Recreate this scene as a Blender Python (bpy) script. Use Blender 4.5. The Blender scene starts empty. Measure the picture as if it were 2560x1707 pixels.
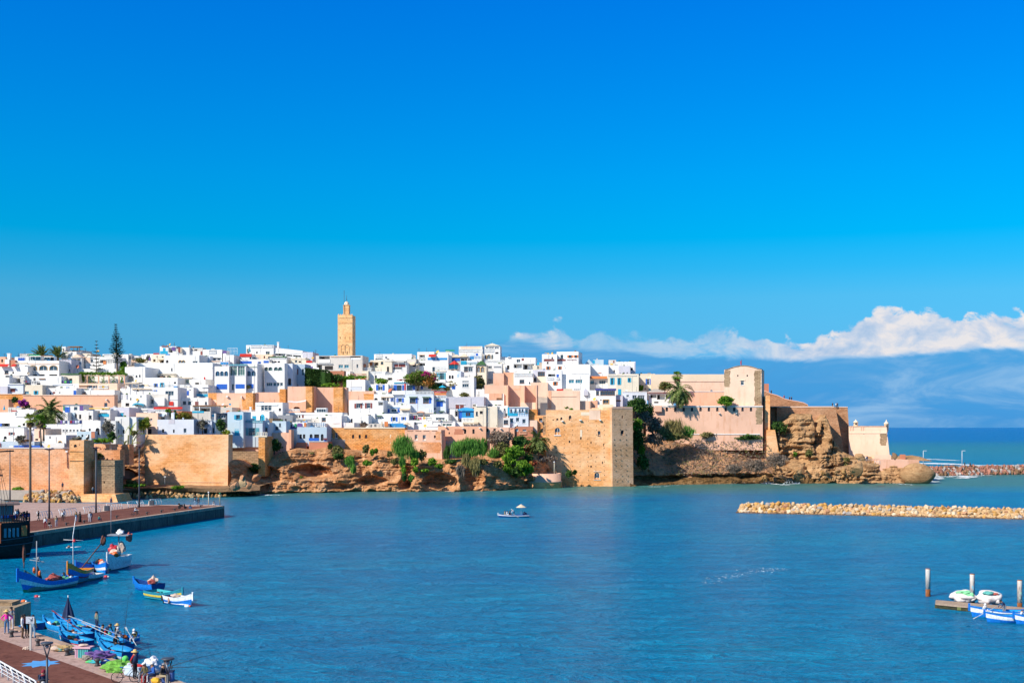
import bpy, bmesh, math, random
from mathutils import Vector, Matrix, noise, Quaternion
random.seed(7)
R = math.radians
HC = 17.7          # camera height above the water
F = 3000.0         # focal length in photo pixels
HY = 1068.0        # photo row of the sea horizon
S = bpy.context.scene
COL = S.collection
YAW = 0.08
CROPS = dict(a=(0,800,6.534), b=(300,800,6.534), c=(600,800,6.534), d=(900,840,6.534), e=(1200,840,6.534),
    f=(1500,840,6.534), g=(1780,840,4.356), h=(0,960,6.534), i=(300,960,6.534), j=(600,960,6.534),
    k=(900,1000,6.534), l=(1200,1000,6.534), m=(1500,1000,6.534), n=(1800,1000,6.534),
    o=(2100,1000,4.5457), p=(0,1180,6.534), q=(300,1180,6.534), r=(0,1330,6.534), s=(300,1400,9.505),
    t=(0,1467,6.534), u=(200,1467,6.534), v=(2260,1380,6.97), w=(1220,1240,18.09), z=(0,0,1.0))
def P(c, x, y):
 ox, oy, k = CROPS[c]
 return ox + x/k, oy + y/k
def at(px, py, Y):
 """world point seen at photo column/row px,py and standing Y metres away"""
 return Vector(((px-1280)*Y/F, Y, HC-(py-HY)*Y/F))
def on(px, py, z=0.0):
 """world point on the horizontal level z"""
 Y = F*(HC-z)/(py-HY)
 return Vector(((px-1280)*Y/F, Y, z))
def Yof(px, yb):
 return 358 + (1085-yb)*0.52 + (px-1280)*0.035
def tag(o, label=None, cat=None, group=None, kind=None):
 if label: o['label'] = label
 if cat: o['category'] = cat
 if group: o['group'] = group
 if kind: o['kind'] = kind
 return o
def empty(name, loc=(0,0,0), rz=0.0, label=None, cat=None, group=None):
 o = bpy.data.objects.new(name, None); COL.objects.link(o)
 o.location = loc; o.rotation_euler = (0,0,rz); o.empty_display_size = .3
 return tag(o, label, cat, group)
class MB:
 """mesh builder; every add call returns the range of new verts"""
 def __init__(s): s.v=[]; s.f=[]; s.m=[]; s.sm=[]
 def face(s, idx, m=0, sm=False): s.f.append(tuple(idx)); s.m.append(m); s.sm.append(sm)
 def quad(s, a, b, c, d, m=0):
  n=len(s.v); s.v += [tuple(a),tuple(b),tuple(c),tuple(d)]; s.face((n,n+1,n+2,n+3),m)
 def tri(s,a,b,c,m=0):
  n=len(s.v); s.v += [tuple(a),tuple(b),tuple(c)]; s.face((n,n+1,n+2),m)
 def box(s, x0,x1,y0,y1,z0,z1, m=0, T=None):
  n=len(s.v)
  p=[(x0,y0,z0),(x1,y0,z0),(x1,y1,z0),(x0,y1,z0),(x0,y0,z1),(x1,y0,z1),(x1,y1,z1),(x0,y1,z1)]
  if T: p=[tuple(T @ Vector(q)) for q in p]
  s.v+=p
  for q in ((0,3,2,1),(4,5,6,7),(0,1,5,4),(1,2,6,5),(2,3,7,6),(3,0,4,7)): s.face([n+i for i in q],m)
  return s
 def tube(s, pts, rad, n=8, m=0, cap=True, sm=True):
  pts=[Vector(p) for p in pts]
  if not isinstance(rad,(list,tuple)): rad=[rad]*len(pts)
  rings=[]
  for i,p in enumerate(pts):
   d=(pts[min(i+1,len(pts)-1)]-pts[max(i-1,0)]).normalized()
   a=Vector((0,0,1)) if abs(d.z)<.9 else Vector((1,0,0))
   u=d.cross(a).normalized(); w=u.cross(d).normalized()
   b=len(s.v)
   for k in range(n):
    t=2*math.pi*k/n; s.v.append(tuple(p+(u*math.cos(t)+w*math.sin(t))*rad[i]))
   rings.append(b)
  for a,b in zip(rings,rings[1:]):
   for k in range(n):
    k2=(k+1)%n; s.face((a+k,a+k2,b+k2,b+k),m,sm)
  if cap:
   s.face([rings[0]+k for k in range(n)],m); s.face([rings[-1]+k for k in range(n-1,-1,-1)],m)
  return s
 def lathe(s, c, prof, n=16, m=0, sm=True):
  c=Vector(c); rings=[]
  for r,z in prof:
   b=len(s.v)
   for k in range(n):
    t=2*math.pi*k/n; s.v.append((c.x+r*math.cos(t),c.y+r*math.sin(t),c.z+z))
   rings.append(b)
  for a,b in zip(rings,rings[1:]):
   for k in range(n): k2=(k+1)%n; s.face((a+k,a+k2,b+k2,b+k),m,sm)
  s.face([rings[0]+k for k in range(n-1,-1,-1)],m); s.face([rings[-1]+k for k in range(n)],m)
  return s
 def blob(s, c, r, rnd=0.25, sub=2, m=0, seed=0, sm=False, freq=1.0):
  bm=bmesh.new(); bmesh.ops.create_icosphere(bm,subdivisions=sub,radius=1)
  n=len(s.v); c=Vector(c); r=Vector(r) if hasattr(r,'__len__') else Vector((r,r,r))
  off=Vector((seed*7.3,seed*3.1,seed*1.7))
  for v in bm.verts:
   k=1+rnd*noise.noise(v.co*1.4*freq+off)*1.6
   s.v.append((c.x+v.co.x*r.x*k,c.y+v.co.y*r.y*k,c.z+v.co.z*r.z*k))
  for f in bm.faces: s.face([n+v.index for v in f.verts],m,sm)
  bm.free(); return s
 def extr(s, poly, y0, y1, m=0):
  """polygon in x,z pushed from y0 to y1"""
  n=len(s.v); k=len(poly)
  s.v+=[(x,y0,z) for x,z in poly]+[(x,y1,z) for x,z in poly]
  s.face([n+i for i in range(k)],m); s.face([n+k+i for i in range(k-1,-1,-1)],m)
  for i in range(k): j=(i+1)%k; s.face((n+i,n+k+i,n+k+j,n+j),m)
  return s
 def build(s, name, mats, parent=None, T=None, **kw):
  me=bpy.data.meshes.new(name)
  v=s.v if T is None else [tuple(T @ Vector(q)) for q in s.v]
  me.from_pydata(v,[],s.f)
  if not isinstance(mats,(list,tuple)): mats=[mats]
  for mt in mats: me.materials.append(mt)
  me.polygons.foreach_set('material_index',s.m); me.polygons.foreach_set('use_smooth',s.sm)
  me.update()
  bm=bmesh.new(); bm.from_mesh(me)
  if kw.pop('norm',True): bmesh.ops.recalc_face_normals(bm,faces=bm.faces)
  bm.to_mesh(me); bm.free()
  o=bpy.data.objects.new(name,me); COL.objects.link(o)
  if parent is not None: o.parent=parent
  return tag(o,**kw)
def clone(o, parent=None, label=None):
 c=o.copy(); COL.objects.link(c)
 if parent is not None: c.parent=parent
 if label: c['label']=label
 for ch in o.children: clone(ch,c)
 return c
MATS={}
def newmat(name):
 m=bpy.data.materials.new(name); m.use_nodes=True
 nt=m.node_tree; b=nt.nodes['Principled BSDF']
 return m,nt,b
def nd(nt,t,**kw):
 n=nt.nodes.new(t)
 for k,v in kw.items():
  if k.startswith('i_'): n.inputs[k[2:].replace('_',' ')].default_value=v
  else: setattr(n,k,v)
 return n
def lk(nt,a,ai,b,bi): nt.links.new(a.outputs[ai],b.inputs[bi])
def c4(c,k=1.0): return (c[0]*k,c[1]*k,c[2]*k,1)
def ramp(nt,stops):
 r=nt.nodes.new('ShaderNodeValToRGB'); e=r.color_ramp.elements
 while len(e)<len(stops): e.new(.5)
 for x,(p,c) in zip(e,stops): x.position=p; x.color=c if len(c)==4 else (*c,1)
 return r
def position(nt,scale=(1,1,1)):
 g=nt.nodes.new('ShaderNodeNewGeometry'); mp=nt.nodes.new('ShaderNodeMapping')
 mp.inputs['Scale'].default_value=scale
 nt.links.new(g.outputs['Position'],mp.inputs['Vector']); return mp
def simple(name,c,rough=.7,metal=0.0,var=.12,vs=1.2,spec=.4,emit=None):
 if name in MATS: return MATS[name]
 m,nt,b=newmat(name)
 b.inputs['Roughness'].default_value=rough; b.inputs['Metallic'].default_value=metal
 b.inputs['Specular IOR Level'].default_value=spec
 if var>0:
  p=position(nt); n=nd(nt,'ShaderNodeTexNoise',i_Scale=vs,i_Detail=5.0,i_Roughness=.65)
  lk(nt,p,0,n,'Vector')
  r=ramp(nt,[(.3,c4(c,1-var)),(.7,c4(c,1+var))]); lk(nt,n,0,r,0); lk(nt,r,0,b,'Base Color')
 else: b.inputs['Base Color'].default_value=c4(c)
 MATS[name]=m; return m
def plaster(name,c,stain=.35,stc=(.32,.27,.22),scale=.5,bump=.15):
 """painted render with run-down streaks, blotches and patches of bare wall"""
 if name in MATS: return MATS[name]
 m,nt,b=newmat(name); b.inputs['Roughness'].default_value=.9; b.inputs['Specular IOR Level'].default_value=.15
 p=position(nt,(1,1,.22)); n1=nd(nt,'ShaderNodeTexNoise',i_Scale=scale*2.2,i_Detail=6.0,i_Roughness=.7); lk(nt,p,0,n1,'Vector')
 p2=position(nt); n2=nd(nt,'ShaderNodeTexNoise',i_Scale=scale*.35,i_Detail=5.0,i_Roughness=.6); lk(nt,p2,0,n2,'Vector')
 r1=ramp(nt,[(.52,(0,0,0)),(.78,(1,1,1))]); lk(nt,n1,0,r1,0)
 r2=ramp(nt,[(.35,(.0,.0,.0)),(.75,(1,1,1))]); lk(nt,n2,0,r2,0)
 base=nd(nt,'ShaderNodeMix',data_type='RGBA'); base.inputs[6].default_value=c4(c,1.0); base.inputs[7].default_value=c4(c,.80)
 lk(nt,r2,0,base,0)
 mul=nd(nt,'ShaderNodeMath',operation='MULTIPLY'); mul.inputs[1].default_value=stain; lk(nt,r1,0,mul,0)
 mx=nd(nt,'ShaderNodeMix',data_type='RGBA'); mx.inputs[7].default_value=c4(stc)
 nt.links.new(base.outputs[2],mx.inputs[6]); lk(nt,mul,0,mx,0)
 nt.links.new(mx.outputs[2],b.inputs['Base Color'])
 bp=nd(nt,'ShaderNodeBump',i_Strength=bump,i_Distance=.1); n3=nd(nt,'ShaderNodeTexNoise',i_Scale=2.5,i_Detail=4.0); lk(nt,p2,0,n3,'Vector')
 lk(nt,n3,0,bp,'Height'); lk(nt,bp,0,b,'Normal')
 MATS[name]=m; return m
def masonry(name,c1,c2,patch,course=.45,mortar=.5,psc=.12,holes=False,amount=.6,vs=1.0):
 """coursed stone or rammed earth: uneven courses, big washed-out patches, pitting"""
 if name in MATS: return MATS[name]
 m,nt,b=newmat(name); b.inputs['Roughness'].default_value=.95; b.inputs['Specular IOR Level'].default_value=.1
 g=position(nt)
 nz=nd(nt,'ShaderNodeTexNoise',i_Scale=.6,i_Detail=3.0); lk(nt,g,0,nz,'Vector')
 sep=nd(nt,'ShaderNodeSeparateXYZ'); lk(nt,g,0,sep,0)
 add=nd(nt,'ShaderNodeMath',operation='MULTIPLY_ADD'); lk(nt,nz,0,add,0); add.inputs[1].default_value=.35; lk(nt,sep,'Z',add,2)
 xy=nd(nt,'ShaderNodeMath',operation='ADD'); lk(nt,sep,'X',xy,0); lk(nt,sep,'Y',xy,1)
 cmb=nd(nt,'ShaderNodeCombineXYZ'); lk(nt,xy,0,cmb,'X'); lk(nt,add,0,cmb,'Y')
 br=nd(nt,'ShaderNodeTexBrick',i_Scale=1.0); br.inputs['Brick Width'].default_value=course*2.2; br.inputs['Row Height'].default_value=course
 br.inputs['Mortar Size'].default_value=.05; br.inputs['Mortar Smooth'].default_value=.6; br.inputs['Bias'].default_value=0
 br.inputs['Color1'].default_value=c4(c1,1.08); br.inputs['Color2'].default_value=c4(c2,.9); br.inputs['Mortar'].default_value=c4(c2,mortar)
 lk(nt,cmb,0,br,'Vector')
 p=position(nt,(1,1,1.6)); n1=nd(nt,'ShaderNodeTexNoise',i_Scale=psc,i_Detail=8.0,i_Roughness=.68,i_Distortion=.6); lk(nt,p,0,n1,'Vector')
 r1=ramp(nt,[(.42,(0,0,0)),(.62,(1,1,1))]); lk(nt,n1,0,r1,0)
 ml=nd(nt,'ShaderNodeMath',operation='MULTIPLY'); ml.inputs[1].default_value=amount; lk(nt,r1,0,ml,0)
 mx=nd(nt,'ShaderNodeMix',data_type='RGBA'); mx.inputs[7].default_value=c4(patch); lk(nt,ml,0,mx,0); lk(nt,br,0,mx,6)
 n2=nd(nt,'ShaderNodeTexNoise',i_Scale=1.4,i_Detail=8.0,i_Roughness=.75); lk(nt,p,0,n2,'Vector')
 r2=ramp(nt,[(.28,(1-.45*vs,)*3),(.5,(1,1,1)),(.8,(1+.12*vs,)*3)]); lk(nt,n2,0,r2,0)
 mm=nd(nt,'ShaderNodeMix',data_type='RGBA',blend_type='MULTIPLY'); mm.inputs[0].default_value=1.0
 nt.links.new(mx.outputs[2],mm.inputs[6]); lk(nt,r2,0,mm,7)
 nt.links.new(mm.outputs[2],b.inputs['Base Color'])
 bp=nd(nt,'ShaderNodeBump',i_Strength=.5,i_Distance=.2); lk(nt,n2,0,bp,'Height'); lk(nt,bp,0,b,'Normal')
 MATS[name]=m; return m
def rock(name,cols,scale=.35,strata=2.2,bump=.9):
 if name in MATS: return MATS[name]
 m,nt,b=newmat(name); b.inputs['Roughness'].default_value=.95; b.inputs['Specular IOR Level'].default_value=.12
 p=position(nt,(1,1,strata)); n=nd(nt,'ShaderNodeTexNoise',i_Scale=scale,i_Detail=10.0,i_Roughness=.7,i_Distortion=.5); lk(nt,p,0,n,'Vector')
 k=len(cols); r=ramp(nt,[(.28+.46*i/(k-1),c) for i,c in enumerate(cols)]); lk(nt,n,0,r,0)
 n2=nd(nt,'ShaderNodeTexNoise',i_Scale=scale*6,i_Detail=6.0,i_Roughness=.7); lk(nt,p,0,n2,'Vector')
 r2=ramp(nt,[(.3,(.55,.52,.5)),(.5,(1,1,1)),(.8,(1.15,1.12,1.08))]); lk(nt,n2,0,r2,0)
 mm=nd(nt,'ShaderNodeMix',data_type='RGBA',blend_type='MULTIPLY'); mm.inputs[0].default_value=1.0
 lk(nt,r,0,mm,6); lk(nt,r2,0,mm,7); nt.links.new(mm.outputs[2],b.inputs['Base Color'])
 bp=nd(nt,'ShaderNodeBump',i_Strength=bump,i_Distance=.5); lk(nt,n2,0,bp,'Height'); lk(nt,bp,0,b,'Normal')
 MATS[name]=m; return m
def leafmat(name,c1,c2,c3=None,back=.25):
 if name in MATS: return MATS[name]
 m,nt,b=newmat(name); b.inputs['Roughness'].default_value=.75; b.inputs['Specular IOR Level'].default_value=.2
 g=nt.nodes.new('ShaderNodeNewGeometry')
 r=ramp(nt,[(0,c1),(.6,c2),(1,c3 or c2)]); nt.links.new(g.outputs['Random Per Island'],r.inputs[0]); lk(nt,r,0,b,'Base Color')
 tr=nt.nodes.new('ShaderNodeBsdfTranslucent'); lk(nt,r,0,tr,0)
 mx=nt.nodes.new('ShaderNodeMixShader'); mx.inputs[0].default_value=back
 nt.links.new(b.outputs[0],mx.inputs[1]); nt.links.new(tr.outputs[0],mx.inputs[2])
 nt.links.new(mx.outputs[0],nt.nodes['Material Output'].inputs[0])
 MATS[name]=m; return m
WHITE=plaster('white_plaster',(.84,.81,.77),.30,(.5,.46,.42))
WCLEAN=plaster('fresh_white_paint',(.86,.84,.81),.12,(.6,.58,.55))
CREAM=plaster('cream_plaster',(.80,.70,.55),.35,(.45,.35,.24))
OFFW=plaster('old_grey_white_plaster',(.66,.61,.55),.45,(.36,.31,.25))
PALEB=plaster('pale_blue_and_shade_plaster',(.68,.72,.79),.15,(.4,.42,.5))  # pale blue paint; also tints in the shade of one white flank
LAV=plaster('lavender_and_shade_plaster',(.60,.58,.64),.2,(.4,.38,.42))  # lavender paint; elsewhere the shade of white walls put into colour
BLUEH=plaster('light_blue_and_shade_plaster',(.50,.60,.68),.3,(.5,.48,.45))  # light blue paint; one house carries its shade as this colour
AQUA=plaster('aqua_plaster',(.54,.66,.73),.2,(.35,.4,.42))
PINK=plaster('salmon_plaster',(.82,.44,.28),.7,(.55,.26,.13),.45)
PALEP=plaster('pale_pink_plaster',(.86,.60,.44),.6,(.62,.34,.2),.4)
TERRA=plaster('terracotta_plaster',(.55,.22,.13),.3,(.3,.14,.1))
OCHRE=masonry('ochre_rammed_earth',(.82,.395,.16),(.76,.335,.12),(.92,.58,.34),.5,.8,.09,amount=.8,vs=.65)
ORANGEB=masonry('orange_brickwork',(.78,.34,.10),(.70,.28,.08),(.82,.50,.26),.42,.5,.16,amount=.5)
REDB=masonry('salmon_brick_rampart',(.80,.34,.15),(.72,.29,.12),(.88,.56,.37),.4,.7,.07)
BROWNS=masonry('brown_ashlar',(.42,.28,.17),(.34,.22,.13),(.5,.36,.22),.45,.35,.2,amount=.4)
TANST=masonry('tan_tower_stone',(.63,.365,.20),(.55,.305,.16),(.75,.48,.31),.45,.85,.09,amount=.8,vs=.7)
MINST=masonry('golden_minaret_stone',(.86,.46,.20),(.80,.40,.16),(.88,.58,.30),.6,.75,.12)
BASTB=masonry('russet_brick_bastion',(.50,.25,.13),(.43,.20,.10),(.58,.33,.19),.45,.5,.2)
WASH=plaster('washed_pink_limewash',(.84,.50,.35),.85,(.60,.27,.14),.42,.2)
BLEACH=plaster('bleached_cream_limewash',(.84,.68,.50),.25,(.7,.48,.3),.2)
GLASS=simple('dark_window_glass',(.05,.07,.09),.12,0,0,spec=.8)
GLASST=simple('teal_window_glass',(.06,.20,.26),.12,0,0,spec=.8)
GLASSG=simple('greenish_glazing',(.10,.17,.14),.1,0,.3,spec=.8)
DARK=simple('dark_interior',(.035,.03,.03),.9,0,.2)
FWHITE=simple('white_window_frame',(.75,.75,.73),.5)
BLUE=simple('cobalt_blue_paint',(.02,.12,.52),.5)
MIDB=simple('azure_blue_paint',(.03,.25,.55),.5)
TURQ=simple('turquoise_paint',(.02,.36,.55),.5)
TEAL=simple('grey_teal_paint',(.10,.32,.38),.6)
MAROON=simple('red_brown_paint',(.24,.06,.05),.6)
ORNG=simple('orange_wood_paint',(.62,.20,.06),.6)
RED=simple('red_canvas',(.55,.03,.02),.8)
WOOD=simple('brown_wood',(.22,.10,.04),.7,var=.3,vs=4)
OCHP=simple('ochre_paint',(.62,.36,.12),.7)
CANV=simple('beige_canvas',(.62,.50,.36),.9)
GREY=simple('grey_metal',(.25,.26,.28),.5)
DGREY=simple('dark_grey_metal',(.05,.06,.08),.45)
BLACK=simple('black_paint',(.015,.015,.018),.6)
YEL=simple('yellow_dish_paint',(.75,.42,.03),.5)
GREENP=simple('green_paint',(.02,.28,.13),.5)
TILEG=simple('green_glazed_tile',(.05,.12,.04),.5,var=.5,vs=3)
TILEB=simple('blue_glazed_tile',(.05,.06,.28),.4)
ROOFG=simple('grey_shingle',(.38,.33,.29),.9)
PURP=simple('purple_cloth',(.13,.07,.25),.8)
MC=dict(w=WHITE,W=WCLEAN,c=CREAM,o=OFFW,b=PALEB,l=LAV,B=BLUEH,a=AQUA,p=PINK,P=PALEP,t=TERRA,O=OCHRE,G=ORANGEB,R=REDB,S=BROWNS,T=TANST,M=MINST,
  f=WASH,F=BLEACH,V=BASTB, rd=RED,cv=CANV,gr=GREY,dk=DARK,bk=BLACK,bl=BLUE,tq=TURQ,te=TEAL,gn=GREENP,wd=WOOD,or_=ORNG,tg=TILEG,tb=TILEB,
  rg=ROOFG,ma=MAROON,wh=FWHITE,pu=PURP,ye=YEL,gl=GLASSG,oc=OCHP,mb=MIDB,dg=DGREY)
KIND=dict(d=(None,DARK,None,0,0,None), g=(FWHITE,GLASS,None,0,0,None), i=(FWHITE,GLASST,None,0,0,None), v=(FWHITE,GLASSG,None,0,0,None),
   b=(FWHITE,GLASS,BLUE,0,0,None), B=(None,DARK,BLUE,1,0,None), t=(TURQ,GLASS,TURQ,0,0,None), T=(None,DARK,TURQ,1,0,None),
   r=(FWHITE,GLASS,MAROON,0,0,None), R=(None,DARK,MAROON,1,0,None), o=(WOOD,GLASS,ORNG,0,0,None), n=(OCHP,GLASS,None,0,0,OCHP),
   w=(WOOD,GLASS,None,0,0,None), G=(None,DARK,GREENP,1,0,None), k=(DGREY,GLASS,None,0,0,None), s=(TEAL,GLASS,TEAL,0,0,None),
   a=(None,DARK,None,0,1,None), A=(MIDB,GLASS,None,0,1,None), q=(TURQ,TURQ,None,0,1,None), y=(FWHITE,GLASS,None,0,1,OCHP), u=(FWHITE,GLASS,None,0,1,None),
   m=(DGREY,GLASSG,None,0,1,FWHITE))
def arcpts(cx,zb,r,h,n=8):
 return [(cx+r*math.cos(math.pi*(1-i/n)), zb+h*math.sin(math.pi*(1-i/n))) for i in range(n+1)]
def add_window(par,kind,s0,s1,z0,z1,yb,nm='window'):
 fr,pane,sh,closed,arch,sur=KIND[kind]; w=s1-s0; h=z1-z0
 a0,a1=s0,s1
 if sh is not None and not closed: a0,a1=s0+w*.25,s1-w*.25
 m=MB(); t=min(.09,(a1-a0)*.12); dp=yb
 if arch:
  r=(a1-a0)/2; zs=z1-min(r,h*.5); hh=z1-zs; cx=(a0+a1)/2
  out=[(a0,z0)]+arcpts(cx,zs,r,hh)+[(a1,z0)]; inn=[(a0+t,z0)]+arcpts(cx,zs,r-t,hh-t)+[(a1-t,z0)]
  for i in range(len(out)-1):
   m.quad((out[i][0],dp-.05,out[i][1]),(out[i+1][0],dp-.05,out[i+1][1]),(inn[i+1][0],dp-.05,inn[i+1][1]),(inn[i][0],dp-.05,inn[i][1]))
  m.box(cx-t/2,cx+t/2,dp-.06,dp-.01,z0,z1-t)
 else:
  m.box(a0,a1,dp-.08,dp-.005,z0,z0+t).box(a0,a1,dp-.08,dp-.005,z1-t,z1).box(a0,a0+t,dp-.08,dp-.005,z0+t,z1-t).box(a1-t,a1,dp-.08,dp-.005,z0+t,z1-t)
  if fr is not None:
   k=max(1,round((a1-a0)/.8))
   for i in range(1,k): xx=a0+(a1-a0)*i/k; m.box(xx-t*.35,xx+t*.35,dp-.07,dp-.01,z0+t,z1-t)
   if h>1.4: m.box(a0+t,a1-t,dp-.065,dp-.015,z0+h*.68,z0+h*.68+t*.6)
   m.box(a0-.08,a1+.08,-.10,-.003,z0-.1,z0-.01)
 wn=m.build(nm,fr or DGREY,par)
 p=MB().box(a0+.01,a1-.01,dp-.004,dp+.03,z0+.01,z1-.01); p.build('pane',pane,wn)
 if sur:
  q=MB(); e=.16
  if arch:
   r=(a1-a0)/2; zs=z1-min(r,h*.5); hh=z1-zs; cx=(a0+a1)/2
   out=[(a0-e,z0-.1)]+arcpts(cx,zs,r+e,hh+e,10)+[(a1+e,z0-.1)]; inn=[(a0,z0-.1)]+arcpts(cx,zs,r,hh,10)+[(a1,z0-.1)]
   for i in range(len(out)-1):
    A_,B_,C_,D_=out[i],out[i+1],inn[i+1],inn[i]
    q.quad((A_[0],-.06,A_[1]),(B_[0],-.06,B_[1]),(C_[0],-.06,C_[1]),(D_[0],-.06,D_[1]))
    q.quad((A_[0],-.06,A_[1]),(B_[0],-.06,B_[1]),(B_[0],0,B_[1]),(A_[0],0,A_[1]))
  else: q.box(a0-e,a1+e,-.06,-.002,z1,z1+e).box(a0-e,a1+e,-.06,-.002,z0-e-.02,z0-.02).box(a0-e,a0,-.06,-.002,z0,z1).box(a1,a1+e,-.06,-.002,z0,z1)
  q.build('surround',sur,wn)
 if sh is not None:
  if closed:
   k=max(2,round(w/.7))
   for i in range(k):
    g=MB().box(s0+w*i/k+.015,s0+w*(i+1)/k-.015,-.05,-.01,z0,z1)
    for j in range(1,int(h/.25)): g.box(s0+w*i/k+.05,s0+w*(i+1)/k-.05,-.062,-.05,z0+.25*j,z0+.25*j+.1)
    g.build('shutter',sh,wn)
  else:
   for e0,e1 in ((s0,a0-.01),(a1+.01,s1)):
    g=MB().box(e0,e1,-.07,-.02,z0,z1)
    for j in range(1,int(h/.25)): g.box(e0+.05,e1-.05,-.082,-.07,z0+.25*j,z0+.25*j+.1)
    g.build('shutter',sh,wn)
 return wn
def block(c,x0,y0,x1,y1,mat,label,feat='',cat='house',name='house',D=9,dy=0,yaw=YAW,Y=None,par=.7,ext=3.0,bat=(0,0,0),group=None,roof=None,topd=0):
 px0,py0=P(c,x0,y0); px1,py1=P(c,x1,y1)
 Y0=(Y if Y is not None else Yof((px0+px1)/2,py1)+dy+random.uniform(-.2,.2))
 X0=(px0-1280)*Y0/F; ca,sa=math.cos(yaw),math.sin(yaw)
 def sof(px): k=(px-1280)/F; return (k*Y0-X0)/(ca+k*sa)
 zb=HC-(py1-HY)*Y0/F-ext
 def loc(x,y):
  px,py=P(c,x,y); s=sof(px); Yp=Y0-s*sa
  return s, HC-(py-HY)*Yp/F-zb
 w=sof(px1); H=loc((x0+x1)/2,y0)[1]
 mt=MC[mat] if isinstance(mat,str) else mat
 root=empty(name,(X0,Y0,zb),-yaw,label,cat,group)
 feats=[]
 for t in filter(None,[q.strip() for q in feat.split(';')]):
  q=t.split(); feats.append((q[0],*[float(v) for v in q[1:5]]))
 holes=[]
 for k,a,b_,cc,d_ in feats:
  s0,z1=loc(a,b_); s1,z0=loc(cc,d_)
  key=k.split(':')[0]
  if (key in KIND or key in('P','PA')):
   s0=max(s0,.05); s1=min(s1,w-.05)
   if z1<H-.1 and s1-s0>.15 and z0>0:
    sh=KIND[key][2] if key in KIND else None; cl=KIND[key][3] if key in KIND else 0
    h0,h1=(s0+(s1-s0)*.25,s1-(s1-s0)*.25) if (sh is not None and not cl) else (s0,s1)
    dep=2.2 if key in('P','PA') else .28
    if any(not(h1<o[0] or h0>o[1] or z1<o[2] or z0>o[3]) for o in holes): continue
    holes.append((h0,h1,z0,z1,min(dep,D-.6),(key in KIND and KIND[key][4]) or key=='PA',key,s0,s1))
 if cat=='house' and w>3.5 and len(feats)<3:
  rr=random.Random(int(px0*5+py0))
  for _ in range(rr.choice((1,2,3))):
   a=rr.uniform(.4,w-1.3); z0=rr.uniform(ext+.3,max(ext+.5,H-2.2)); wd=rr.choice((.5,.6,.9)); key=rr.choice('ddkgd'); b_=a+wd; z1=z0+rr.choice((.6,.9,1.2))
   if z1<H-.5 and not any(not(b_<o[0]-.2 or a>o[1]+.2 or z1<o[2]-.2 or z0>o[3]+.2) for o in holes): holes.append((a,b_,z0,z1,.28,0,key,a,b_))
 def warp(v):
  x,y,z=v; t=max(0,1-z/H); u=x/w
  return (x-bat[0]*t*(1-u)+bat[1]*t*u, y-bat[2]*t*(1-y/D if D else 0), z-topd*u*(z/H))
 m=MB()
 xs=sorted({0,w,*[h[0] for h in holes],*[h[1] for h in holes]}); zs=sorted({0,H,*[h[2] for h in holes],*[h[3] for h in holes]})
 for xa,xb in zip(xs,xs[1:]):
  for za,zc in zip(zs,zs[1:]):
   xm,zm=(xa+xb)/2,(za+zc)/2
   if xb-xa<1e-5 or zc-za<1e-5 or any(h[0]<xm<h[1] and h[2]<zm<h[3] for h in holes): continue
   m.quad((xa,0,za),(xb,0,za),(xb,0,zc),(xa,0,zc))
 for h0,h1,z0,z1,dep,arch,key,_,_ in holes:
  m.quad((h0,0,z0),(h1,0,z0),(h1,dep,z0),(h0,dep,z0)); m.quad((h0,0,z1),(h0,dep,z1),(h1,dep,z1),(h1,0,z1))
  m.quad((h0,0,z0),(h0,dep,z0),(h0,dep,z1),(h0,0,z1)); m.quad((h1,0,z0),(h1,0,z1),(h1,dep,z1),(h1,dep,z0))
  m.quad((h0,dep,z0),(h1,dep,z0),(h1,dep,z1),(h0,dep,z1))
  if arch:
   r=(h1-h0)/2; zz=z1-min(r,(z1-z0)*.5); ap=arcpts((h0+h1)/2,zz,r,z1-zz)
   for i in range(4): m.tri((h0,0,z1),(ap[i][0],0,ap[i][1]),(ap[i+1][0],0,ap[i+1][1]))
   for i in range(4,8): m.tri((h1,0,z1),(ap[i][0],0,ap[i][1]),(ap[i+1][0],0,ap[i+1][1]))
 t=min(.25,w*.1,D*.1); zr=H-par if par>0 else H
 m.quad((w,0,0),(w,D,0),(w,D,H),(w,0,H)); m.quad((0,D,0),(0,0,0),(0,0,H),(0,D,H)); m.quad((w,D,0),(0,D,0),(0,D,H),(w,D,H)); m.quad((0,0,0),(0,D,0),(w,D,0),(w,0,0))
 if par>0:
  o=[(0,0),(w,0),(w,D),(0,D)]; n_=[(t,t),(w-t,t),(w-t,D-t),(t,D-t)]
  for i in range(4):
   j=(i+1)%4
   m.quad((*o[i],H),(*o[j],H),(*n_[j],H),(*n_[i],H)); m.quad((*n_[i],H),(*n_[j],H),(*n_[j],zr),(*n_[i],zr))
  m.quad((*n_[0],zr),(*n_[1],zr),(*n_[2],zr),(*n_[3],zr),1)
 else: m.quad((0,0,H),(w,0,H),(w,D,H),(0,D,H))
 m.v=[warp(v) for v in m.v]
 m.build('wall',[mt,roof or (OFFW if cat=='house' else mt)],root,norm=False)
 for h0,h1,z0,z1,dep,arch,key,s0,s1 in holes:
  if key in KIND: add_window(root,key,s0,s1,z0,z1,.28).location.y=-bat[2]*max(0,1-(z0+z1)/2/H)
  elif dep>1 and key=='P':
   dd=MB().box(h0+.1*(h1-h0),h0+.38*(h1-h0),dep-.06,dep-.01,z0,z0+(z1-z0)*.85); dd.build('door',DARK,root)
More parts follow.
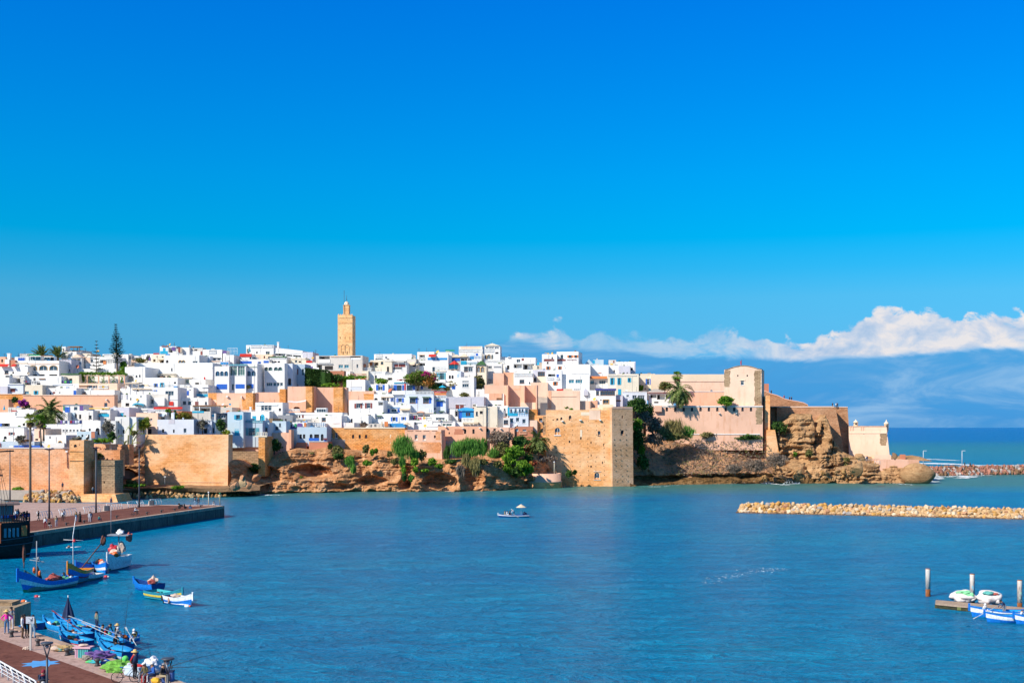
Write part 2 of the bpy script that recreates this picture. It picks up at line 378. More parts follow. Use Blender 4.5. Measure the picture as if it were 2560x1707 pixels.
 for k,a,b_,cc,d_ in feats:
  key,_,mk=k.partition(':'); M=MC.get(mk,FWHITE)
  s0,z1=loc(a,b_); s1,z0=loc(cc,d_); ww=s1-s0; hh=z1-z0
  if key in KIND or key in('P','PA'):
   if not any(abs(h[7]-max(s0,.05))<.06 and abs(h[3]-z1)<.01 for h in holes):   # stands above the wall: its own little room
    MB().box(s0-.1,s1+.1,1.2,3.2,z0-.4,z1+.2).build('roof_room',mt,root)
    if key in KIND:
     wn=add_window(root,key,s0,s1,z0,z1,.02); wn.location=(0,1.17,0)
   continue
  g=MB(); nm='fitting'; mats=M
  if key=='bal':
   nm='balustrade'; yy=-.12
   on_roof=z1>H
   if on_roof: yy=.02
   g.box(s0,s1,yy-.12,yy+.06,z1-.14,z1).box(s0,s1,yy-.12,yy+.06,z0,z0+.12)
   n=max(3,int(ww/.42))
   for i in range(n+1): x=s0+.06+(ww-.12)*i/n; g.box(x-.08,x+.08,yy-.08,yy+.02,z0+.12,z1-.14)
   if not on_roof: g.box(s0-.06,s1+.06,yy-.14,.0,z0-.16,z0)
  elif key=='rl':
   nm='railing'; n=max(2,int(ww/.5))
   for i in range(n+1): x=s0+ww*i/n; g.box(x-.03,x+.03,-.1,-.04,z0,z1-.04)
   g.box(s0,s1,-.11,-.03,z1-.06,z1).box(s0,s1,-.10,-.04,(z0+z1)/2,(z0+z1)/2+.04)
  elif key=='aw':
   nm='awning'; g.quad((s0,-.02,z1),(s1,-.02,z1),(s1,-1.3,z0+.1),(s0,-1.3,z0+.1)); g.quad((s0,-.02,z1-.06),(s0,-1.3,z0+.04),(s1,-1.3,z0+.04),(s1,-.02,z1-.06))
   g.quad((s0,-1.3,z0+.1),(s1,-1.3,z0+.1),(s1,-1.3,z0-.12),(s0,-1.3,z0-.12))
  elif key=='cp':
   nm='canopy'; g.box(s0,s1,-1.2,1.6,z0+hh*.35,z1)
   for x in (s0+.1,(s0+s1)/2,s1-.1): g.box(x-.06,x+.06,-1.1,-.98,z0-1.9,z0+hh*.35)
  elif key=='rm':
   nm='roof_room'; g.box(s0,s1,1.0,min(D-1,4.5),z0-.3,z1); g.box(s0+ww*.3,s0+ww*.55,.97,1.0,z0+.1,z0+hh*.6,1); mats=[M,DARK]
  elif key=='st':
   nm='projecting_bay'; g.box(s0,s1,-.8,0,z0,z1)
  elif key=='bt':
   nm='buttress'; g.box(s0,s1,-2.4,-.002,z0,z1)
  elif key=='bf':
   nm='buttress'; g.box(s0,s1,-3.6,-.002,z0,z1)
  elif key=='bs':
   nm='buttress'; g.box(s0,s1,-1.1,-.002,z0,z1)
  elif key=='sl':
   nm='ledge'; g.box(s0,s1,-.16,-.003,z0,z1)
  elif key=='pt':
   nm='brick_patch'; n=max(3,int(hh/.6)); lft=[];rgt=[]
   for i in range(n+1):
    z=z0+hh*i/n; lft.append((s0+random.uniform(-.2,.25),z)); rgt.append((s1+random.uniform(-.25,.2),z))
   for i in range(n): g.quad((lft[i][0],-.02,lft[i][1]),(rgt[i][0],-.02,rgt[i][1]),(rgt[i+1][0],-.02,rgt[i+1][1]),(lft[i+1][0],-.02,lft[i+1][1]))
  elif key=='ch':
   nm='chimney'; M=mt; mats=mt; g.box(s0+ww*.1,s1-ww*.1,1,1+ww*.8,z0-.8,z1-.25).box(s0,s1,.9,1.1+ww*.8,z1-.25,z1)
  elif key=='tk':
   nm='water_tank'; g.lathe(((s0+s1)/2,2,z0-.3),[(ww/2,0),(ww/2,hh),(ww*.3,hh+.3)],12)
  elif key=='pl':
   nm='planter'; g.box(s0,s1,-.5,-.02,z0,z0+hh*.5)
  elif key=='hip':
   nm='roof'; dd=min(ww,4.5); cx=(s0+s1)/2
   b0=[(s0,-.5,z0),(s1,-.5,z0),(s1,dd,z0),(s0,dd,z0)]; rr=ww*.12
   ra=(cx-rr,dd/2,z1); rb=(cx+rr,dd/2,z1)
   g.quad(b0[0],b0[1],rb,ra); g.quad(b0[2],b0[3],ra,rb); g.tri(b0[1],b0[2],rb); g.tri(b0[3],b0[0],ra); g.quad(*b0)
   if z0>H-.05:
    for x in (s0+.3,s1-.3):
     for y in (0,dd-.5): g.box(x-.07,x+.07,y,y+.14,z0-2.2,z0)
  elif key=='gab':
   nm='roof'; cx=(s0+s1)/2; g.extr([(s0,z0),(s1,z0),(cx,z1)],-.3,3)
  elif key=='x':
   nm='wall_panel'; g.box(s0,s1,-.06,-.004,z0,z1)
  elif key=='cl':
   nm='hanging_cloth'; g.box(s0,s1,-.2,-.15,z0,z1)
  elif key=='sh':
   nm='window_hood'; g.box(s0,s1,-.6,-.003,z0,z1)
  elif key=='cop':
   nm='coping'; g.box(s0,s1,-.25,.5,z0,z1)
  elif key=='an':
   nm='antenna'; x=(s0+s1)/2; g.tube([(x,2,H-.8),(x,2,z1)],.05,5); g.box(x-.5,x+.5,1.97,2.03,z1-.3,z1-.24).box(x-.35,x+.35,1.97,2.03,z1-.7,z1-.64); mats=DGREY
  elif key=='po':
   nm='post'; g.box(s0,s1,-.15,.1,z0,z1)
  elif key=='cy':
   nm='water_spout'; g.box(s0,s1,-.7,0,z0,z1)
  else: continue
  g.build(nm,mats,root).location.y=-bat[2]*max(0,1-(z0+z1)/2/H)
 if cat=='house' and w>3:
  rr=random.Random(int(px0*7+py0*3))
  for _ in range(rr.choice((1,2,2,3))):
   k=rr.random(); x=rr.uniform(.4,w-.8); g=MB()
   if k<.25: g.tube([(x,1.6,H-.8),(x,1.6,H+rr.uniform(.8,2.0))],.04,4); g.box(x-.4,x+.4,1.58,1.62,H+.5,H+.55); g.build('antenna',DGREY,root)
   elif k<.5: g.box(x,x+.07,-.09,-.005,0,H-rr.uniform(.2,.6)); g.build('drain_pipe',rr.choice((GREY,OFFW,OFFW)),root)
   elif k<.8: a=rr.uniform(.5,1.3); g.box(x,min(w-.1,x+a),.8,1.8,H-.8,H+rr.uniform(.15,.5)); g.build('roof_box',rr.choice((OFFW,CREAM,GREY,WOOD,MIDB,OFFW)),root)
   else: g.blob((x,.7,H+.1),(.4,.35,.35),.4,1,seed=x); g.build('roof_plant',simple('pot_plant_green',(.05,.12,.02),.9,0,.5,6),root)
 return root
H=block
# ================================================================ the old town on its hill, back rows first
H('a',0,600,90,690,'p','Small salmon rooftop room at the far left end of the skyline','d 20 640 50 690;an 20 540 30 600')
H('a',145,655,250,705,'t','Low brown wall house behind the tall white chimney at far left')
H('a',80,640,150,705,'w','White stub house carrying a tall square chimney on the left skyline','ch 88 540 145 700')
H('a',240,602,470,705,'w','White skyline house with a bright blue terrace railing at left','rl:bl 295 610 410 660;B 300 625 400 660;an 255 560 265 600')
H('a',325,548,540,605,'o','Grey glazed roof terrace house left of the back palms','g 335 555 430 578;g 440 555 530 578',dy=3)
H('a',455,665,965,930,'w','White house with three ochre-framed arched windows under roof greenhouses','y 478 745 600 820;y 645 745 770 820;y 810 745 935 820;d 490 888 605 910;d 640 888 730 910;d 805 888 935 910;sl:P 455 712 965 720;g 465 590 545 655;g 555 590 635 655;cop:gn 470 565 650 582;g 695 598 790 655;d 800 600 850 655;cop:wd 680 578 860 590',D=11)
H('a',968,640,1165,872,'l','Pale shade-tinted house right of the three arched windows','d 975 720 985 800;g 1120 800 1145 850;rl:gr 968 612 1165 665')  # lavender colour holds the shade of this house side
H('a',1005,515,1250,660,'w','White skyline house behind the second back palm','rm:w 990 430 1052 510;sl 1130 590 1180 600',dy=2)
H('a',1130,490,1325,560,'o','Rooftop with a thin flat roof on posts near the yellow dish','cp:wd 1125 432 1322 458;rl:gr 1130 490 1325 540;an 1350 450 1360 560')
H('a',1155,600,1330,800,'w','White house with a pink gabled roof kiosk over a blue balcony','P 1180 628 1318 716;rl:mb 1178 672 1320 720;gab:P 1172 558 1345 612',D=7,dy=-1)
H('a',1320,545,1478,610,'c','Cream flat skyline house beside the grey dish','d 1430 560 1470 575')
H('a',1395,600,1870,815,'w','Long white terrace house behind the thin Norfolk pine','x:P 1400 610 1475 700;g 1480 612 1520 695;P 1630 650 1730 702;rl:gr 1740 640 1850 705;x:or_ 1685 670 1737 722;cop:P 1330 600 1410 608',D=10)
H('a',1675,556,1935,650,'w','White skyline house with a slotted balustrade behind the tall pine','bal 1698 560 1872 588;d 1650 590 1660 600',dy=2)
H('a',1930,560,2095,655,'w','Low white skyline house just right of the tall Norfolk pine','x:rd 1960 645 2050 656;P 1940 580 1990 640;aw:rd 2000 630 2050 650')
H('a',0,758,455,935,'w','White house at the left edge with red awnings on its terrace','w 75 825 140 880;aw:rd 0 718 160 757;aw:rd 212 720 275 757;cop:cv 250 700 450 716;P 300 765 330 800;d 200 845 230 875',D=10)
H('a',1205,795,1985,880,'w','Long low white wall house under the tall Norfolk pine','d 1660 835 1690 850',D=7)
H('a',1000,880,1290,1058,'c','Cream plaster house with a dark tiled coping beside the vine pergola','cop:tg 995 872 1290 892;a 1060 950 1100 1000;d 1130 955 1180 1000')
H('a',1285,868,2045,1040,'w','White wall behind the vine-covered pergola',D=5,dy=2)
H('a',0,935,150,1085,'w','White left-edge house below the small lattice window','x:W 15 985 60 1050;d 60 905 120 932')
H('a',145,900,400,1028,'o','House with a greenhouse row and a shaded porch on the left','v 235 905 310 940;v 320 905 392 940;P 175 955 330 1022;rl:gr 130 900 150 1020',dy=-1)
H('a',395,915,1000,1058,'w','White rooftops cluttered with laundry below the arched windows','rm:w 915 918 1015 975;P 545 945 580 990;cop:wd 640 955 740 968;d 600 1030 660 1055;R 410 1030 490 1055;rl:gr 500 1000 640 1040',D=8)
H('a',125,1052,380,1205,'b','Pale blue-white cube with a closed red-brown shutter and zigzag coping','R 170 1120 247 1176;cop:wh 112 1040 380 1052;sh:gr 165 1112 262 1120')
H('a',0,1080,124,1200,'l','Plain lavender-grey wall house at the left edge',dy=-.5)
H('a',855,1040,1288,1092,'w','Low white terrace with a pale blue parapet in the left cluster','rl:gr 845 1062 945 1090;sl:b 860 1048 1180 1062')
H('a',380,1060,692,1225,'c','Stained cream house with two small teal windows','i 400 1160 470 1208;t 550 1155 625 1212')
H('a',690,1108,1250,1228,'w','Plain white house with a small red-brown window and a blue door','R 860 1172 900 1200;B 1200 1150 1246 1226;d 903 1140 915 1152;d 965 1175 985 1195;d 810 1180 835 1222;st:w 690 1112 750 1222')
H('a',1285,1032,1915,1150,'P','Low salmon wall house under the vine pergola','g 1420 1065 1510 1112;g 1515 1070 1590 1112;bal 1610 1070 1770 1112;cop:wd 1290 1070 1450 1082')
H('a',1250,1142,1872,1230,'w','White terrace house right above the long salmon rampart','d 1430 1130 1450 1160;P 1260 1165 1400 1222;sl:p 1250 1195 1400 1220')
H('a',1965,1118,2100,1212,'w','White balcony house under the cream block','rl:ma 1985 1085 2075 1116;po 1998 1212 2005 1300')
H('b',345,570,420,640,'w','White frame-topped roof box on the skyline','rl:wh 345 562 410 640')
H('b',180,590,305,645,'w','Low white skyline house with two pale rounded roof ridges','hip:w 182 585 300 612')
H('b',10,565,180,648,'w','Low white skyline house with a pink cloth-covered terrace','P 120 572 178 640;x:P 190 645 420 685')
H('b',410,552,545,690,'w','Skyline house hung with dark washing left of the teal roof room','P 440 570 490 650;cl:bk 430 600 470 655;cl:pu 475 610 500 660;x:rd 545 540 640 558')
H('b',650,430,915,560,'w','Highest roof terrace with a teal door and hanging washing','T 700 458 745 525;x:tq 655 505 780 555;cop:ma 680 422 790 436;P 790 445 860 530;cl:pu 860 440 905 500;rm:o 790 425 915 470;an 667 390 675 430')
H('b',900,470,1020,565,'o','Skyline roof with a little white minaret-shaped chimney and washing','ch 905 470 935 570;cl:ma 955 450 990 530;cl:cv 990 455 1010 530;d 950 480 975 530',dy=-1)
H('b',1010,448,1135,575,'w','Plain white stair tower on the skyline beside the washing')
H('b',1130,505,1345,580,'w','White skyline house with a brown-walled roof room','rm:o 1140 455 1335 505;d 1180 475 1200 500;d 1240 480 1260 500;tk:dg 1150 430 1180 450;x:ma 1315 510 1345 570')
H('b',720,572,1295,790,'W','Large white house with a double arched window beneath the skyline','a 752 655 790 720;y 958 658 1005 724;y 1012 658 1060 724;g 1188 670 1266 710;ch 905 520 935 575',D=11)
H('b',515,562,740,720,'c','Cream house with a small tiled canopy left of the single arched window','hip:cv 625 590 720 650;P 650 650 715 715;d 595 590 622 605;P 540 640 580 680;g 680 590 712 615')
H('b',80,765,410,1045,'W','Great blank white wall house with a big arched niche of pots','PA 118 912 225 1002;sl 118 895 225 900',D=12)
H('b',235,700,1512,960,'W','Long blank white upper wall sweeping across the upper town','d 1500 785 1540 795',D=9,dy=2)
H('b',1355,482,1665,680,'w','Cube-shaped white skyline house with an inset balcony','bal 1450 487 1575 535;g 1515 622 1565 655;g 1590 622 1640 655;sh 1510 608 1640 614')
H('b',1300,590,1475,715,'b','Pale blue side wall house right of the barred window','g 1345 665 1365 705;g 1382 665 1410 705;R 1300 672 1330 720')
H('b',1330,705,1520,785,'c','Low cream roof house with a pot dome',)
H('b',1450,672,1645,730,'w','White parapet house below the cube-shaped skyline house','sl:P 1460 668 1630 680')
H('b',1640,680,1785,750,'l','Small lavender-walled house left of the glass bay','x:mb 1640 690 1770 725')
H('b',1700,570,1860,720,'w','White stair-roofed house beside the red roof strip','P 1670 540 1715 680;rl:wh 1760 455 1920 560;x:pu 1680 505 1740 545')
H('b',410,940,940,1110,'W','White house with a blue-shuttered and a turquoise-shuttered window','b 550 1035 615 1090;t 650 1023 725 1095;rl:wh 680 1055 875 1103;d 880 1010 915 1040')
H('b',410,876,905,945,'c','Beige arcaded gallery with three dark arches','a 600 908 660 935;a 680 908 745 935;a 765 908 830 935;d 415 905 450 935;cop:c 540 876 900 884')
H('b',1058,862,1515,950,'w','White roof terrace with red covers and a wire fence','rl:wh 1060 862 1410 918;x:rd 1065 912 1200 938;x:rd 1240 900 1290 930;g 1435 870 1475 895;x:cv 1200 920 1290 960;aw:te 1290 905 1380 940')
H('b',850,940,1180,1050,'w','White house with a large dark green sliding window','v 1045 970 1130 1035;g 960 970 1010 1035;cop:cv 855 935 1180 955')
H('b',1180,960,1395,1110,'w','Small white house stepped beside the red drape','P 1225 1020 1290 1050;x:rd 1370 930 1395 970')
H('b',1545,755,1780,1185,'W','White-washed house with three blue arched windows','A 1560 835 1628 915;A 1635 835 1695 915;A 1702 835 1765 915;B 1575 1047 1750 1130',D=10)
H('b',1780,725,2055,1185,'W','White house with a tall pale-green glass bay','v 1795 755 1912 905;v 1925 755 2038 905;cop:te 1780 722 2075 740;k 1828 1048 1866 1138;B 1885 1047 2037 1118',D=10,dy=-.4)
H('b',20,1085,550,1225,'w','White terrace house below a beige tent canopy','d 275 1130 310 1165;rl:ma 20 1085 110 1120;cp:cv 110 1020 330 1050;hip:cv 198 1042 520 1130',dy=-.5)
H('b',545,1100,942,1405,'w','White house with a large grey window above a pink rug','g 740 1158 876 1232;cl:rd 805 1330 875 1395;b 548 1142 606 1162;sl 790 1295 940 1300',D=8)
H('b',942,1100,1202,1275,'w','White house with bright blue shutters on a tall sash window','b 945 1155 1125 1228;P 960 1065 1020 1100;g 1055 1070 1115 1100;d 1130 1138 1160 1150;rl:wh 950 1060 1190 1102')
H('b',1200,1060,1440,1262,'w','White house with a lattice-screened balcony on a blue base','g 1275 1165 1425 1200;rl:wh 1275 1160 1430 1205;x:tq 1215 1207 1432 1252;gab:w 1340 1070 1460 1100')
H('b',965,1268,1442,1408,'w','White wing with three small dark windows below the lattice balcony','k 1025 1325 1080 1378;k 1110 1325 1162 1378;R 1225 1330 1282 1388;k 1388 1335 1420 1378;sl 1010 1316 1180 1322;g 1110 1295 1160 1310')
H('b',20,1215,432,1410,'w','Blank white house with two tiny square windows','d 165 1270 185 1308;d 328 1236 358 1260;d 90 1355 150 1408;po:l 20 1216 32 1290;po:l 105 1216 118 1290',D=7)
H('b',430,1208,785,1402,'o','Half-ruined stained white house with rubble along its top','P 430 1300 550 1365;st:w 575 1270 740 1400;d 440 1220 500 1270')
H('c',100,408,548,590,'W','Gleaming white skyline house with a slotted roof balustrade','bal 175 413 342 442;bal 365 408 532 438;g 420 512 485 560;d 262 515 290 545;ch 590 355 625 420;P 110 470 150 540')
H('c',545,448,1022,625,'W','Long white skyline house with a strip balcony','P 570 540 740 575;P 755 545 855 575;P 865 545 1000 575;sl 560 532 1015 545;rm:l 500 460 560 500',topd=1.2)
H('c',1020,525,1190,660,'l','Plain lavender-grey skyline wall left of the minaret','an 1210 480 1215 520')
H('c',190,560,530,650,'P','Low pink rooftop house between two white ones','t 155 605 260 665',dy=2)
H('c',0,562,190,660,'w','White roof house with a red roof strip','cop:rd 0 552 190 600;k 155 605 185 660;k 205 610 258 665;d 15 630 35 650')
H('c',0,640,480,720,'w','White parapets painted with cobalt blue panels','x:bl 5 672 190 712;b 290 680 340 712;B 385 665 470 700')
H('c',485,598,760,712,'w','White rooftop pavilion with a green tiled eave','cop:tg 485 596 765 612;a 515 668 550 695;a 560 668 600 695;a 615 668 655 695;sl 500 620 740 632')
H('c',830,620,1078,712,'c','Cream ribbed canopy roof left of the yellow dish','sl:c 830 622 1070 640')
H('c',85,715,282,1190,'W','White corner block with two blue arched windows','A 108 830 178 914;A 188 830 256 914;B 140 1045 222 1115;sl:tg 85 765 285 770',D=8)
H('c',400,705,728,1140,'W','Big white house with a row of cream arched top-floor windows','m 398 768 460 826;m 466 768 528 826;m 556 768 618 826;m 626 768 688 826;g 430 1020 530 1076;g 540 1020 590 1076;g 600 1020 645 1076;g 655 1020 700 1076',D=7,dy=-.8,yaw=.10)
H('c',728,712,858,1135,'b','White bay house with its shade tinted pale blue and a corner balcony','g 728 760 772 832;g 735 935 770 1055;a 785 950 835 1065;st 728 1070 855 1135',D=8,dy=.5)  # pale blue stands in for shade on the white house flank
H('c',858,718,1062,1090,'B','Blue shade-tinted house with a dark red-brown shutter','R 908 798 952 892;k 1012 798 1045 892;d 862 810 875 885;a 880 1040 950 1080',D=8,dy=2)  # blue wall colour is shade put into the plaster
H('c',1238,580,2000,840,'o','Broad grey-white house at the foot of the minaret','P 1290 588 1466 646;i 1610 730 1682 786;i 1705 730 1778 786;g 1903 722 1932 780;P 1805 590 1970 645;P 1210 732 1340 806;d 1385 750 1520 815;cop:gr 1195 715 1520 728;cop:P 1480 590 1800 600;sl:w 1290 640 1470 700;x:w 1810 615 1975 650',D=11,par=.4)
H('c',1075,700,1250,812,'w','Small white house by the red covers left of the hedge','x:rd 1080 665 1180 698;x:pu 1145 760 1190 800;x:W 1190 775 1290 805')
H('c',1610,835,1800,915,'w','White retaining parapet above the terracotta garden wall','')
H('c',1740,975,2045,1165,'W','White cube with a shallow framed recess beside the garden','x:b 1800 1090 1985 1138;sl 1800 1085 1985 1092;d 1810 1140 1825 1160')
H('c',1990,830,2095,980,'c','Cream stepped terrace right of the minaret house','rl:or_ 1800 878 2060 912')
H('d',230,294,842,430,'W','Long white skyline house right of the minaret','bal 262 300 370 328;g 250 360 375 386;d 440 370 480 385;rm:c 150 415 310 480',D=10)
H('d',165,392,400,480,'c','Cream terrace house with an orange awning frame','x:or_ 155 425 205 480;P 230 430 300 480')
H('d',390,388,525,605,'c','Narrow cream stair house with arched panels','d 440 500 475 590;sl:w 400 405 510 412')
H('d',522,430,765,605,'w','White house with a wide brown-shuttered loggia','R 560 458 740 505;d 540 515 680 540;cp:o 515 405 760 425',dy=-.5)
H('d',760,372,915,560,'o','Cream-grey house with a pale wheel motif left of the terrace block','d 860 470 945 500;aw:cv 780 430 900 470;x:c 865 415 900 440')
H('d',900,420,955,560,'c','Thin cream house under striped awnings','aw:cv 905 440 950 470')
H('d',45,512,192,600,'o','Low grey parapet house right of the brown gable','bal 50 515 185 560;x:t -5 455 100 510')
H('d',190,515,412,590,'c','Cream parapet house with a sandy stained face')
H('d',150,575,420,712,'w','White house with lattice parapet above the clipped bush','bal 150 575 345 605')
H('d',412,600,545,740,'w','Narrow white house with a pale balcony','rl:gr 412 600 540 640;P 450 680 530 720')
H('d',540,602,765,770,'W','Plain white house left of the great spreading tree','x:rd 598 708 740 716;an 622 640 630 690')
H('d',935,258,1212,420,'w','White skyline house with a pink-shaded balustraded balcony','bal 960 345 1070 395;P 970 310 1060 345;x:P 945 300 1130 308;an 948 195 952 258')
H('d',945,398,1080,545,'w','White house with a square cream recess','P 960 446 1064 486;sl 948 430 1075 436')
H('d',1075,300,1442,570,'W','Bright white house with a dark red roof room behind blue glass','R 1255 297 1430 355;x:mb 1105 355 1232 390;x:mb 1250 355 1425 390;aw:rd 1128 298 1245 335;k 1182 505 1222 572;rl:wh 1225 505 1420 570',D=10,dy=-.5)
H('d',1200,262,1500,320,'w','White skyline parapet with a green glasshouse roof','cop:gn 1395 225 1542 245;g 1400 248 1450 262;an 1222 190 1228 262',dy=2)
H('d',1485,345,1645,470,'o','Roof kiosk with a beige pyramid roof and blue panels','hip:cv 1490 297 1640 345;B 1505 365 1635 408')
H('d',1615,168,1995,300,'w','Tall white roof terrace house with potted plants and balustrade','bal 1618 212 2000 250;x:P 1640 170 1980 210;an 1700 150 1710 170')
H('d',1632,340,1765,470,'o','Roof kiosk with a broad straw pyramid roof','hip:cv 1630 288 1765 340;P 1650 345 1755 400;x:wd 1640 398 1700 430',dy=-.5)
H('d',1765,275,1985,410,'w','White terrace with blue chairs behind a blue railing','rl:mb 1765 330 1975 380;x:mb 1790 340 1860 378;x:b 1800 282 1870 325;B 1890 285 1930 320')
H('d',1645,402,1915,480,'w','White terrace hung with turquoise doors and railing','T 1760 405 1830 465;T 1850 405 1900 465;rl:tq 1650 430 1910 470;x:tq 1648 405 1740 465',dy=-.6)
H('d',1640,472,1892,680,'w','White house with a wide timber window under the turquoise terrace','w 1700 505 1765 580;g 1770 505 1842 580;sl:c 1690 492 1850 498')
H('d',1898,470,2065,680,'c','Small tower house with paired ochre arches under a green tiled pyramid roof','y 1915 502 1960 590;y 1978 502 2025 590;hip:tg 1895 402 2060 470;d 1930 640 2000 675',D=6,dy=-.8)
H('d',1445,470,1640,575,'w','Terrace with turquoise glass panels under the red parasol','x:tq 1448 472 1600 535;x:cv 1450 545 1610 566')
H('d',1222,568,1592,772,'W','White house with a tall teal-shuttered door and twin arched slots','s 1280 600 1402 712;a 1450 638 1485 700;a 1495 638 1530 700;T 1235 602 1275 650;cop:c 1225 566 1410 578;st 1300 712 1400 755',D=8)
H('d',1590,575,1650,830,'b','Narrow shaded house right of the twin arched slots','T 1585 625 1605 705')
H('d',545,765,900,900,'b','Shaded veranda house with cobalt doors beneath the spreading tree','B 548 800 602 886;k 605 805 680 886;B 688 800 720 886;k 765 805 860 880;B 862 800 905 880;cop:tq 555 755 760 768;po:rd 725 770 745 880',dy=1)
H('d',900,760,1600,900,'w','White terrace front behind the tree trunk and blue parasol','B 990 810 1030 870;B 1500 800 1560 870;d 1110 800 1140 860;k 1420 820 1470 870;d 1280 770 1400 850',dy=1)
H('d',100,785,462,912,'w','White house with an open cobalt double door left of the tree','b 262 796 402 886;d 150 830 190 880;ch 465 790 500 850')
H('d',1595,672,1862,1000,'w','White cube with two stacked horizontal windows','g 1673 732 1778 755;g 1672 780 1778 836',D=7)
H('d',1860,800,2030,880,'w','White wall behind climbing plants and pots','pl:or_ 1862 850 2020 875')
H('d',1600,868,2032,1000,'w','Low white garden wall with an opening of dry bushes','PA 1620 925 1790 990')
H('d',228,945,552,1120,'w','White house with a dark arch and a small furnished terrace','a 232 1010 290 1100;P 345 1005 430 1090;b 500 1010 546 1070;d 440 1010 470 1070;cop:cv 340 990 540 1000')
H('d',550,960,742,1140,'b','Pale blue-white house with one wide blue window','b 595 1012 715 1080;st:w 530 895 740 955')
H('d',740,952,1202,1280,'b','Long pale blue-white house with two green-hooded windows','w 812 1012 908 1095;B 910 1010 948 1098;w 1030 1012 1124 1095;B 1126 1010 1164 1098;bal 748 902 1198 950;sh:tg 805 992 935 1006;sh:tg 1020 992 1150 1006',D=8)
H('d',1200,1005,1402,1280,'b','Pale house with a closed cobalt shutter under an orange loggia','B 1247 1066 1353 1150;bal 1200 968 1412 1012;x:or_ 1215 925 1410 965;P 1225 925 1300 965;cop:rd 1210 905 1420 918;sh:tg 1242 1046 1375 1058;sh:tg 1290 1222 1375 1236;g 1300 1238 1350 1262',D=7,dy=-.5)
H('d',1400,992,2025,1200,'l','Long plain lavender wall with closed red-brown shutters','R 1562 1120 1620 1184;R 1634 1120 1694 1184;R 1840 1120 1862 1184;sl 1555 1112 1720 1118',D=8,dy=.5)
H('d',1465,1190,1600,1335,'w','Little white house left of the bright blue roof cabin','P 1550 1205 1600 1310;x:o 1440 1290 1500 1370')
H('d',1660,1335,1870,1405,'w','Fenced white terrace below the bright blue roof cabin','bal 1672 1338 1862 1400')
H('d',245,1100,440,1268,'w','Small white house with a bright blue door and arch','B 250 1202 295 1256;A 340 1195 378 1256;d 230 1200 245 1230',D=6)
H('d',438,1125,822,1275,'w','White terrace with blue painted door frames and a green awning','B 440 1190 485 1250;B 610 1185 652 1245;x:mb 500 1163 655 1176;aw:cv 655 1180 820 1205;g 510 1190 600 1240;d 520 1220 600 1245')
H('d',828,1255,1202,1385,'w','White house with a low cream canopy over a dark porch and washing','P 945 1270 1145 1312;cop:cv 820 1252 1195 1262;P 800 1290 930 1370;bal 1070 1320 1165 1360;hip:p 920 1222 1055 1248')
H('d',245,1268,502,1405,'w','White house with a green-hooded small window','g 285 1325 350 1350;sh:tg 283 1298 360 1312;d 258 1325 270 1350;d 365 1325 378 1350')
H('d',495,1268,795,1428,'W','White house with two cobalt-shuttered windows','b 500 1322 612 1390;b 675 1320 752 1370;bal 640 1250 805 1290',dy=-.4)
H('d',-30,1262,246,1390,'w','White low house right of the maroon-shuttered block','d 125 1280 180 1298;sl:o 0 1400 240 1410')
H('d',150,1428,475,1500,'o','Small stone-edged terrace hung with orange striped cloths','g 170 1445 200 1490;cl:cv 350 1395 372 1460;cl:or_ 400 1395 460 1475;d 235 1440 270 1480')
H('d',462,1424,740,1505,'mb','Cobalt blue rendered terrace wall','',dy=-.2,D=5)
H('d',735,1400,880,1500,'w','White terrace end with a beige parasol',D=5)
H('d',800,1375,1180,1460,'w','White walls stepping down below the washing','d 1110 1388 1135 1398;cop:w 880 1405 1000 1415')
H('d',1172,1272,1442,1410,'w','White rounded parapet house with a slanted window strip','g 1238 1330 1385 1368')
H('d',865,1440,1275,1505,'w','Low white parapet right above the salmon wall','sl 1080 1468 1260 1476')
H('d',1180,1390,1555,1490,'w','White terrace with a small green glasshouse','v 1350 1430 1400 1470;v 1410 1430 1500 1470;cop:w 1180 1385 1500 1396')
H('d',1550,1402,1695,1492,'W','White rounded terrace wall left of the straw canopy')
H('d',1690,1445,1935,1500,'w','White terrace under a straw-coloured canopy','cp:cv 1685 1405 1935 1452')
H('d',1862,1148,2060,1490,'c','Tall blank cream house right of the blue roof cabin','cop:w 1900 1140 2060 1148;d 1840 1120 1870 1140',D=8,dy=-.5)
H('e',75,160,328,395,'w','Highest white tower room with a cream gabled roof','g 95 165 145 208;g 152 165 228 208;g 240 165 310 208;gab:c 72 118 330 160;bal 80 212 225 250;a 80 305 108 375;y 115 305 175 375;m 185 305 215 375;x:dk 250 262 300 290',D=7,dy=-1)
H('e',95,395,420,460,'w','White terrace crowded with pot plants below the tower room','bal 95 400 400 445')
H('e',245,338,420,420,'w','White skyline house right of the tower room','an 470 300 480 340',dy=3)
H('e',412,352,532,600,'w','White slab-sided skyline house with a dark rounded opening','d 440 480 480 545;pl 450 330 500 350')
H('e',530,352,908,612,'W','Wide white skyline house with a two-bay loggia','R 680 366 718 400;P 548 458 682 522;P 698 458 882 546;g 600 380 660 430;sl 545 445 890 454',D=9,dy=-.5)
H('e',100,452,357,610,'w','White house with a grey roller shutter','x:gr 228 492 345 520;x:W 232 520 340 602;g 105 490 195 532',D=7)
H('e',860,480,935,640,'c','Narrow cream wall beside the blue water tank','x:tq 930 430 970 475')
H('e',550,602,862,812,'W','White house with a slotted parapet and one barred window','bal 560 607 850 645;w 647 712 725 772',dy=-1)
H('e',862,552,1092,765,'l','Shade-tinted house with a brown glazed porch','w 945 582 1060 656;d 870 680 915 745')  # wall shade painted with the lavender colour
H('e',1012,295,1258,480,'w','White skyline block with three yellow dishes','rl:ma 1045 378 1210 412;x:ma 1048 375 1205 410')
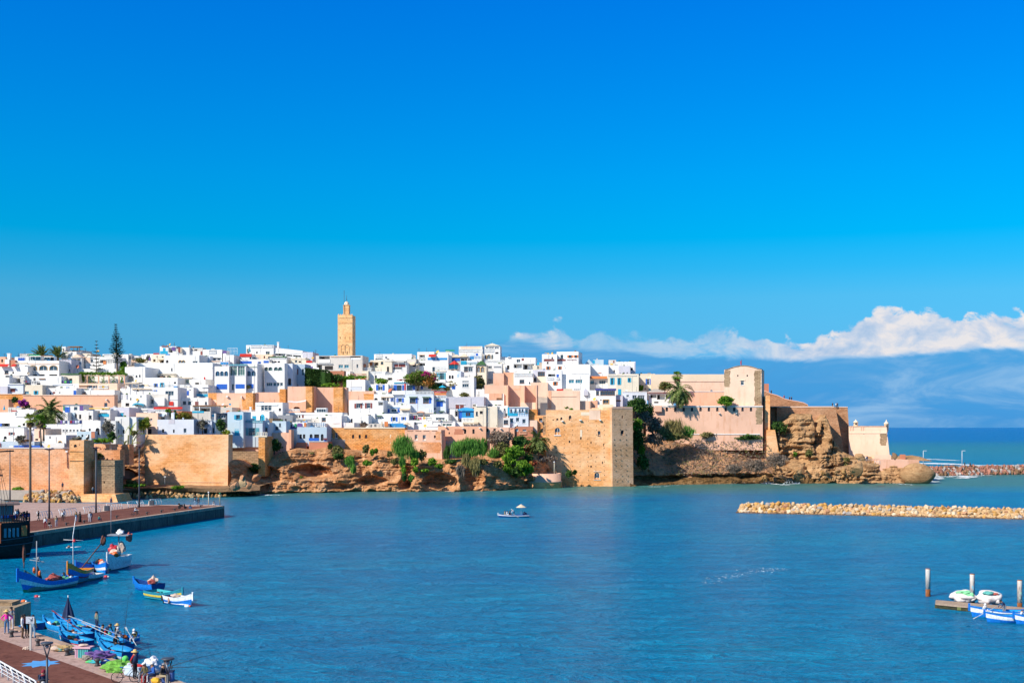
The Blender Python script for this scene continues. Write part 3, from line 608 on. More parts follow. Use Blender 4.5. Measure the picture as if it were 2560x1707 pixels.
H('e',1252,255,1608,480,'W','White skyline block with orange shutters on the roof storey','k 1315 306 1360 370;o 1425 312 1522 352;o 1530 312 1606 350;x:ma 1225 378 1400 408;rl:ma 1420 380 1575 408',D=10,yaw=.2)
H('e',1012,462,1802,650,'W','Broad white house with two small orange-shuttered windows','o 1080 497 1150 545;o 1275 495 1335 542;d 1370 485 1385 495;d 1395 515 1405 525',D=9,dy=-.5)
H('e',1500,474,2100,640,'W','Large blank white block right of the orange shutters','sl:or_ 1590 598 1650 606;sl:or_ 1930 598 1980 606',D=9,dy=.6)
H('e',1850,385,2018,475,'a','Light blue painted roof shed on the skyline','x:tq 1848 395 1875 450;gab:a 1700 380 1860 470',D=4)
H('e',1090,555,1335,870,'W','White house with a cobalt panel and a slotted balcony','bal 1095 675 1202 706;bal 1245 675 1300 706;x:bl 1250 625 1287 670;o 1190 748 1270 802;P 1110 620 1230 660;sl 1190 738 1275 745',D=7)
H('e',1330,622,1790,880,'W','White house with two wide horizontal windows','i 1450 710 1537 770;i 1560 710 1672 770;cop:w 1490 605 1790 615',D=8)
H('e',1690,690,2095,805,'W','White house with a terrace porch under an orange awning','i 1800 710 1862 785;g 1945 712 2050 782;P 1700 700 1760 785;aw:or_ 1790 655 2080 692;rl:gr 1780 765 1940 795',D=8,dy=-.4)
H('e',1240,880,1640,960,'w','White garden terrace with a red-and-straw sunshade','x:rd 1250 862 1360 895;x:cv 1365 858 1510 910;g 1525 860 1630 882')
H('e',1620,885,1905,1065,'W','White house with a gabled grey side wall','gab:l 1690 855 1765 900;st:l 1692 898 1765 970;a 1730 900 1745 930;sl 1640 1050 1710 1058')  # gable and bay are lavender to paint in the side's shade
H('e',1885,870,2220,1128,'W','White house with a blue tiled canopy over timber windows','w 1897 885 1945 965;w 1965 885 2205 965;n 2010 1040 2105 1102;cop:tb 1882 858 2225 882;bal 1900 800 2220 838;d 1965 1035 1985 1055',D=7,dy=-.5)
H('f',125,620,632,965,'c','Cream house with peeling cornice and turquoise shutters','t 165 682 237 792;t 283 682 347 792;t 450 682 510 750;T 293 865 347 958;sl:o 130 640 600 652',D=9)
H('f',628,655,922,905,'c','Cream corner house with one bright blue shutter','b 745 698 832 796;T 795 857 862 885;d 730 850 750 870',D=8,dy=.8)
H('f',560,615,900,670,'F','Long low cream parapet behind the shuttered houses',dy=5)
H('f',258,418,580,600,'W','White slab of wall ending the white town on the right','x:l 555 425 578 590',D=8)
H('f',0,478,302,612,'W','Curved white corner block below the last slab','d 325 595 335 610',D=7,dy=-.5)
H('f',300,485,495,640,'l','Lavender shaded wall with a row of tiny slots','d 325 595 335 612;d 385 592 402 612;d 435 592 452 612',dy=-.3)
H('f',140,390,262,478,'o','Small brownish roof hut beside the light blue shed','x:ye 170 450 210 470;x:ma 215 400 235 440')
H('f',225,960,372,1140,'l','Shade-tinted low house between the two white houses','d 255 1040 340 1070;x:P 250 1045 345 1052')  # pale lavender paints in this wall's shade
H('f',368,912,768,1130,'b','Low pale house with wide shaded windows beside the pavilion','g 432 960 476 990;g 530 965 600 1030;g 622 965 728 1040;sl 370 905 765 914',D=7)
H('f',800,925,1202,1140,'w','Seaside cafe pavilion with a grey hipped roof and open windows','P 820 935 925 1010;P 930 940 1062 1035;P 1072 948 1190 1022;hip:rg 740 862 1115 925;cop:rd 745 918 1200 932;d 885 1070 955 1095;d 1100 1075 1165 1090;x:W 890 1100 1195 1135',D=8,dy=-.5)
H('h',130,378,352,440,'o','Low grey garden wall house by the blue folded parasol','sl:ma 180 428 280 438')
H('h',240,415,555,470,'w','Low white ledge house left of the big date palm','x:rd 185 430 275 442')
H('h',0,458,552,700,'w','White house with an open stair loggia behind the palms','P 0 640 160 690;g 250 465 280 515;sl 255 520 400 530;x:bl 0 645 30 688;d 370 640 410 680;cv 1 1 2 2')
H('h',1028,335,1365,470,'w','White house with blue door and purple curtain under a thin roof','B 1060 375 1148 460;x:pu 1300 355 1360 430;g 1205 370 1265 430;cop:gr 1030 330 1450 342;cl:gn 1035 365 1055 430')
H('h',1355,378,1800,440,'w','Low white parapet below the long salmon rampart','')
H('h',920,462,1107,620,'w','Blank white house right of the big date palm')
H('h',1105,462,1217,600,'a','Small pale teal house with one big window','g 1115 528 1183 588')
H('h',1212,432,1520,610,'w','White house hung about with climbing plants','d 1225 490 1255 550')
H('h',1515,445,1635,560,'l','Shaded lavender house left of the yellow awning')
H('h',1630,420,1800,600,'w','White house with a yellow awning over a bright blue balcony','P 1640 412 1775 475;x:tq 1612 485 1780 535;cop:ye 1460 388 1790 406;rl:bk 1640 470 1750 490')
H('h',1798,382,2110,550,'l','Lavender-white house with a framed turquoise window','T 1970 470 2016 530;sl:W 1955 460 2022 466;po 1820 400 1905 470')
H('h',0,698,392,945,'w','White house with a small brown-shuttered window above the brick rampart','r 142 785 237 833;sl 0 695 390 702;a 60 850 110 900',D=7)
H('h',388,712,562,955,'l','Shade-tinted white house behind the tall palm trunk','d 472 905 490 935;R 505 830 525 945;cop:w 415 715 545 745',dy=.5)  # lavender tint imitates shade on the white wall
H('h',560,730,740,1000,'P','Narrow alley house with tall red doors behind the fan palms','R 572 732 616 822;R 635 760 662 880;d 575 890 625 920',dy=2)
H('h',745,655,1352,840,'W','Long white house with a row of small square windows','g 1020 742 1055 775;g 1072 742 1108 775;g 1133 742 1168 775;g 1188 742 1223 775;g 1248 742 1282 775;g 1305 742 1338 775;d 755 740 790 770',D=8)
H('h',728,832,1080,1030,'W','White cube with a small ochre-framed arched niche','y 952 932 1008 1002;d 805 850 830 890;an 820 800 830 832',D=6,dy=-.5)
H('h',878,785,1075,836,'S','Grey block stone wall on the white cube roof',dy=1)
H('h',1350,598,1642,880,'W','White house with a dark pointed arch doorway','d 1450 725 1482 766;a 1560 715 1628 832;an 1430 650 1438 720',D=7)
H('h',1640,600,1890,880,'w','White wall behind the silvery tree','d 1655 700 1690 760')
H('h',1880,533,2110,880,'w','White house with small square windows behind the banana plant','d 1905 745 1945 805;d 2000 745 2036 806;a 1690 720 1720 780;d 1885 600 1950 630',D=8)
H('h',1255,772,1492,920,'a','Tiny grey-blue ruined outhouse','d 1330 825 1360 860;x:t 1490 780 1550 880')
H('h',0,936,562,1040,'B','Low pale blue strip of roof terrace above the rampart','x:wh 380 950 530 985;x:bl 230 1000 700 1035;cl:ma 0 960 15 1030;x:W 155 1010 215 1040',dy=1.2)
H('h',660,960,1050,1040,'w','Low white parapet at the top of the brick rampart','')
H('i',165,395,765,480,'w','White terrace with a patterned tile balustrade and red wall','x:rd 550 372 1020 410;bal 282 412 450 456;bal 575 412 755 456;x:l 455 405 570 465;g 170 380 215 412;g 222 385 262 412')
H('i',600,440,1020,500,'t','Red-painted roof wall behind the green shrubs','',dy=1)
H('i',455,462,765,600,'w','White house with a pale blue canvas awning','aw:B 515 488 745 525;k 575 530 640 585;k 650 540 730 575;po 838 470 868 570')
H('i',262,470,618,620,'P','Pinkish-white house with a faded pattern behind the lime bush','',dy=.4)
H('i',0,535,268,880,'W','White house left of the banana plant','d 38 745 78 806;x:k 140 680 180 810',D=7)
H('i',450,690,610,850,'P','Shadowed pink side house with a dark doorway','d 450 720 515 830',dy=2)
H('i',608,578,1205,850,'b','Pale blue-white low house on top of the great brick bastion','d 685 735 722 793;d 865 740 892 795;g 1038 722 1085 796;ch 838 460 866 575;ch 998 548 1018 600;x:l 793 578 893 645',D=8)
H('i',1188,592,1500,850,'b','Pale house with two dark doorways behind the grey tree','d 1235 725 1285 806;d 1368 725 1422 806;sl 1190 588 1500 594',D=7)
H('i',1490,590,1565,850,'B','Narrow blue-white wall with a small pointed arch','a 1508 712 1540 800',dy=-.6,D=6)
H('i',1555,478,1775,600,'dg','Dark framed glass veranda above the ivy','g 1568 500 1638 562;g 1648 500 1722 562;cop:gr 1545 474 1780 484',D=5)
H('i',1180,360,1480,600,'o','Brown canopied terrace with white posts','P 1215 380 1300 430;P 1310 385 1470 445;cop:wd 1190 345 1760 362;po 1293 365 1308 440;x:tq 1180 440 1370 470')
H('i',1340,380,1830,480,'o','Terrace behind a torn black tarpaulin','x:bk 1350 392 1610 446;x:or_ 1740 430 1785 470')
H('i',1378,478,1560,600,'w','Little white house with a turquoise strip','x:tq 1420 500 1540 530')
H('i',1755,452,2015,860,'a','White-blue house with turquoise shutters at the bastion corner','t 1865 503 1992 576;T 1870 712 1945 840;x:a 1860 600 1960 760',D=7)
H('j',45,445,480,600,'W','White house with turquoise arched doors beside the sheer recess','q 325 498 404 592;q 118 480 172 538;T 200 520 264 592;d 70 500 98 540;ch 135 370 170 440;rl:wh 0 425 620 445',D=8)
H('j',80,592,368,850,'B','Pale blue house with a turquoise balustrade over turquoise shutters','bal:te 80 590 372 630;s 80 715 312 838;d 140 725 190 790;rl:gr 140 790 250 832',D=7,dy=-.5)
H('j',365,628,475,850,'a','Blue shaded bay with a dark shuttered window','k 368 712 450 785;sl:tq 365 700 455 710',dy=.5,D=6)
H('j',-10,560,82,850,'B','Stepped pale blue wall left of the turquoise balustrade','')
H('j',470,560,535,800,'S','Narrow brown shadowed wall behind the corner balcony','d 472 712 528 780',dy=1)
H('j',528,603,752,800,'a','Plain aqua wall house with one small window','k 640 640 667 692',D=7)
H('j',620,505,860,640,'gr','Flat grey roof wedge beside the long parapet','',D=6)
H('j',752,622,1100,760,'w','White terrace hung with purple and orange washing','P 760 628 850 730;x:pu 760 690 1085 728;cl:gn 890 645 925 705;cl:pu 940 640 1015 715;cl:or_ 1048 630 1085 700;rl:gr 1100 630 1390 700;cop:ye 720 605 840 618')
H('j',1095,640,1395,740,'w','White parapet with a blue pipe railing','rl:mb 1100 632 1395 690;x:W 1260 640 1365 690',dy=.5)
H('j',250,300,695,560,'w','White roof house with a folding glazed screen','g 345 345 395 440;g 400 345 455 440;g 460 345 515 440;sl 262 330 618 348;po 538 420 550 590;d 635 395 670 440',D=7)
H('j',738,465,1672,580,'W','Long low white parapet house under the buttressed rampart','d 912 510 937 550;d 960 510 985 550;R 1013 503 1040 550;R 1340 545 1400 606;g 1235 400 1390 462;sl 780 488 1660 494;bal 745 408 975 448',D=7)
H('j',858,558,1312,660,'o','Sagging grey-roofed shed among white houses','x:gr 900 575 1160 605;d 1210 600 1230 615')
H('j',1300,515,1660,710,'w','White house with one brown-shuttered square window','w 1340 545 1402 607;d 1448 520 1455 690;sl 1520 632 1620 640',dy=-.5)
H('j',1635,512,2100,650,'W','White sloping house below the maroon shutters','d 1780 610 1800 640',dy=-.3)
H('j',1440,630,1865,720,'w','Low white wall right above the ochre rampart windows','x:b 1655 625 1725 680',dy=-.5)
H('j',1780,262,2340,530,'W','White house with maroon shutters and a recessed balcony','r 1868 318 1998 395;r 2040 308 2160 395;P 2258 280 2335 345;i 2250 312 2275 360;sh 1888 300 1995 310;d 2085 495 2150 512',D=8,dy=-.5)
H('e',60,942,392,1150,'w','White house with a pinkish roof terrace and timber chairs','x:p 148 938 368 1045;x:wd 270 1010 365 1045;d 130 1125 190 1140;d 295 1122 350 1136;rl:gr 355 940 370 1050')
H('e',0,1150,282,1500,'c','Tall cream house streaked with weather at the salmon parapet','d 265 1455 280 1470;x:or_ 0 1405 10 1440;sl 0 1400 140 1404',D=8)
H('e',200,1135,460,1230,'w','Rounded white roof with plants behind the cream house','',dy=1)
H('e',278,1215,380,1500,'w','White house with a shaded plant balcony','P 280 1215 375 1335;pl:or_ 390 1310 440 1335')
H('e',378,1335,488,1512,'w','Small white cube with a barred brown window','w 388 1370 460 1440;sl 385 1500 480 1506',Y=362)
H('e',480,1165,790,1500,'b','White seaside house with a turquoise stair and roof terrace','x:tq 450 1165 482 1300;k 495 1190 525 1250;w 565 1185 600 1250;w 635 1188 665 1245;w 680 1188 710 1240;w 740 1185 785 1255;cop:wh 480 1155 795 1166;rl:tq 530 1230 780 1305;g 490 1342 546 1408;g 588 1332 642 1398;g 692 1355 748 1426;x:tq 480 1255 610 1305;x:mb 485 1345 490 1480',D=8,Y=363)
H('l',470,455,562,600,'p','Salmon red cube below the turquoise stair house','d 500 470 540 490',Y=360)
H('l',560,430,862,612,'t','Terracotta house with a small balustraded terrace','i 585 465 625 508;i 695 480 755 510;bal:p 645 508 760 548;cop:wh 530 425 570 440',D=7,Y=360.6)
# ================================================================ ramparts, towers, minaret
def FW(*a,**k):
 k.setdefault('cat','wall'); k.setdefault('name','rampart_wall'); k.setdefault('D',3); k.setdefault('par',0)
 return block(*a,**k)
FW('a',375,1222,1867,1425,'p','Long salmon rampart crossing the left of the old town','sl:P 375 1222 1862 1230;cy 1740 1300 1755 1312;g 1700 1350 1755 1420;cy 1745 1290 1760 1300',D=2.5)
FW('a',-60,1205,378,1310,'G','Orange sloping wall top at the far left edge','sl:P -60 1203 370 1212',D=5,dy=-3)
FW('a',-60,1290,140,1420,'p','Shaded salmon wall face beside the purple bougainvillea','',dy=-1)
FW('b',1440,1190,1578,1400,'G','Orange brick rampart end left of the buttressed rampart','pt:P 1490 1300 1570 1390')
FW('b',1578,1190,2220,1465,'f','First stretch of buttressed pink rampart below the blue arched house','bt:G 2095 1192 2210 1465;po:bk 2062 1190 2074 1460;cy 1740 1240 1775 1258;pt:G 1995 1290 2090 1465;cy 1985 1240 2000 1270',dy=.5)
FW('c',252,1180,778,1345,'f','Second stretch of buttressed pink rampart with a straight brick corner','bt:G 680 1130 778 1520;pt:G 640 1180 680 1345',dy=1)
FW('c',778,1085,1212,1505,'f','Third stretch of buttressed pink rampart under the white sail awning','bt:G 1105 1088 1212 1505;PA 875 1415 975 1450;rl:wh 745 1450 975 1492',dy=1.5)
FW('c',1212,1100,1740,1505,'f','Fourth stretch of buttressed pink rampart under the garden','bt:G 1555 1102 1705 1505',dy=1.2)
FW('c',1740,1160,2190,1340,'f','Fifth stretch of buttressed pink rampart with a square brick patch','pt:G 2025 1205 2180 1300',dy=2)
FW('c',1470,830,1700,1100,'t','Sloping terracotta garden wall behind the clipped hedge','',dy=.6)
FW('c',1700,915,2060,1000,'t','Low terracotta wall behind the trailing garden vine','',dy=3)
FW('d',-140,905,215,1045,'P','Pale pink rampart end with an orange brick patch','pt:G 65 940 212 1040',D=4)
FW('e',75,802,940,1165,'f','Pink rampart with three thin shadow-casting fins','bf:f 462 806 474 1150;bf:f 728 812 742 1080;bf:f 925 806 940 1205;pt:p 540 860 660 880')
FW('e',215,605,390,810,'f','Dark pink wall behind the tower room house','',dy=1)
FW('e',388,592,552,805,'p','Salmon wall block left of the slotted parapet house','',dy=.6)
FW('e',830,758,1105,895,'P','Pale pink wall block above the finned rampart','',D=6)
FW('e',930,660,1092,765,'c','Ruined ochre wall piece under the brown porch','',dy=-1)
FW('e',660,1082,925,1210,'P','Lower pale pink wall in front of the finned rampart','po:p 905 1085 925 1205',D=4)
FW('e',985,1090,1100,1215,'F','Pale stone stub at the foot of the finned rampart','',D=4)
FW('e',1100,892,1632,1200,'P','Bleached pink rampart with a dark inner corner','sl:P 1160 978 1570 986;x:p 1118 895 1165 1180',D=5,dy=-1)
FW('e',1620,1058,1812,1225,'P','Pale pink wall block right of the bleached rampart','po:f 1785 1060 1800 1240')
FW('e',1800,1055,1920,1220,'p','Salmon wall with two square putlogs below the yellow dish','d 1850 1270 1860 1280')
FW('e',785,1195,935,1400,'G','Orange brick wall left of the brown corner tower','pt:P 790 1370 930 1400',Y=364.3)
FW('l',785,330,935,620,'P','Pink stepped wall between terracotta house and brown corner tower','',Y=363)
FW('z',1341.5,1038,1367,1135,'O','Narrow brown corner tower left of the great sea wall','d 1347.5 1045 1356 1053;a 1351.5 1070.5 1360.5 1081;x:S 1357.5 1040 1364.5 1087',Y=363.8,name='corner_tower',cat='tower',D=6)
GW=FW('l',1075,160,2152,1402,'O','Great ochre sea wall standing in the water',
 'u 1222 450 1308 565;sl 1212 568 1322 582;u 1870 1178 1952 1292;k 1925 505 1966 586;x:F 1636 485 1668 600;d 1636 602 1660 640;d 1805 675 1822 710;d 1810 885 1823 920;d 1803 1068 1828 1098;d 1993 1000 2008 1040;a 1312 280 1346 330;a 1452 250 1492 330;d 2012 708 2024 752;d 1932 785 1940 820;d 1930 880 1936 912;d 1934 930 1941 968;d 2005 905 2012 940;d 1450 660 1475 695;cy 1330 335 1365 350;cy 1620 320 1660 335;cy 1945 320 1980 335;x:F 1650 195 1785 248;x:P 1785 165 1965 320;sl 1855 1160 1978 1166;sl 1855 1298 1978 1304;d 1185 318 1208 332;d 1248 300 1280 332',Y=362.5,D=12,bat=(0,0,.8),ext=1.0)
FW('z',1497,1011,1534,1040,'F','Bleached limewashed wall end above the great sea wall','',Y=365.5,D=8,ext=2)
FW('z',1471,1022,1500,1032,'P','Low pale pink parapet on the great sea wall',Y=364.5,D=5,ext=2)
tw=FW('z',1529.5,1018,1581.5,1215.5,'T','Tall tan corner tower at the seaward end of the great sea wall','a 1551 1075 1559.5 1088;d 1554 1039 1557.5 1046;x:f 1531 1016.5 1581 1022',Y=359.6,D=14,yaw=-.38,bat=(0,0,.5),ext=1.0,name='sea_tower',cat='tower')
def putlogs(root,w,h,sx,sz,z0=3):
 m=MB()
 z=z0
 while z<h:
  x=.8
  while x<w-.4:
   if random.random()<.8:
    a=x+random.uniform(-.15,.15); m.box(a-.1,a+.1,-.03-.8*max(0,1-z/h),-.0-.8*max(0,1-z/h)+.05,z-.13,z+.13)
   x+=sx
  z+=sz
 m.build('putlog_hole',DARK,root,kind='stuff')
putlogs(GW,19,23,2.4,1.35); putlogs(tw,6,23,1.9,1.5)
nich=';'.join(f'a {1622+21.05*i:.1f} 1018 {1628+21.05*i:.1f} 1028' for i in range(14))
FW('z',1616,1013.5,1907,1094,'f','Long pink gun-port wall above the dry slope',nich+';sl 1616 1015 1907 1017;bs:f 1636 1015 1654 1029;pt:S 1890 1018 1906 1060;cy 1796 1032 1800 1034;cy 1838 1032 1842 1034;sl 1650 1084 1900 1086',Y=392,D=10,ext=4,name='gun_port_wall')
FW('z',1628,935.5,1813,962,'F','High cream wall running up to the barracks tower','',Y=424,D=3,name='retaining_wall',yaw=.02)
FW('z',1652,952.5,1812,985,'P','Middle pale pink retaining wall behind the date palm','sl:P 1652 952 1812 954',Y=415,D=4,name='retaining_wall',yaw=.02)
FW('z',1700,978.5,1811,1020,'f','Lower mottled pink retaining wall left of the barracks tower','sl 1700 978 1811 979.5;an 1809 979 1811 990',Y=405,D=4,name='retaining_wall',yaw=.02)
br=FW('z',1810.5,925,1904,1030,'P','Square pink barracks tower with a curved top and flag','g 1852 951.5 1860 962.5;d 1843 937 1846 941;d 1866.5 937 1870 941;pt:S 1811 926 1825 967;pt:S 1886 926 1903 1028;x:S 1894 985 1903.5 1015;sl:F 1849 949 1863 951',Y=393.2,D=9,yaw=.30,name='barracks_tower',cat='tower')
def wallof(o): return [c for c in o.children if c.name.startswith('wall')][0]
def barr_top():
 me=wallof(br).data; W=max(v.co.x for v in me.vertices); Hh=max(v.co.z for v in me.vertices)
 pts=[(0,Hh-.01),(W,Hh-.01),(W,Hh+.15),(W*.93,Hh+.15)]
 n=14
 for i in range(n+1):
  t=i/n; pts.append((W*(.90-.80*t),Hh+.1+1.15*math.sin(math.pi*t)**.8))
 pts+= [(W*.07,Hh+.15),(0,Hh+.15)]
 MB().extr(pts,0,8.9).build('curved_parapet',PALEP,br)
 pp=[(W*(.98-.96*i/20),Hh+.16+(1.15*math.sin(math.pi*min(1,max(0,(i/20-.08)/.84)))**.8)) for i in range(21)]
 m=MB()
 for a,b in zip(pp,pp[1:]): m.quad((a[0],-.15,a[1]),(b[0],-.15,b[1]),(b[0],-.15,b[1]+.22),(a[0],-.15,a[1]+.22)); m.quad((a[0],-.15,a[1]+.22),(b[0],-.15,b[1]+.22),(b[0],9,b[1]+.22),(a[0],9,a[1]+.22)); m.quad((a[0],-.15,a[1]),(a[0],9,a[1]),(b[0],9,b[1]),(b[0],-.15,b[1]))
 m.build('cornice',BROWNS,br)
barr_top()
p=at(1853.7,916,397); fl=empty('flagpole',p,0,'Small red flag on a pole at the crown of the barracks tower','flag')
MB().tube([(0,0,-.5),(0,0,2.3)],.05,6).build('pole',DGREY,fl)
m=MB()
for i in range(6): m.quad((.02-.07*i,.03*math.sin(i),2.2-.1*i),(.02-.07*(i+1),.03*math.sin(i+1),2.2-.1*(i+1)),(.02-.05*(i+1),.03*math.sin(i+1),.5),(.02-.05*i,.03*math.sin(i),.5))
m.build('flag',RED,fl)
FW('z',1911.5,989,1925,1115,'O','Narrow ashlar buttress pier right of the gun-port wall','',Y=391,D=9,name='buttress_pier',yaw=.2,ext=3)
FW('z',1906,992,1912,1100,'f','Recessed pink wall strip beside the buttress pier','',Y=396,D=6,yaw=.1)
FW('z',1917,1074,1937.5,1112,'O','Sloping lower foot of the buttress pier','',Y=388.5,D=7,name='buttress_pier',yaw=.1,ext=4,bat=(0,1.5,0))
FW('z',1911,959,1922,985,'t','Small brown block at the top of the seaward ramp','',Y=421,D=3)
FW('z',1925,1015.5,2088,1140,'V','Long russet bastion wall above the rock face','sl:P 1926 1015.5 2087 1018;bs:V 1940 1018 1968 1060;cy 2082 1012 2083 1013',Y=403,D=14,bat=(0,3.4,2.0),yaw=.06,name='bastion_wall')
FW('z',2078,1017,2119,1148,'V','Battered end of the russet bastion','sl:P 2078 1016.5 2119 1018.5',Y=408,D=10,bat=(0,1.0,1.5),yaw=.04,name='bastion_wall')
m=MB(); pts=[g for g in [(575,600),(640,632),(700,648),(750,668),(800,692),(870,706),(940,718),(1000,732),(1045,755),(1045,790),(575,790)]]
Yr=419.; q=[at(*P('g',x,y),Yr) for x,y in pts]; c0=q[0].copy()
rt=empty('ramp_wall',(c0.x,Yr,c0.z-15),0,'Curving sloped parapet climbing from the bastion to the barracks tower','wall')
m.extr([(v.x-c0.x,v.z-c0.z+15) for v in q],0,2.0); m.build('wall',BASTB,rt)
m=MB()
for a,b in zip(q[:8],q[1:9]): m.extr([(a.x-c0.x,a.z-c0.z+15),(b.x-c0.x,b.z-c0.z+15),(b.x-c0.x,b.z-c0.z+15.3),(a.x-c0.x,a.z-c0.z+15.3)],-.1,2.1)
m.build('coping',WASH,rt)
ft=FW('z',2122,1065,2216,1140,'P','Small pale coastal fort with two pointed sentry turrets at the headland','sl:F 2122 1080 2216 1083;pt:S 2200 1084 2216 1138;po:f 2125 1066 2127 1076;po:f 2131 1066 2133 1076;po:f 2152 1066 2154 1076;po:f 2157 1066 2159 1076;sl:T 2123 1064.5 2215 1066;d 2158 1083.5 2160 1085',Y=405,D=12,yaw=.22,bat=(0,1.2,.8),ext=2,name='coastal_fort',cat='fort')
def turret(px,ytop,ybot,Yt,r):
 a=at(px,ybot,Yt); h=(ybot-ytop)*Yt/F
 l=a-ft.location; T=Matrix.Rotation(.22,4,'Z'); l=T @ l
 m=MB().lathe((l.x,l.y,l.z),[(.1,-1.3),(r*.7,-.6),(r,0),(r,h*.55),(r*1.15,h*.56),(r*1.15,h*.62),(r*.75,h*.72),(r*.3,h*.84),(.12,h*.92),(.16,h*.95),(.03,h)],14)
 o=m.build('sentry_turret',BLEACH,ft)
 MB().box(l.x-.25,l.x+.25,l.y-r-.05,l.y-r+.1,l.z+h*.2,l.z+h*.42).build('lookout_slot',DARK,o)
turret(2139.5,1048,1065,408,.75); turret(2216,1048.5,1074,404,.72)
FW('z',2186,1137,2228,1152,'P','Low salmon bench wall at the foot of the coastal fort','',Y=396,D=3,yaw=.0,name='terrace_wall')
FW('z',2198,1149,2272,1176,'f','Faded pink terrace wall on the headland rocks','rl:wh 2186 1152 2200 1160',Y=386,D=8,yaw=.0,name='terrace_wall',bat=(0,1,0))
FW('z',2262,1149,2298,1160,'p','Reddish low wall end on the last headland rocks','',Y=392,D=5,yaw=.0,name='terrace_wall')
FW('z',2254,1136,2264,1150,'t','Little ruined brick stump on the headland','',Y=396,D=2,yaw=.0,name='wall_stump')
m=MB()
a=at(2146,1154,388);  rl=empty('railing',a,0,'Pale metal railing on the headland path by the fort','railing')
for i in range(9): m.tube([(i*.85,0,0),(i*.85,0,1.0)],.04,5)
for z in (.4,.7,1.0): m.tube([(0,0,z),(6.8,0,z)],.035,5)
m.build('rail',GREY,rl)
FW('z',-60,1119,175,1222,'R','Long salmon-orange brick rampart at the left edge','cy 167 1126 172 1130;sl -60 1118.6 174 1120.5',Y=292,D=5,ext=3)
FW('h',1136,917,1372,1840,'O','Square golden gate tower beside the orange brick rampart','a 1205 985 1256 1032;sl:O 1138 1086 1372 1098;sl:O 1138 1240 1372 1250;d 1155 982 1168 1000;d 1295 982 1308 1000',Y=286.5,D=5.6,bat=(0,0,.3),ext=2,par=.9,name='gate_tower',cat='tower')
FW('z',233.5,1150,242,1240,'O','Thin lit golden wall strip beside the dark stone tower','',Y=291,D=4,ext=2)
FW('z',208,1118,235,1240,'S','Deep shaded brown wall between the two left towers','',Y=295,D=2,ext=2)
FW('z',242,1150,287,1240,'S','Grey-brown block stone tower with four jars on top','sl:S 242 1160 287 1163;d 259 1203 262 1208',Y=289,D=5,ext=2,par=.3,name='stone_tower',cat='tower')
FW('z',205,1235,288,1254,'O','Flared ochre stone plinth at the foot of the block stone tower','',Y=285.5,D=8,bat=(3,1.5,1.2),ext=1,name='tower_plinth')
FW('h',1462,978,1835,1130,'R','Rough pink rubble wall of the potted garden','po:P 1790 990 1830 1125',Y=303,D=3,name='garden_wall')
FW('h',1835,985,2110,1130,'R','Shaded rubble wall behind the banana plant','',Y=307,D=3,name='garden_wall')
FW('z',205,1125,300,1160,'R','Crumbling earth wall above the grey-brown tower','',Y=300,D=3,name='garden_wall')
FW('z',364,1086,571,1221.5,'O','Huge orange-gold brick bastion at the waterfront','d 362 1110 364 1111;sl:F 372 1204 560 1205',Y=318,D=3.6,bat=(1.7,0,.6),ext=1.5,name='bastion')
FW('z',577,1089,650,1150,'f','Recessed pink brick wall right of the huge bastion','d 637 1102 640 1105',Y=333,D=2,ext=4)
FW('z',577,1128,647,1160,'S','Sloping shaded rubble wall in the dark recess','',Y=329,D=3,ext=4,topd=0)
FW('z',646,1091,662.5,1172,'G','Slim orange brick buttress pier with a balcony on its head','bal:c 642 1080 668 1090;sl:c 637 1089 668 1092',Y=325,D=8,ext=2,name='buttress_pier')
FW('z',662,1082,724,1140,'f','Shaded pink wall with two small cobalt shutters','B 692.5 1082.5 700 1090;B 704 1082.5 712 1090',Y=337,D=3,ext=3)
FW('z',722,1074,728,1112,'p','Narrow salmon wall edge beside the corner recess','',Y=336,D=3,ext=1)
H('j',935,700,1417,955,'B','Blue plastered house perched on the cliff edge','d 972 820 1010 890;d 1028 820 1066 890;a 1138 815 1185 930;d 1212 820 1292 930;a 1320 815 1365 925;x:bl 1125 880 1290 925;pl:ma 1370 860 1425 905;B 1372 880 1425 935',Y=340,D=6,ext=1)
H('j',845,742,940,975,'B','Narrow blue lean-to left of the cliff edge blue house','x:wh 925 760 942 965',Y=342,D=5,ext=1)
FW('j',930,952,1088,1085,'t','Left terracotta support wall under the blue cliff house','',Y=339.5,D=5,bat=(1.5,0,.4),ext=1)
FW('j',1130,938,1438,1085,'t','Right terracotta support wall under the blue cliff house','sl 1130 936 1430 942',Y=339,D=5,bat=(0,.6,.4),ext=1)
FW('z',815,1069,1013,1124,'G','Orange brick rampart with a row of little square windows','g 826 1082 831 1095;g 838 1081.5 844 1095;a 880 1086 885.5 1095.5;a 896.5 1086 902 1095.5;a 912.5 1086 918 1095.5;a 912.9 1200 913 1201;a 898 1200 899 1201;sl:F 860 1068 1012 1071;pt:F 976 1086 978 1108',Y=345.5,D=4,ext=4)
FW('z',1012,1074.5,1103,1147,'f','Pink and brick corner bastion with two white-framed windows','g 1036.5 1086.5 1044 1100;g 1056.5 1087 1064.5 1100.5;d 1084.5 1088 1090 1095;sl:p 1017 1075 1032 1076.5;sl:p 1038 1075 1052 1076.5;sl:p 1058 1075 1072 1076.5;sl:p 1079 1075 1092 1076.5;pt:R 1032 1105 1102 1146;pt:R 1090 1078 1102 1108',Y=343,D=8,bat=(0,.4,.3),ext=3)
FW('z',1095,1065.5,1215,1093,'p','Deep pink rampart with two tall dark openings','d 1160 1072.5 1165.5 1084;d 1181 1072.5 1186.5 1084;d 1121.5 1080 1124.5 1085;d 1103.5 1078 1106 1083;cy 1113 1066 1117 1068;cy 1155 1070 1160 1071.5;cy 1198 1069 1202 1071;pt:t 1136 1072 1158 1086',Y=352,D=3)
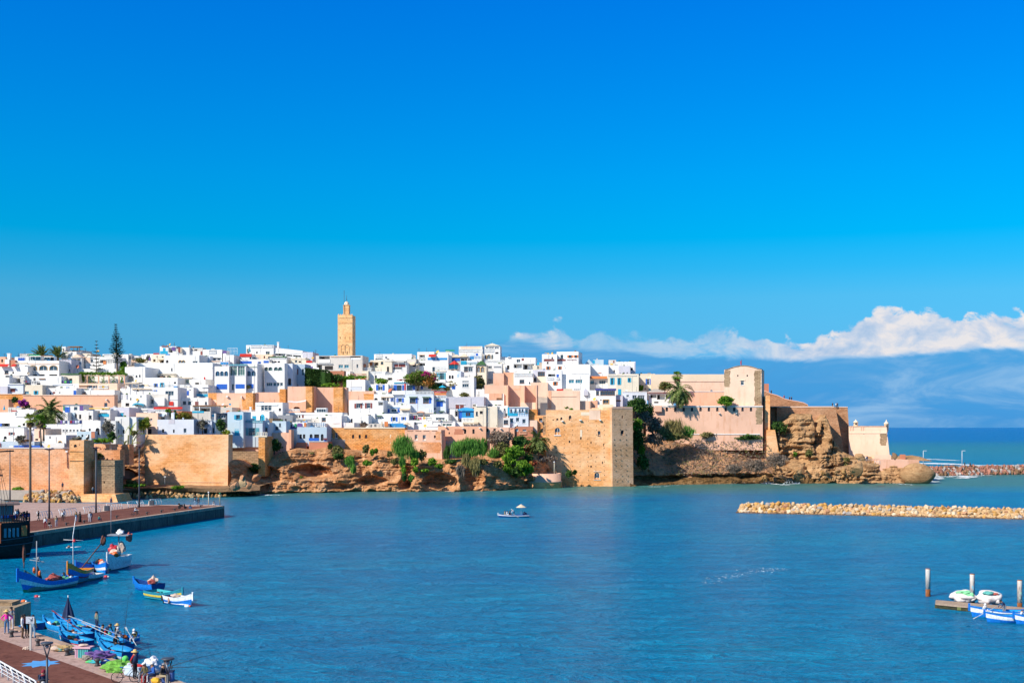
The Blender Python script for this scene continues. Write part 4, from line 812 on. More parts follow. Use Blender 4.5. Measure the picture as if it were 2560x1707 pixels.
FW('z',1213,1068,1272,1090,'f','Pink parapet wall under the tall cream house','d 1214 1071 1221 1079.5;d 1233.5 1071 1239.5 1079.5;cy 1250 1070 1254 1072;sl:ma 1200 1083 1256 1084',Y=352,D=3)
FW('z',1103,1090,1262,1150,'f','Faded wall behind the bright green reeds','d 1216 1088 1222 1110;pt:V 1110 1096 1140 1112',Y=353,D=2,ext=3)
a=Vector(((1358-1280)*354/F,354,-.5)); pl=empty('round_platform',a,0,'Half-round pink and ochre stone platform at the water below the palm','platform')
MB().lathe((0,0,0),[(5.9,0),(5.45,2.1),(5.45,2.15)],30).build('base',OCHRE,pl)
MB().lathe((0,0,0),[(5.6,2.15),(5.6,2.4),(5.3,2.4),(5.3,4.7),(5.0,4.7),(5.0,4.2)],30).build('parapet',WASH,pl)
mn=FW('z',844.3,788,881,900,'M','Tall golden square minaret with a small domed lantern','d 850 842 851.3 847.5;d 862 842 863.4 847.5;d 874 842 875.2 847.5;a 856.7 878 858.8 885.5;a 867 878 869 885.5;sl:M 846 806.5 857 807.7;sl:M 858 806.5 868 807.7;sl:M 869 806.5 880 807.7;sl:M 846 793.8 880 794.8',Y=440,D=5.4,par=.8,ext=8,name='minaret',cat='minaret',roof=MINST)
mw=36.7*440/F/(math.cos(YAW)-.14*math.sin(YAW))
Hm=max(v.co.z for v in wallof(mn).data.vertices)
cx=mw/2; lw=1.05
lt=MB().box(cx-lw,cx+lw,2.7-lw,2.7+lw,Hm-.8,Hm+3.7).box(cx-lw-.12,cx+lw+.12,2.7-lw-.12,2.7+lw+.12,Hm+3.7,Hm+3.9).build('lantern',MINST,mn)
MB().lathe((cx,2.7,Hm+3.9),[(.95,0),(.95,.3),(.85,.8),(.6,1.15),(.2,1.4),(.05,1.5)],16).build('dome',BLEACH,lt)
MB().tube([(cx,2.7,Hm+5.3),(cx,2.7,Hm+7.6)],.06,6).lathe((cx,2.7,Hm+5.6),[(.05,0),(.22,.15),(.05,.3),(.17,.45),(.05,.6),(.12,.75),(.04,.9)],8).build('finial',DGREY,lt)
MB().tube([(cx-.65,1.4,Hm),(cx-.65,1.4,Hm+9.3)],.07,6).build('mast',DGREY,mn)
m=MB()
for x0 in (856,867):
 a0,_=None,None
for i,xc in enumerate((mw*.37,mw*.64)):
 pr=[(xc-.75,Hm-13.8),(xc-.75,Hm-11.9)]+arcpts(xc,Hm-11.9,.75,1.1,8)+[(xc+.75,Hm-13.8)]
 for q0,q1 in zip(pr,pr[1:]):
  d=(Vector((q1[0],0,q1[1]))-Vector((q0[0],0,q0[1])))
  if d.length<1e-3: continue
  n=Vector((-d.z,0,d.x)).normalized()*.07
  A=Vector((q0[0],-.08,q0[1])); B_=Vector((q1[0],-.08,q1[1])); m.quad(A-n,B_-n,B_+n,A+n); m.quad(A-n,A-n+Vector((0,.08,0)),B_-n+Vector((0,.08,0)),B_-n)
m.build('blind_arch',BROWNS,mn)
for i in range(8):
 z0=Hm; x=.1+i*(mw-.55)/7; MB().extr([(x,z0),(x+.42,z0),(x+.42,z0+.25),(x+.21,z0+.5),(x,z0+.25)],0,.25).build('merlon',MINST,mn)
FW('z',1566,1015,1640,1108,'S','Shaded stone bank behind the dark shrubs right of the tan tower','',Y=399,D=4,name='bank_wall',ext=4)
# ================================================================ terrain
CLIFF=rock('cliff_rock',[(.20,.08,.035),(.46,.21,.09),(.64,.34,.17),(.74,.48,.30)],.30,2.6)
CLIFFD=rock('wet_cliff_rock',[(.05,.03,.015),(.16,.085,.03),(.28,.16,.07),(.40,.22,.09)],.4,2.4)
TAN=rock('tan_headland_rock',[(.18,.09,.04),(.38,.21,.10),(.50,.30,.15),(.64,.43,.25)],.22,2.0)
SCRUB=rock('dry_scrub_earth',[(.18,.11,.07),(.32,.20,.13),(.52,.27,.14),(.64,.35,.19)],.5,.8)
SAND=rock('beach_earth',[(.22,.13,.07),(.34,.20,.11),(.42,.27,.15)],.4,1)
TOWNG=simple('pale_hill_ground',(.42,.34,.27),.95,0,.3,.4)
def interp(tab,x):
 if x<=tab[0][0]: return tab[0][1:]
 for a,b in zip(tab,tab[1:]):
  if x<=b[0]:
   t=(x-a[0])/(b[0]-a[0]); return tuple(u+(w-u)*t for u,w in zip(a[1:],b[1:]))
 return tab[-1][1:]
def fbm(v,o=4,l=2.1,g=.5):
 a=1;s=0;v=Vector(v)
 for _ in range(o): s+=a*noise.noise(v); v=v*l; a*=g
 return s
def cliff(name,label,tab,depth,caves=(),mats=None,low=.12,amp=1.5,step=2.2,nr=46,zb=-1.2,Yb=None,prof=1.0,fine=.45,strat=1.0,cat=None,seed=0):
 """rock face between a waterline and a top line; depth = how far the top lies behind the waterline"""
 m=MB(); x0,x1=tab[0][0],tab[-1][0]; nc=int((x1-x0)/step);
 for i in range(nc+1):
  px=x0+(x1-x0)*i/nc; yt,yb=interp(tab,px); dp=depth(px) if callable(depth) else depth
  Y0=(Yb(px) if Yb else F*HC/(yb-HY)); Y1=Y0+dp
  z1=HC-(yt-HY)*Y1/F; z0=zb
  for j in range(nr+1):
   t=j/nr; Y=Y0+dp*(t**prof); z=z0+(z1-z0)*t; X=(px-1280)*Y/F
   q=Vector((X*.16,z*.22+seed,Y*.1)); d=fbm(q,4)*amp*1.6
   zz=z+1.2*noise.noise(Vector((X*.06,z*.1,3)))
   st=noise.noise(Vector((X*.05,zz*1.15,9+seed)))+.6*noise.noise(Vector((X*.11,zz*2.6,5)))
   d+=st*amp*.75*strat; d+=fine*noise.noise(Vector((X*.9,z*1.1,Y*.5)))+fine*.7*noise.noise(Vector((X*2.1,z*2.4,7)))
   d-=.45*abs(noise.noise(Vector((X*.35,z*.12,11+seed))))*amp
   py=HY+(HC-z)*F/Y
   for cx,cy,rx,ry,dd in caves:
    e=((px-cx)/rx)**2+((py-cy)/ry)**2
    if e<1.6: d-=dd*max(0,1-e/1.6)**.6
   w=min(1,(1-t)*6)
   m.v.append((X+.3*noise.noise(Vector((X*.7,z*.8,2))),Y-d*w, z+(.35*noise.noise(Vector((X*.5,z*.5,8)))*w)))
 for i in range(nc):
  for j in range(nr):
   a=i*(nr+1)+j; b=a+nr+1; t=j/nr
   mi=0 if t<low+.05*noise.noise(Vector((i*.07,0,0))) else (2 if (len(mats)>2 and t>.22+.05*noise.noise(Vector((i*.08,3,0)))) else 1)
   m.face((a,b,b+1,a+1),mi)
 n0=len(m.v)
 for i in range(nc+1):
  v=m.v[i*(nr+1)+nr]; m.v.append((v[0],v[1]+26,v[2]+.2))
 for i in range(nc): m.face((i*(nr+1)+nr,(i+1)*(nr+1)+nr,n0+i+1,n0+i),len(mats)-1)
 o=m.build(name,mats,norm=False); o['kind']='structure'
 if label: o['label']=label
 return o
cliff('cliff','Layered red-brown sea cliff with dark hollows',[
 (572,1150,1241),(600,1152,1239),(640,1168,1236),(665,1150,1234),(700,1132,1233),(740,1120,1232),(780,1124,1231),(815,1118,1231),(860,1124,1230),(905,1126,1229),
 (950,1124,1229),(1000,1130,1229),(1050,1142,1229),(1100,1148,1229),(1150,1147,1229),(1200,1142,1227),(1250,1128,1225),(1300,1125,1223),(1345,1138,1220),(1368,1158,1218),(1384,1175,1217),(1404,1186,1216.5)],
 lambda px: 11 if px<1330 else 6, [(775,1180,45,16,6),(650,1195,45,26,4.5),(600,1190,30,30,3),(930,1203,32,11,5),(1012,1212,14,9,4),(1100,1208,38,20,6),(1180,1200,26,28,6),(1020,1190,14,26,3.5),(1368,1206,20,8,4),(1325,1212,22,8,4),(850,1216,30,8,3)],
 [CLIFFD,CLIFF],amp=1.55,prof=1.5,nr=54,step=1.9)
cliff('dry_slope','Dry scrubby earth slope above a low orange rock ledge',[
 (1576,1092,1217),(1620,1092,1214),(1680,1093,1212),(1750,1094,1211),(1820,1095,1210),(1880,1101,1209),(1915,1110,1209),(1935,1122,1209),(1948,1150,1209),(1958,1180,1208)],
 lambda px: 24-max(0,(px-1900)*.15),[(1640,1198,60,7,4),(1730,1192,50,5,3),(1830,1190,60,6,3.5),(1600,1195,30,20,3),(1905,1196,40,10,3)],
 [CLIFFD,CLIFFD,SCRUB],amp=.9,prof=1.0,low=.1,nr=50,step=2.2,fine=.5,strat=.5,seed=4)
cliff('headland_rock','Tan cracked rock face below the russet bastion',[
 (1932,1110,1209),(1950,1060,1208),(1972,1046,1208),(1990,1034,1208),(2028,1034,1208),(2040,1070,1208),(2050,1052,1208),(2064,1036,1208),(2074,1060,1208),(2084,1100,1208),(2105,1128,1208),(2140,1143,1208),(2200,1154,1208.5),(2260,1170,1209)],
 lambda px: 15 if px<2085 else 13,[(1990,1160,34,38,6),(1975,1090,16,44,3),(2062,1082,9,34,4.5),(2046,1110,8,30,3),(2010,1110,40,4,1.5)],
 [CLIFFD,TAN],amp=1.7,prof=1.1,nr=56,step=1.7,seed=9,strat=1.3)
cliff('headland_base','Wave-worn tan rock apron of the headland',[
 (2090,1168,1209),(2130,1163,1208.5),(2160,1157,1208.5),(2200,1159,1208),(2256,1162,1208),(2268,1182,1208)],7,[(2125,1195,14,9,2),(2190,1190,40,3,1.5)],[CLIFFD,TAN],amp=1.1,prof=.8,nr=36,step=1.8,seed=14)
cliff('low_cliff','Hollowed red rock bank between the two left towers',[(284,1132,1222),(305,1128,1222),(330,1130,1222),(362,1118,1221)],5,
 [(308,1186,30,12,5),(300,1196,22,9,4)],[CLIFFD,CLIFF],amp=1.3,Yb=lambda px:309+ (px-284)*.06,zb=1.0,nr=36,step=1.5,seed=21,low=.04)
def ground(name,pts,mat,label=None,amp=.25,sub=1):
 """pts: rows of world points (back to front), skinned into a sheet"""
 m=MB(); nr=len(pts); nc=len(pts[0])
 for r in pts:
  for p in r: m.v.append((p[0],p[1],p[2]+amp*noise.noise(Vector((p[0]*.3,p[1]*.3,0)))))
 for i in range(nr-1):
  for j in range(nc-1): a=i*nc+j; m.face((a,a+1,a+nc+1,a+nc))
 o=m.build(name,mat,norm=False); o['kind']='structure'
 return o
def front(px):
 return interp([(-400,1121),(205,1119),(285,1130),(350,1112),(364,1088),(572,1088),(580,1092),(660,1088),(740,1108),(815,1082),(1012,1080),(1100,1092),(1215,1080),(1342,1060),(1366,1045),(1530,1040),(1620,1036),(1660,1000),(1700,985)],px)[0]
rows=[]
for j in range(40):
 r=[]
 for i in range(105):
  px=-420+i*19.5; yb=front(px)+2-(j/39)*(front(px)-interp([(1450,892),(1540,935),(1640,975)],px)[0])
  Y=max(Yof(px,yb)+.8,interp([(205,296),(285,315),(350,319),(572,322),(585,335),(660,336),(730,343),(1012,347),(1215,354),(1366,366),(1620,394)],px)[0]+j*.01); p=at(px,yb+2,Y); p.z-=1.5; r.append(p)
 rows.append(r)
sk=[Vector((p.x,p.y+.3,-2)) for p in rows[0]]
back=[Vector((p.x*1.05,p.y+120,p.z-6)) for p in rows[-1]]; back2=[Vector((p.x*1.05,p.y+260,-3)) for p in rows[-1]]
ground('hill',[back2,back]+rows[::-1]+[sk],TOWNG,amp=.0)
r0=[at(px,1016,404) for px in range(1500,1960,20)]
ground('upper_terrace',[[Vector((p.x,p.y+60,p.z)) for p in r0],r0,[Vector((p.x,393,p.z-.4)) for p in r0]],SCRUB,amp=.1)
r0=[at(px,1140,404) for px in range(1900,2310,20)]
ground('headland_ground',[[Vector((p.x*1.0,p.y+45,-2)) for p in r0],[Vector((p.x,p.y+30,p.z-1)) for p in r0],r0,[Vector((p.x,392,p.z-1.2)) for p in r0]],TAN,amp=.5)
def shore_row(z,ytab): return [on(px,interp(ytab,px)[0],z) for px in range(-120,660,10)]
ground('shore',[[Vector((p.x,p.y+14,2.6)) for p in shore_row(2.4,[(-120,1222),(660,1216)])],
 shore_row(2.3,[(-120,1226),(205,1226),(285,1226),(350,1220),(572,1220),(660,1214)]),
 shore_row(1.4,[(-120,1232),(205,1234),(280,1234),(350,1228),(572,1229),(620,1228),(660,1224)]),
 shore_row(.1,[(-120,1252),(205,1247),(285,1240),(350,1238),(572,1238),(640,1236),(660,1232)]),
 shore_row(-.8,[(-120,1262),(205,1256),(285,1252),(350,1246),(572,1244),(660,1240)])],SAND,amp=.35)
m=MB(); a=on(-60,1224,2.6); b=on(176,1229,2.4); c_=on(205,1232,2.3)
m.quad((a.x,a.y+6,2.62),(a.x,a.y,2.6),(b.x,b.y,2.5),(b.x+1,b.y+7,2.52)); m.quad((a.x,a.y,2.6),(a.x,a.y,.3),(b.x,b.y,.3),(b.x,b.y,2.5))
o=m.build('ledge_path',simple('pale_path',(.42,.33,.27),.9),kind='structure')
# ================================================================ boulders
BT=[rock('boulder_cream',[(.50,.38,.25),(.66,.52,.36),(.76,.62,.45)],.5,1,.5),rock('boulder_tan',[(.42,.26,.13),(.58,.38,.20),(.68,.48,.28)],.5,1,.5),
 rock('boulder_grey',[(.28,.25,.24),(.42,.37,.34),(.52,.46,.42)],.5,1,.5),rock('boulder_red',[(.32,.15,.08),(.46,.24,.13),(.56,.33,.2)],.5,1,.5),
 rock('boulder_ochre',[(.40,.20,.05),(.58,.32,.10),(.66,.42,.18)],.5,1,.5)]
BD=[rock('boulder_dark',[(.10,.06,.04),(.24,.14,.08),(.38,.22,.11)],.6,1,.5),rock('boulder_rust',[(.24,.12,.05),(.42,.23,.09),(.54,.33,.15)],.6,1,.5)]
def rockmesh(i,mat):
 bm=bmesh.new(); bmesh.ops.create_icosphere(bm,subdivisions=2,radius=1); rr=random.Random(i)
 for k in range(13):    # planar cuts make angular quarry stone
  n=Vector((rr.gauss(0,1),rr.gauss(0,1),rr.gauss(0,1))).normalized(); d=rr.uniform(.5,.8)
  for v in bm.verts:
   e=v.co.dot(n)-d
   if e>0: v.co-=n*e
 for v in bm.verts: v.co*=1+.07*noise.noise(v.co*2+Vector((i*5,0,0)))
 me=bpy.data.meshes.new('boulder'); bm.to_mesh(me); bm.free(); me.materials.append(mat); return me
RM=[[rockmesh(i*10+j,mt) for i in range(5)] for j,mt in enumerate(BT)]
RD=[[rockmesh(200+i*10+j,mt) for i in range(4)] for j,mt in enumerate(BD)]
def boulder(p,r,label,group,ms=None,w=(5,4,2,2,2),name='boulder',sq=(1,1,.8)):
 ms=ms or RM; me=random.choice(random.choices(ms,weights=w[:len(ms)])[0])
 o=bpy.data.objects.new(name,me); COL.objects.link(o); o.location=p
 o.rotation_euler=(random.uniform(0,6),random.uniform(0,6),random.uniform(0,6)); o.scale=[r*s*random.uniform(.85,1.15) for s in sq]
 return tag(o,label,'boulder',group)
GB='pale quarry boulders heaped along the near breakwater'
A=on(1846,1281,0); B_=on(2700,1300.5,0); dv=(B_-A).normalized(); nv=Vector((-dv.y,dv.x,0)); L=(B_-A).length
m=MB(); N=60
for i in range(N+1):
 p=A+dv*(L*i/N); hh=1.5*min(1,i/3)
 for (o_,z) in ((-1.0,-1),(0,.0),(1.6,hh),(3.8,hh),(6,-1)): m.v.append((*(p+nv*o_).xy,z+.15*random.random()))
for i in range(N):
 for j in range(4): a=i*5+j; m.face((a,a+5,a+6,a+1))
rr_=random.Random(9)
for _ in range(1500):
 u=rr_.random(); p=A+dv*(L*rr_.random())+nv*(-.1+2.6*u); m.blob((p.x,p.y,min(1.75,.1+1.7*u)*min(1,((p-A).length)/3)-.1),rr_.uniform(.3,.52),.4,1,seed=rr_.random()*9)
x=0
while x<L:
 p=A+dv*x+nv*-.62; m.blob((p.x,p.y,-.08),rr_.uniform(.3,.5),.4,1,m=1,seed=x); x+=.55
m.build('breakwater_core',[BT[1],BD[0]],kind='stuff',label='Dark rubble core of the near breakwater')
n=0
for k,(o_,z,r,dx) in enumerate([(-.1,.15,.68,.95),(.5,.68,.68,.98),(1.1,1.2,.68,.98),(1.75,1.7,.62,1.05)]):
 x=random.uniform(0,.4)+k*.45
 while x<61 and n<299:
  p=A+dv*x+nv*(o_+random.uniform(-.15,.15)); taper=min(1,.35+x/2.5)
  boulder(Vector((p.x,p.y,z*taper+random.uniform(-.12,.16))),r*random.uniform(.6,1.2)*(.75 if x<1 else 1),'Angular pale stone heaped on the near breakwater',GB,w=(4,6,1,2,3),name='breakwater_stone'); n+=1
  x+=dx*random.uniform(.85,1.1)
me_=MB()
x=61
while x<L:
 for o_,z in ((0,.2),(.7,.8),(1.4,1.4),(2,1.8)):
  p=A+dv*x+nv*o_; me_.blob((p.x,p.y,z),.6,.25,1,seed=x+z)
 x+=1.1
me_.build('boulder_bank',BT[0],kind='stuff',label='Far end of the near breakwater beyond the frame')
m=MB(); RH=[[rockmesh(500+i,TAN) for i in range(6)]]
A2=on(2318,1190,0); B2=on(2720,1182,0); d2=(B2-A2).normalized(); n2=Vector((-d2.y,d2.x,0)); L2=(B2-A2).length; x=0
while x<L2:
 for k in range(5):
  p=A2+d2*(x+random.uniform(-.3,.3))+n2*(k*.95); m.blob((p.x,p.y,.3+.62*k+random.uniform(-.25,.3)),random.uniform(.6,.95),.3,1,m=random.choice([0,1,1,2]),seed=x+k)
 x+=1.15
m.build('far_breakwater',[BD[0],simple('red_brown_boulders',(.30,.13,.09),.95,0,.4,.5),BT[2]],kind='stuff',label='Dark red-brown boulders of the far breakwater under the surf')
GL='riprap boulders beside the tall palm trunk'
m=MB()
P0=on(60,1255,0); P1=on(208,1254,0)
for r_ in range(6):
 nx=15
 for i in range(nx):
  px=64+i*9.6+random.uniform(-2,2)+(r_%2)*4; top=interp([(60,1240),(90,1228),(170,1228),(190,1240),(208,1250)],px)[0]; y=1254-r_*5.0
  if y<top-1: continue
  z=.25+r_*.42
  if random.random()<.35: continue
  boulder(on(px,y,z),.85*random.uniform(.8,1.2),'Orange and grey riprap boulder at the foot of the left rampart',GL,w=(2,4,3,2,4))
GS='rounded orange boulders on the shore under the bastion'
for r_ in range(4):
 px=322+r_*3
 while px<628:
  yb=interp([(320,1243),(400,1243),(480,1241),(560,1240),(628,1234)],px)[0]-r_*5.2
  if not(px<352 and r_>1): boulder(on(px,yb,.25+r_*.4),random.uniform(.55,.85),'Rounded orange-brown boulder on the shore under the big bastion',GS,RD+RM[1:2],(2,5,2))
  px+=random.uniform(9.5,13)
for px,y,r,z in ((590,1215,1.5,3),(606,1208,1.4,4.2),(622,1212,1.2,3.2),(598,1226,1.1,1.3),(636,1222,1.2,1.2),(641,1192,1.6,4.5),(606,1196,.9,6.2)):
 boulder(on(px,y,z),r,'Pale pointed boulder in the dark corner right of the bastion','pale boulders right of the bastion',RM[1:2]+RM[3:4],(3,2))
for px,y,z,r,lb,ms in ((2291,1187,2.6,6.0,'Huge rounded tan boulder at the tip of the headland',RH),(2258,1190,1.6,4.2,'Brown boulder tucked behind the huge rounded one',RD[1:2]),
 (2041,1157,6.2,3.6,'Big flat-topped slab boulder below the rock face',RH),(1988,1168,4.8,2.8,'Tilted pointed boulder beside the dark cleft',RH),
 (2004,1186,2.6,2.6,'Squarish tan boulder low in the dark cleft',RH),(2000,1200,.9,2.5,'Wet brown boulder at the mouth of the cleft',RD[1:2]),
 (2022,1200,.8,2.3,'Rounded brown wet boulder right of the cleft',RD[0:1]),(2035,1187,2.4,2.9,'Pale wedge boulder under the slab boulder',RH),
 (2060,1190,2.0,3.2,'Long tan boulder on the lower shore',RH),(2083,1182,2.9,2.3,'Tan boulder in the middle of the boulder fall',RH),
 (2088,1197,1.0,2.8,'Low worn boulder at the waterline below the fall',RD[1:2]),(2113,1190,2.0,2.0,'Cracked block left of the headland terrace',RH),
 (2101,1146,7.4,2.9,'Pale upright crag below the bastion corner',RH),(2150,1142,9.0,1.7,'Pointed crag beside the fort path',RH),
 (2066,1204,.3,2.2,'Smooth dark boulder awash left of the apron',RD[1:2]),(2119,1202,.6,2.4,'Dark boulder awash at the apron foot',RD[1:2]),
 (1948,1202,.6,2.0,'Dripping rust-brown boulder where waves break',RD[0:1]),(1970,1204,.4,2.0,'Dark square boulder left of the cleft mouth',RD[0:1]),
 (2141,1170,5,3.0,'Broken block above the worn apron',RH),(2236,1140,9.6,1.1,'Dark knob of rock behind the low bench wall',RD[0:1]),
 (1912,1203,.5,2.4,'Rust boulder at the foot of the dry slope',RD[1:2])):
 if 'Huge' in lb:
  o=MB().blob((0,0,0),(5.6,4.5,3.7),.06,4,seed=2,sm=True,freq=1).build('boulder',TAN,label=lb,cat='boulder'); o.location=on(px,y,z)
 else: boulder(on(px,y,z),r,lb,None,ms,(1,),sq=(1.1,1,1.15) if 'crag' in lb else (1.15,1,.8))
for i in range(60):
 px=random.uniform(1985,2140); y=random.uniform(1176,1205); boulder(on(px,y,max(.2,(1207-y)*.13)),random.uniform(.7,1.3),'Small fallen tan rock in the boulder fall of the headland','small fallen rocks on the headland',RH+RD[1:2],(3,1))
# ================================================================ vegetation
LG=leafmat('bright_green_leaves',(.05,.13,.012),(.13,.27,.02),(.22,.36,.03))
LD=leafmat('dark_green_leaves',(.018,.05,.012),(.045,.11,.02),(.09,.17,.03))
LO=leafmat('olive_leaves',(.07,.08,.025),(.17,.17,.05),(.27,.24,.08))
LS=leafmat('silvery_leaves',(.08,.08,.06),(.17,.16,.12),(.26,.25,.19))
LY=leafmat('lime_leaves',(.10,.16,.01),(.24,.30,.03),(.36,.40,.05))
LP=leafmat('palm_fronds',(.03,.06,.012),(.12,.17,.04),(.30,.33,.12))
LC=leafmat('conifer_needles',(.006,.020,.010),(.016,.045,.020),(.03,.07,.03))
LDRY=leafmat('dry_grey_twigs',(.12,.09,.07),(.24,.18,.14),(.34,.27,.21))
LR=leafmat('reed_leaves',(.05,.15,.02),(.11,.27,.04),(.18,.37,.06))
LST=leafmat('straw_leaves',(.14,.12,.04),(.26,.22,.08),(.36,.31,.13))
LM=leafmat('magenta_bracts',(.45,.01,.14),(.55,.02,.22),(.35,.02,.25))
LV=leafmat('violet_bracts',(.18,.01,.16),(.30,.03,.28),(.22,.02,.2))
LORG=leafmat('orange_bracts',(.45,.16,.03),(.55,.25,.06),(.5,.3,.1))
BARK=simple('bark',(.13,.09,.065),.9,0,.35,3)
PBARK=simple('palm_bark',(.15,.115,.085),.9,0,.4,4)
DEAD=simple('dead_fronds',(.24,.15,.07),.9,0,.3,3)
def leaves(m,c,r,n,size,rnd,mi=0,shell=.55,flat=1.0,drop=0):
 cx,cy,cz=c; rx,ry,rz=r
 for _ in range(n):
  d=Vector((rnd.gauss(0,1),rnd.gauss(0,1),rnd.gauss(0,1))).normalized()
  k=shell+(1-shell)*rnd.random(); k*=1+.22*noise.noise(d*2.3+Vector((cx,cy,cz)))
  p=Vector((cx+d.x*rx*k,cy+d.y*ry*k,cz+d.z*rz*k))
  s=size*rnd.uniform(.6,1.35)
  nrm=(d+Vector((rnd.gauss(0,.6),rnd.gauss(0,.6),rnd.gauss(0,.6)))).normalized()
  u=nrm.orthogonal().normalized(); u.rotate(Quaternion(nrm,rnd.uniform(0,6.28))); w=nrm.cross(u)
  if drop: u=Vector((rnd.gauss(0,.15),rnd.gauss(0,.15),-1)).normalized(); w=u.cross(nrm).normalized()*.35; u=u*drop
  b=len(m.v); m.v+=[tuple(p-u*s),tuple(p+w*s*.55),tuple(p+u*s),tuple(p-w*s*.55)]; m.face((b,b+1,b+2,b+3),mi)
VEG={}
def bush(c,x,y,rpx,rpy,Y,mat,label,name='shrub',cat='shrub',n=None,size=.36,trunk=None,lobes=6,seed=None,extra=(),dens=1.0,drop=0,shell=.35,group=None):
 """crown centred on a photo point, radii in photo pixels; trunk=(x,y) photo point of its foot"""
 seed=seed if seed is not None else int(x*7+y*13)%9999; rnd=random.Random(seed)
 px,py=P(c,x,y); k=CROPS[c][2]; rx,rz=rpx/k*Y/F,rpy/k*Y/F; p=at(px,py,Y); ry=min(rx,3.5)*.8
 foot=at(*P(c,*trunk),Y) if trunk else Vector((p.x,Y,p.z-rz*1.05))
 root=empty(name,foot,0,label,cat,group); o=p-foot
 m=MB(); n=n or int(105*(rx*rz)**.88*dens+110)
 for i in range(lobes):
  a=2*math.pi*i/lobes+rnd.uniform(-.4,.4); f=rnd.uniform(.35,.62)
  lc=(o.x+rx*f*math.cos(a),o.y+rnd.uniform(-.6,.6)*ry,o.z+rz*f*math.sin(a)); lr=(rx*rnd.uniform(.42,.62),ry*.65,rz*rnd.uniform(.42,.62))
  leaves(m,lc,lr,n//lobes,size,rnd,0,shell,drop=drop)
 leaves(m,tuple(o),(rx*.62,ry*.7,rz*.62),n//3,size,rnd,0,.1,drop=drop)
 mats=[mat]
 m.build('crown',mats,root,norm=False)
 for mt,ex,ey,er,en in extra:
  q=at(*P(c,ex,ey),Y-ry*.8)-foot; g=MB(); leaves(g,tuple(q),(er/k*Y/F,.5,er/k*Y/F*.8),en,size*.9,rnd,0,.1); g.build('blossom',mt,root,norm=False)
 t=MB(); rt=max(.06,min(rx,rz)*.07)
 t.tube([(0,0,-.3),(o.x*.3,0,o.z*.45),(o.x,o.y,o.z)],[rt*1.5,rt,rt*.4],7)
 for i in range(5):
  a=rnd.uniform(0,6.28); t.tube([(o.x*.3,0,o.z*.45),(o.x+rx*.6*math.cos(a),o.y+ry*.4*math.sin(a),o.z+rz*.5*abs(math.sin(a))+.1)],[rt*.7,rt*.2],5)
 t.build('trunk',BARK,root); return root
def frond(m,base,az,el,L,rnd,droop=1.0,width=.55,mi=0,segs=9,fold=.35):
 """arching feather frond made of paired leaflets"""
 d=Vector((math.cos(az)*math.cos(el),math.sin(az)*math.cos(el),math.sin(el))); p=Vector(base); step=L/segs; side=Vector((-math.sin(az),math.cos(az),0))
 for i in range(segs):
  q=p+d*step; w=width*math.sin(math.pi*min(1,(i+.9)/(segs+.6)))**.7
  for s in (-1,1):
   for k in (0,.5):
    a=p.lerp(q,k); b=p.lerp(q,k+.6)
    t=a+side*s*w*rnd.uniform(.85,1.1)+Vector((0,0,-w*fold*rnd.uniform(.3,1.6)))+d*step*.8
    n0=len(m.v); m.v+=[tuple(a),tuple(b),tuple(t)]; m.face((n0,n0+1,n0+2),mi)
  n0=len(m.v); u=side*.035; m.v+=[tuple(p-u),tuple(q-u),tuple(q+u),tuple(p+u)]; m.face((n0,n0+1,n0+2,n0+3),mi)
  p=q; d=(d+Vector((0,0,-droop*step/L*1.5))).normalized()
def date_palm(c,x,y,rpx,Y,label,foot,n=46,up=0.0,droop=1.0,mat=None,trunk_r=.32,skirt=True,seed=1):
 rnd=random.Random(seed); k=CROPS[c][2]; L=rpx/k*Y/F*1.45; top=at(*P(c,x,y),Y); ft=at(*foot,Y)
 root=empty('palm_tree',ft,0,label,'palm'); o=top-ft
 m=MB()
 for i in range(n):
  el=R(rnd.uniform(-38+up*45,82)); az=2*math.pi*i*.618; frond(m,tuple(o+Vector((0,0,.1))),az,el,L*rnd.uniform(.82,1.05),rnd,droop*rnd.uniform(.8,1.25),width=L*.2)
 m.build('crown',mat or LP,root,norm=False)
 t=MB(); h=o.z; pts=[(0,0,-.6)]+[(o.x*(j/6),o.y*(j/6),h*j/6) for j in range(1,7)]
 t.tube(pts,[trunk_r*1.25]+[trunk_r*(1+.08*(j%2)) for j in range(6)],10); t.blob(tuple(o),(trunk_r*1.9,trunk_r*1.9,trunk_r*2.2),.2,2); t.build('trunk',PBARK,root)
 if skirt:
  g=MB()
  for i in range(14): frond(g,tuple(o-Vector((0,0,.2))),2*math.pi*i/14,R(-35),L*.45,rnd,1.6,width=L*.08,segs=5)
  g.build('dead_fronds',DEAD,root,norm=False)
 return root
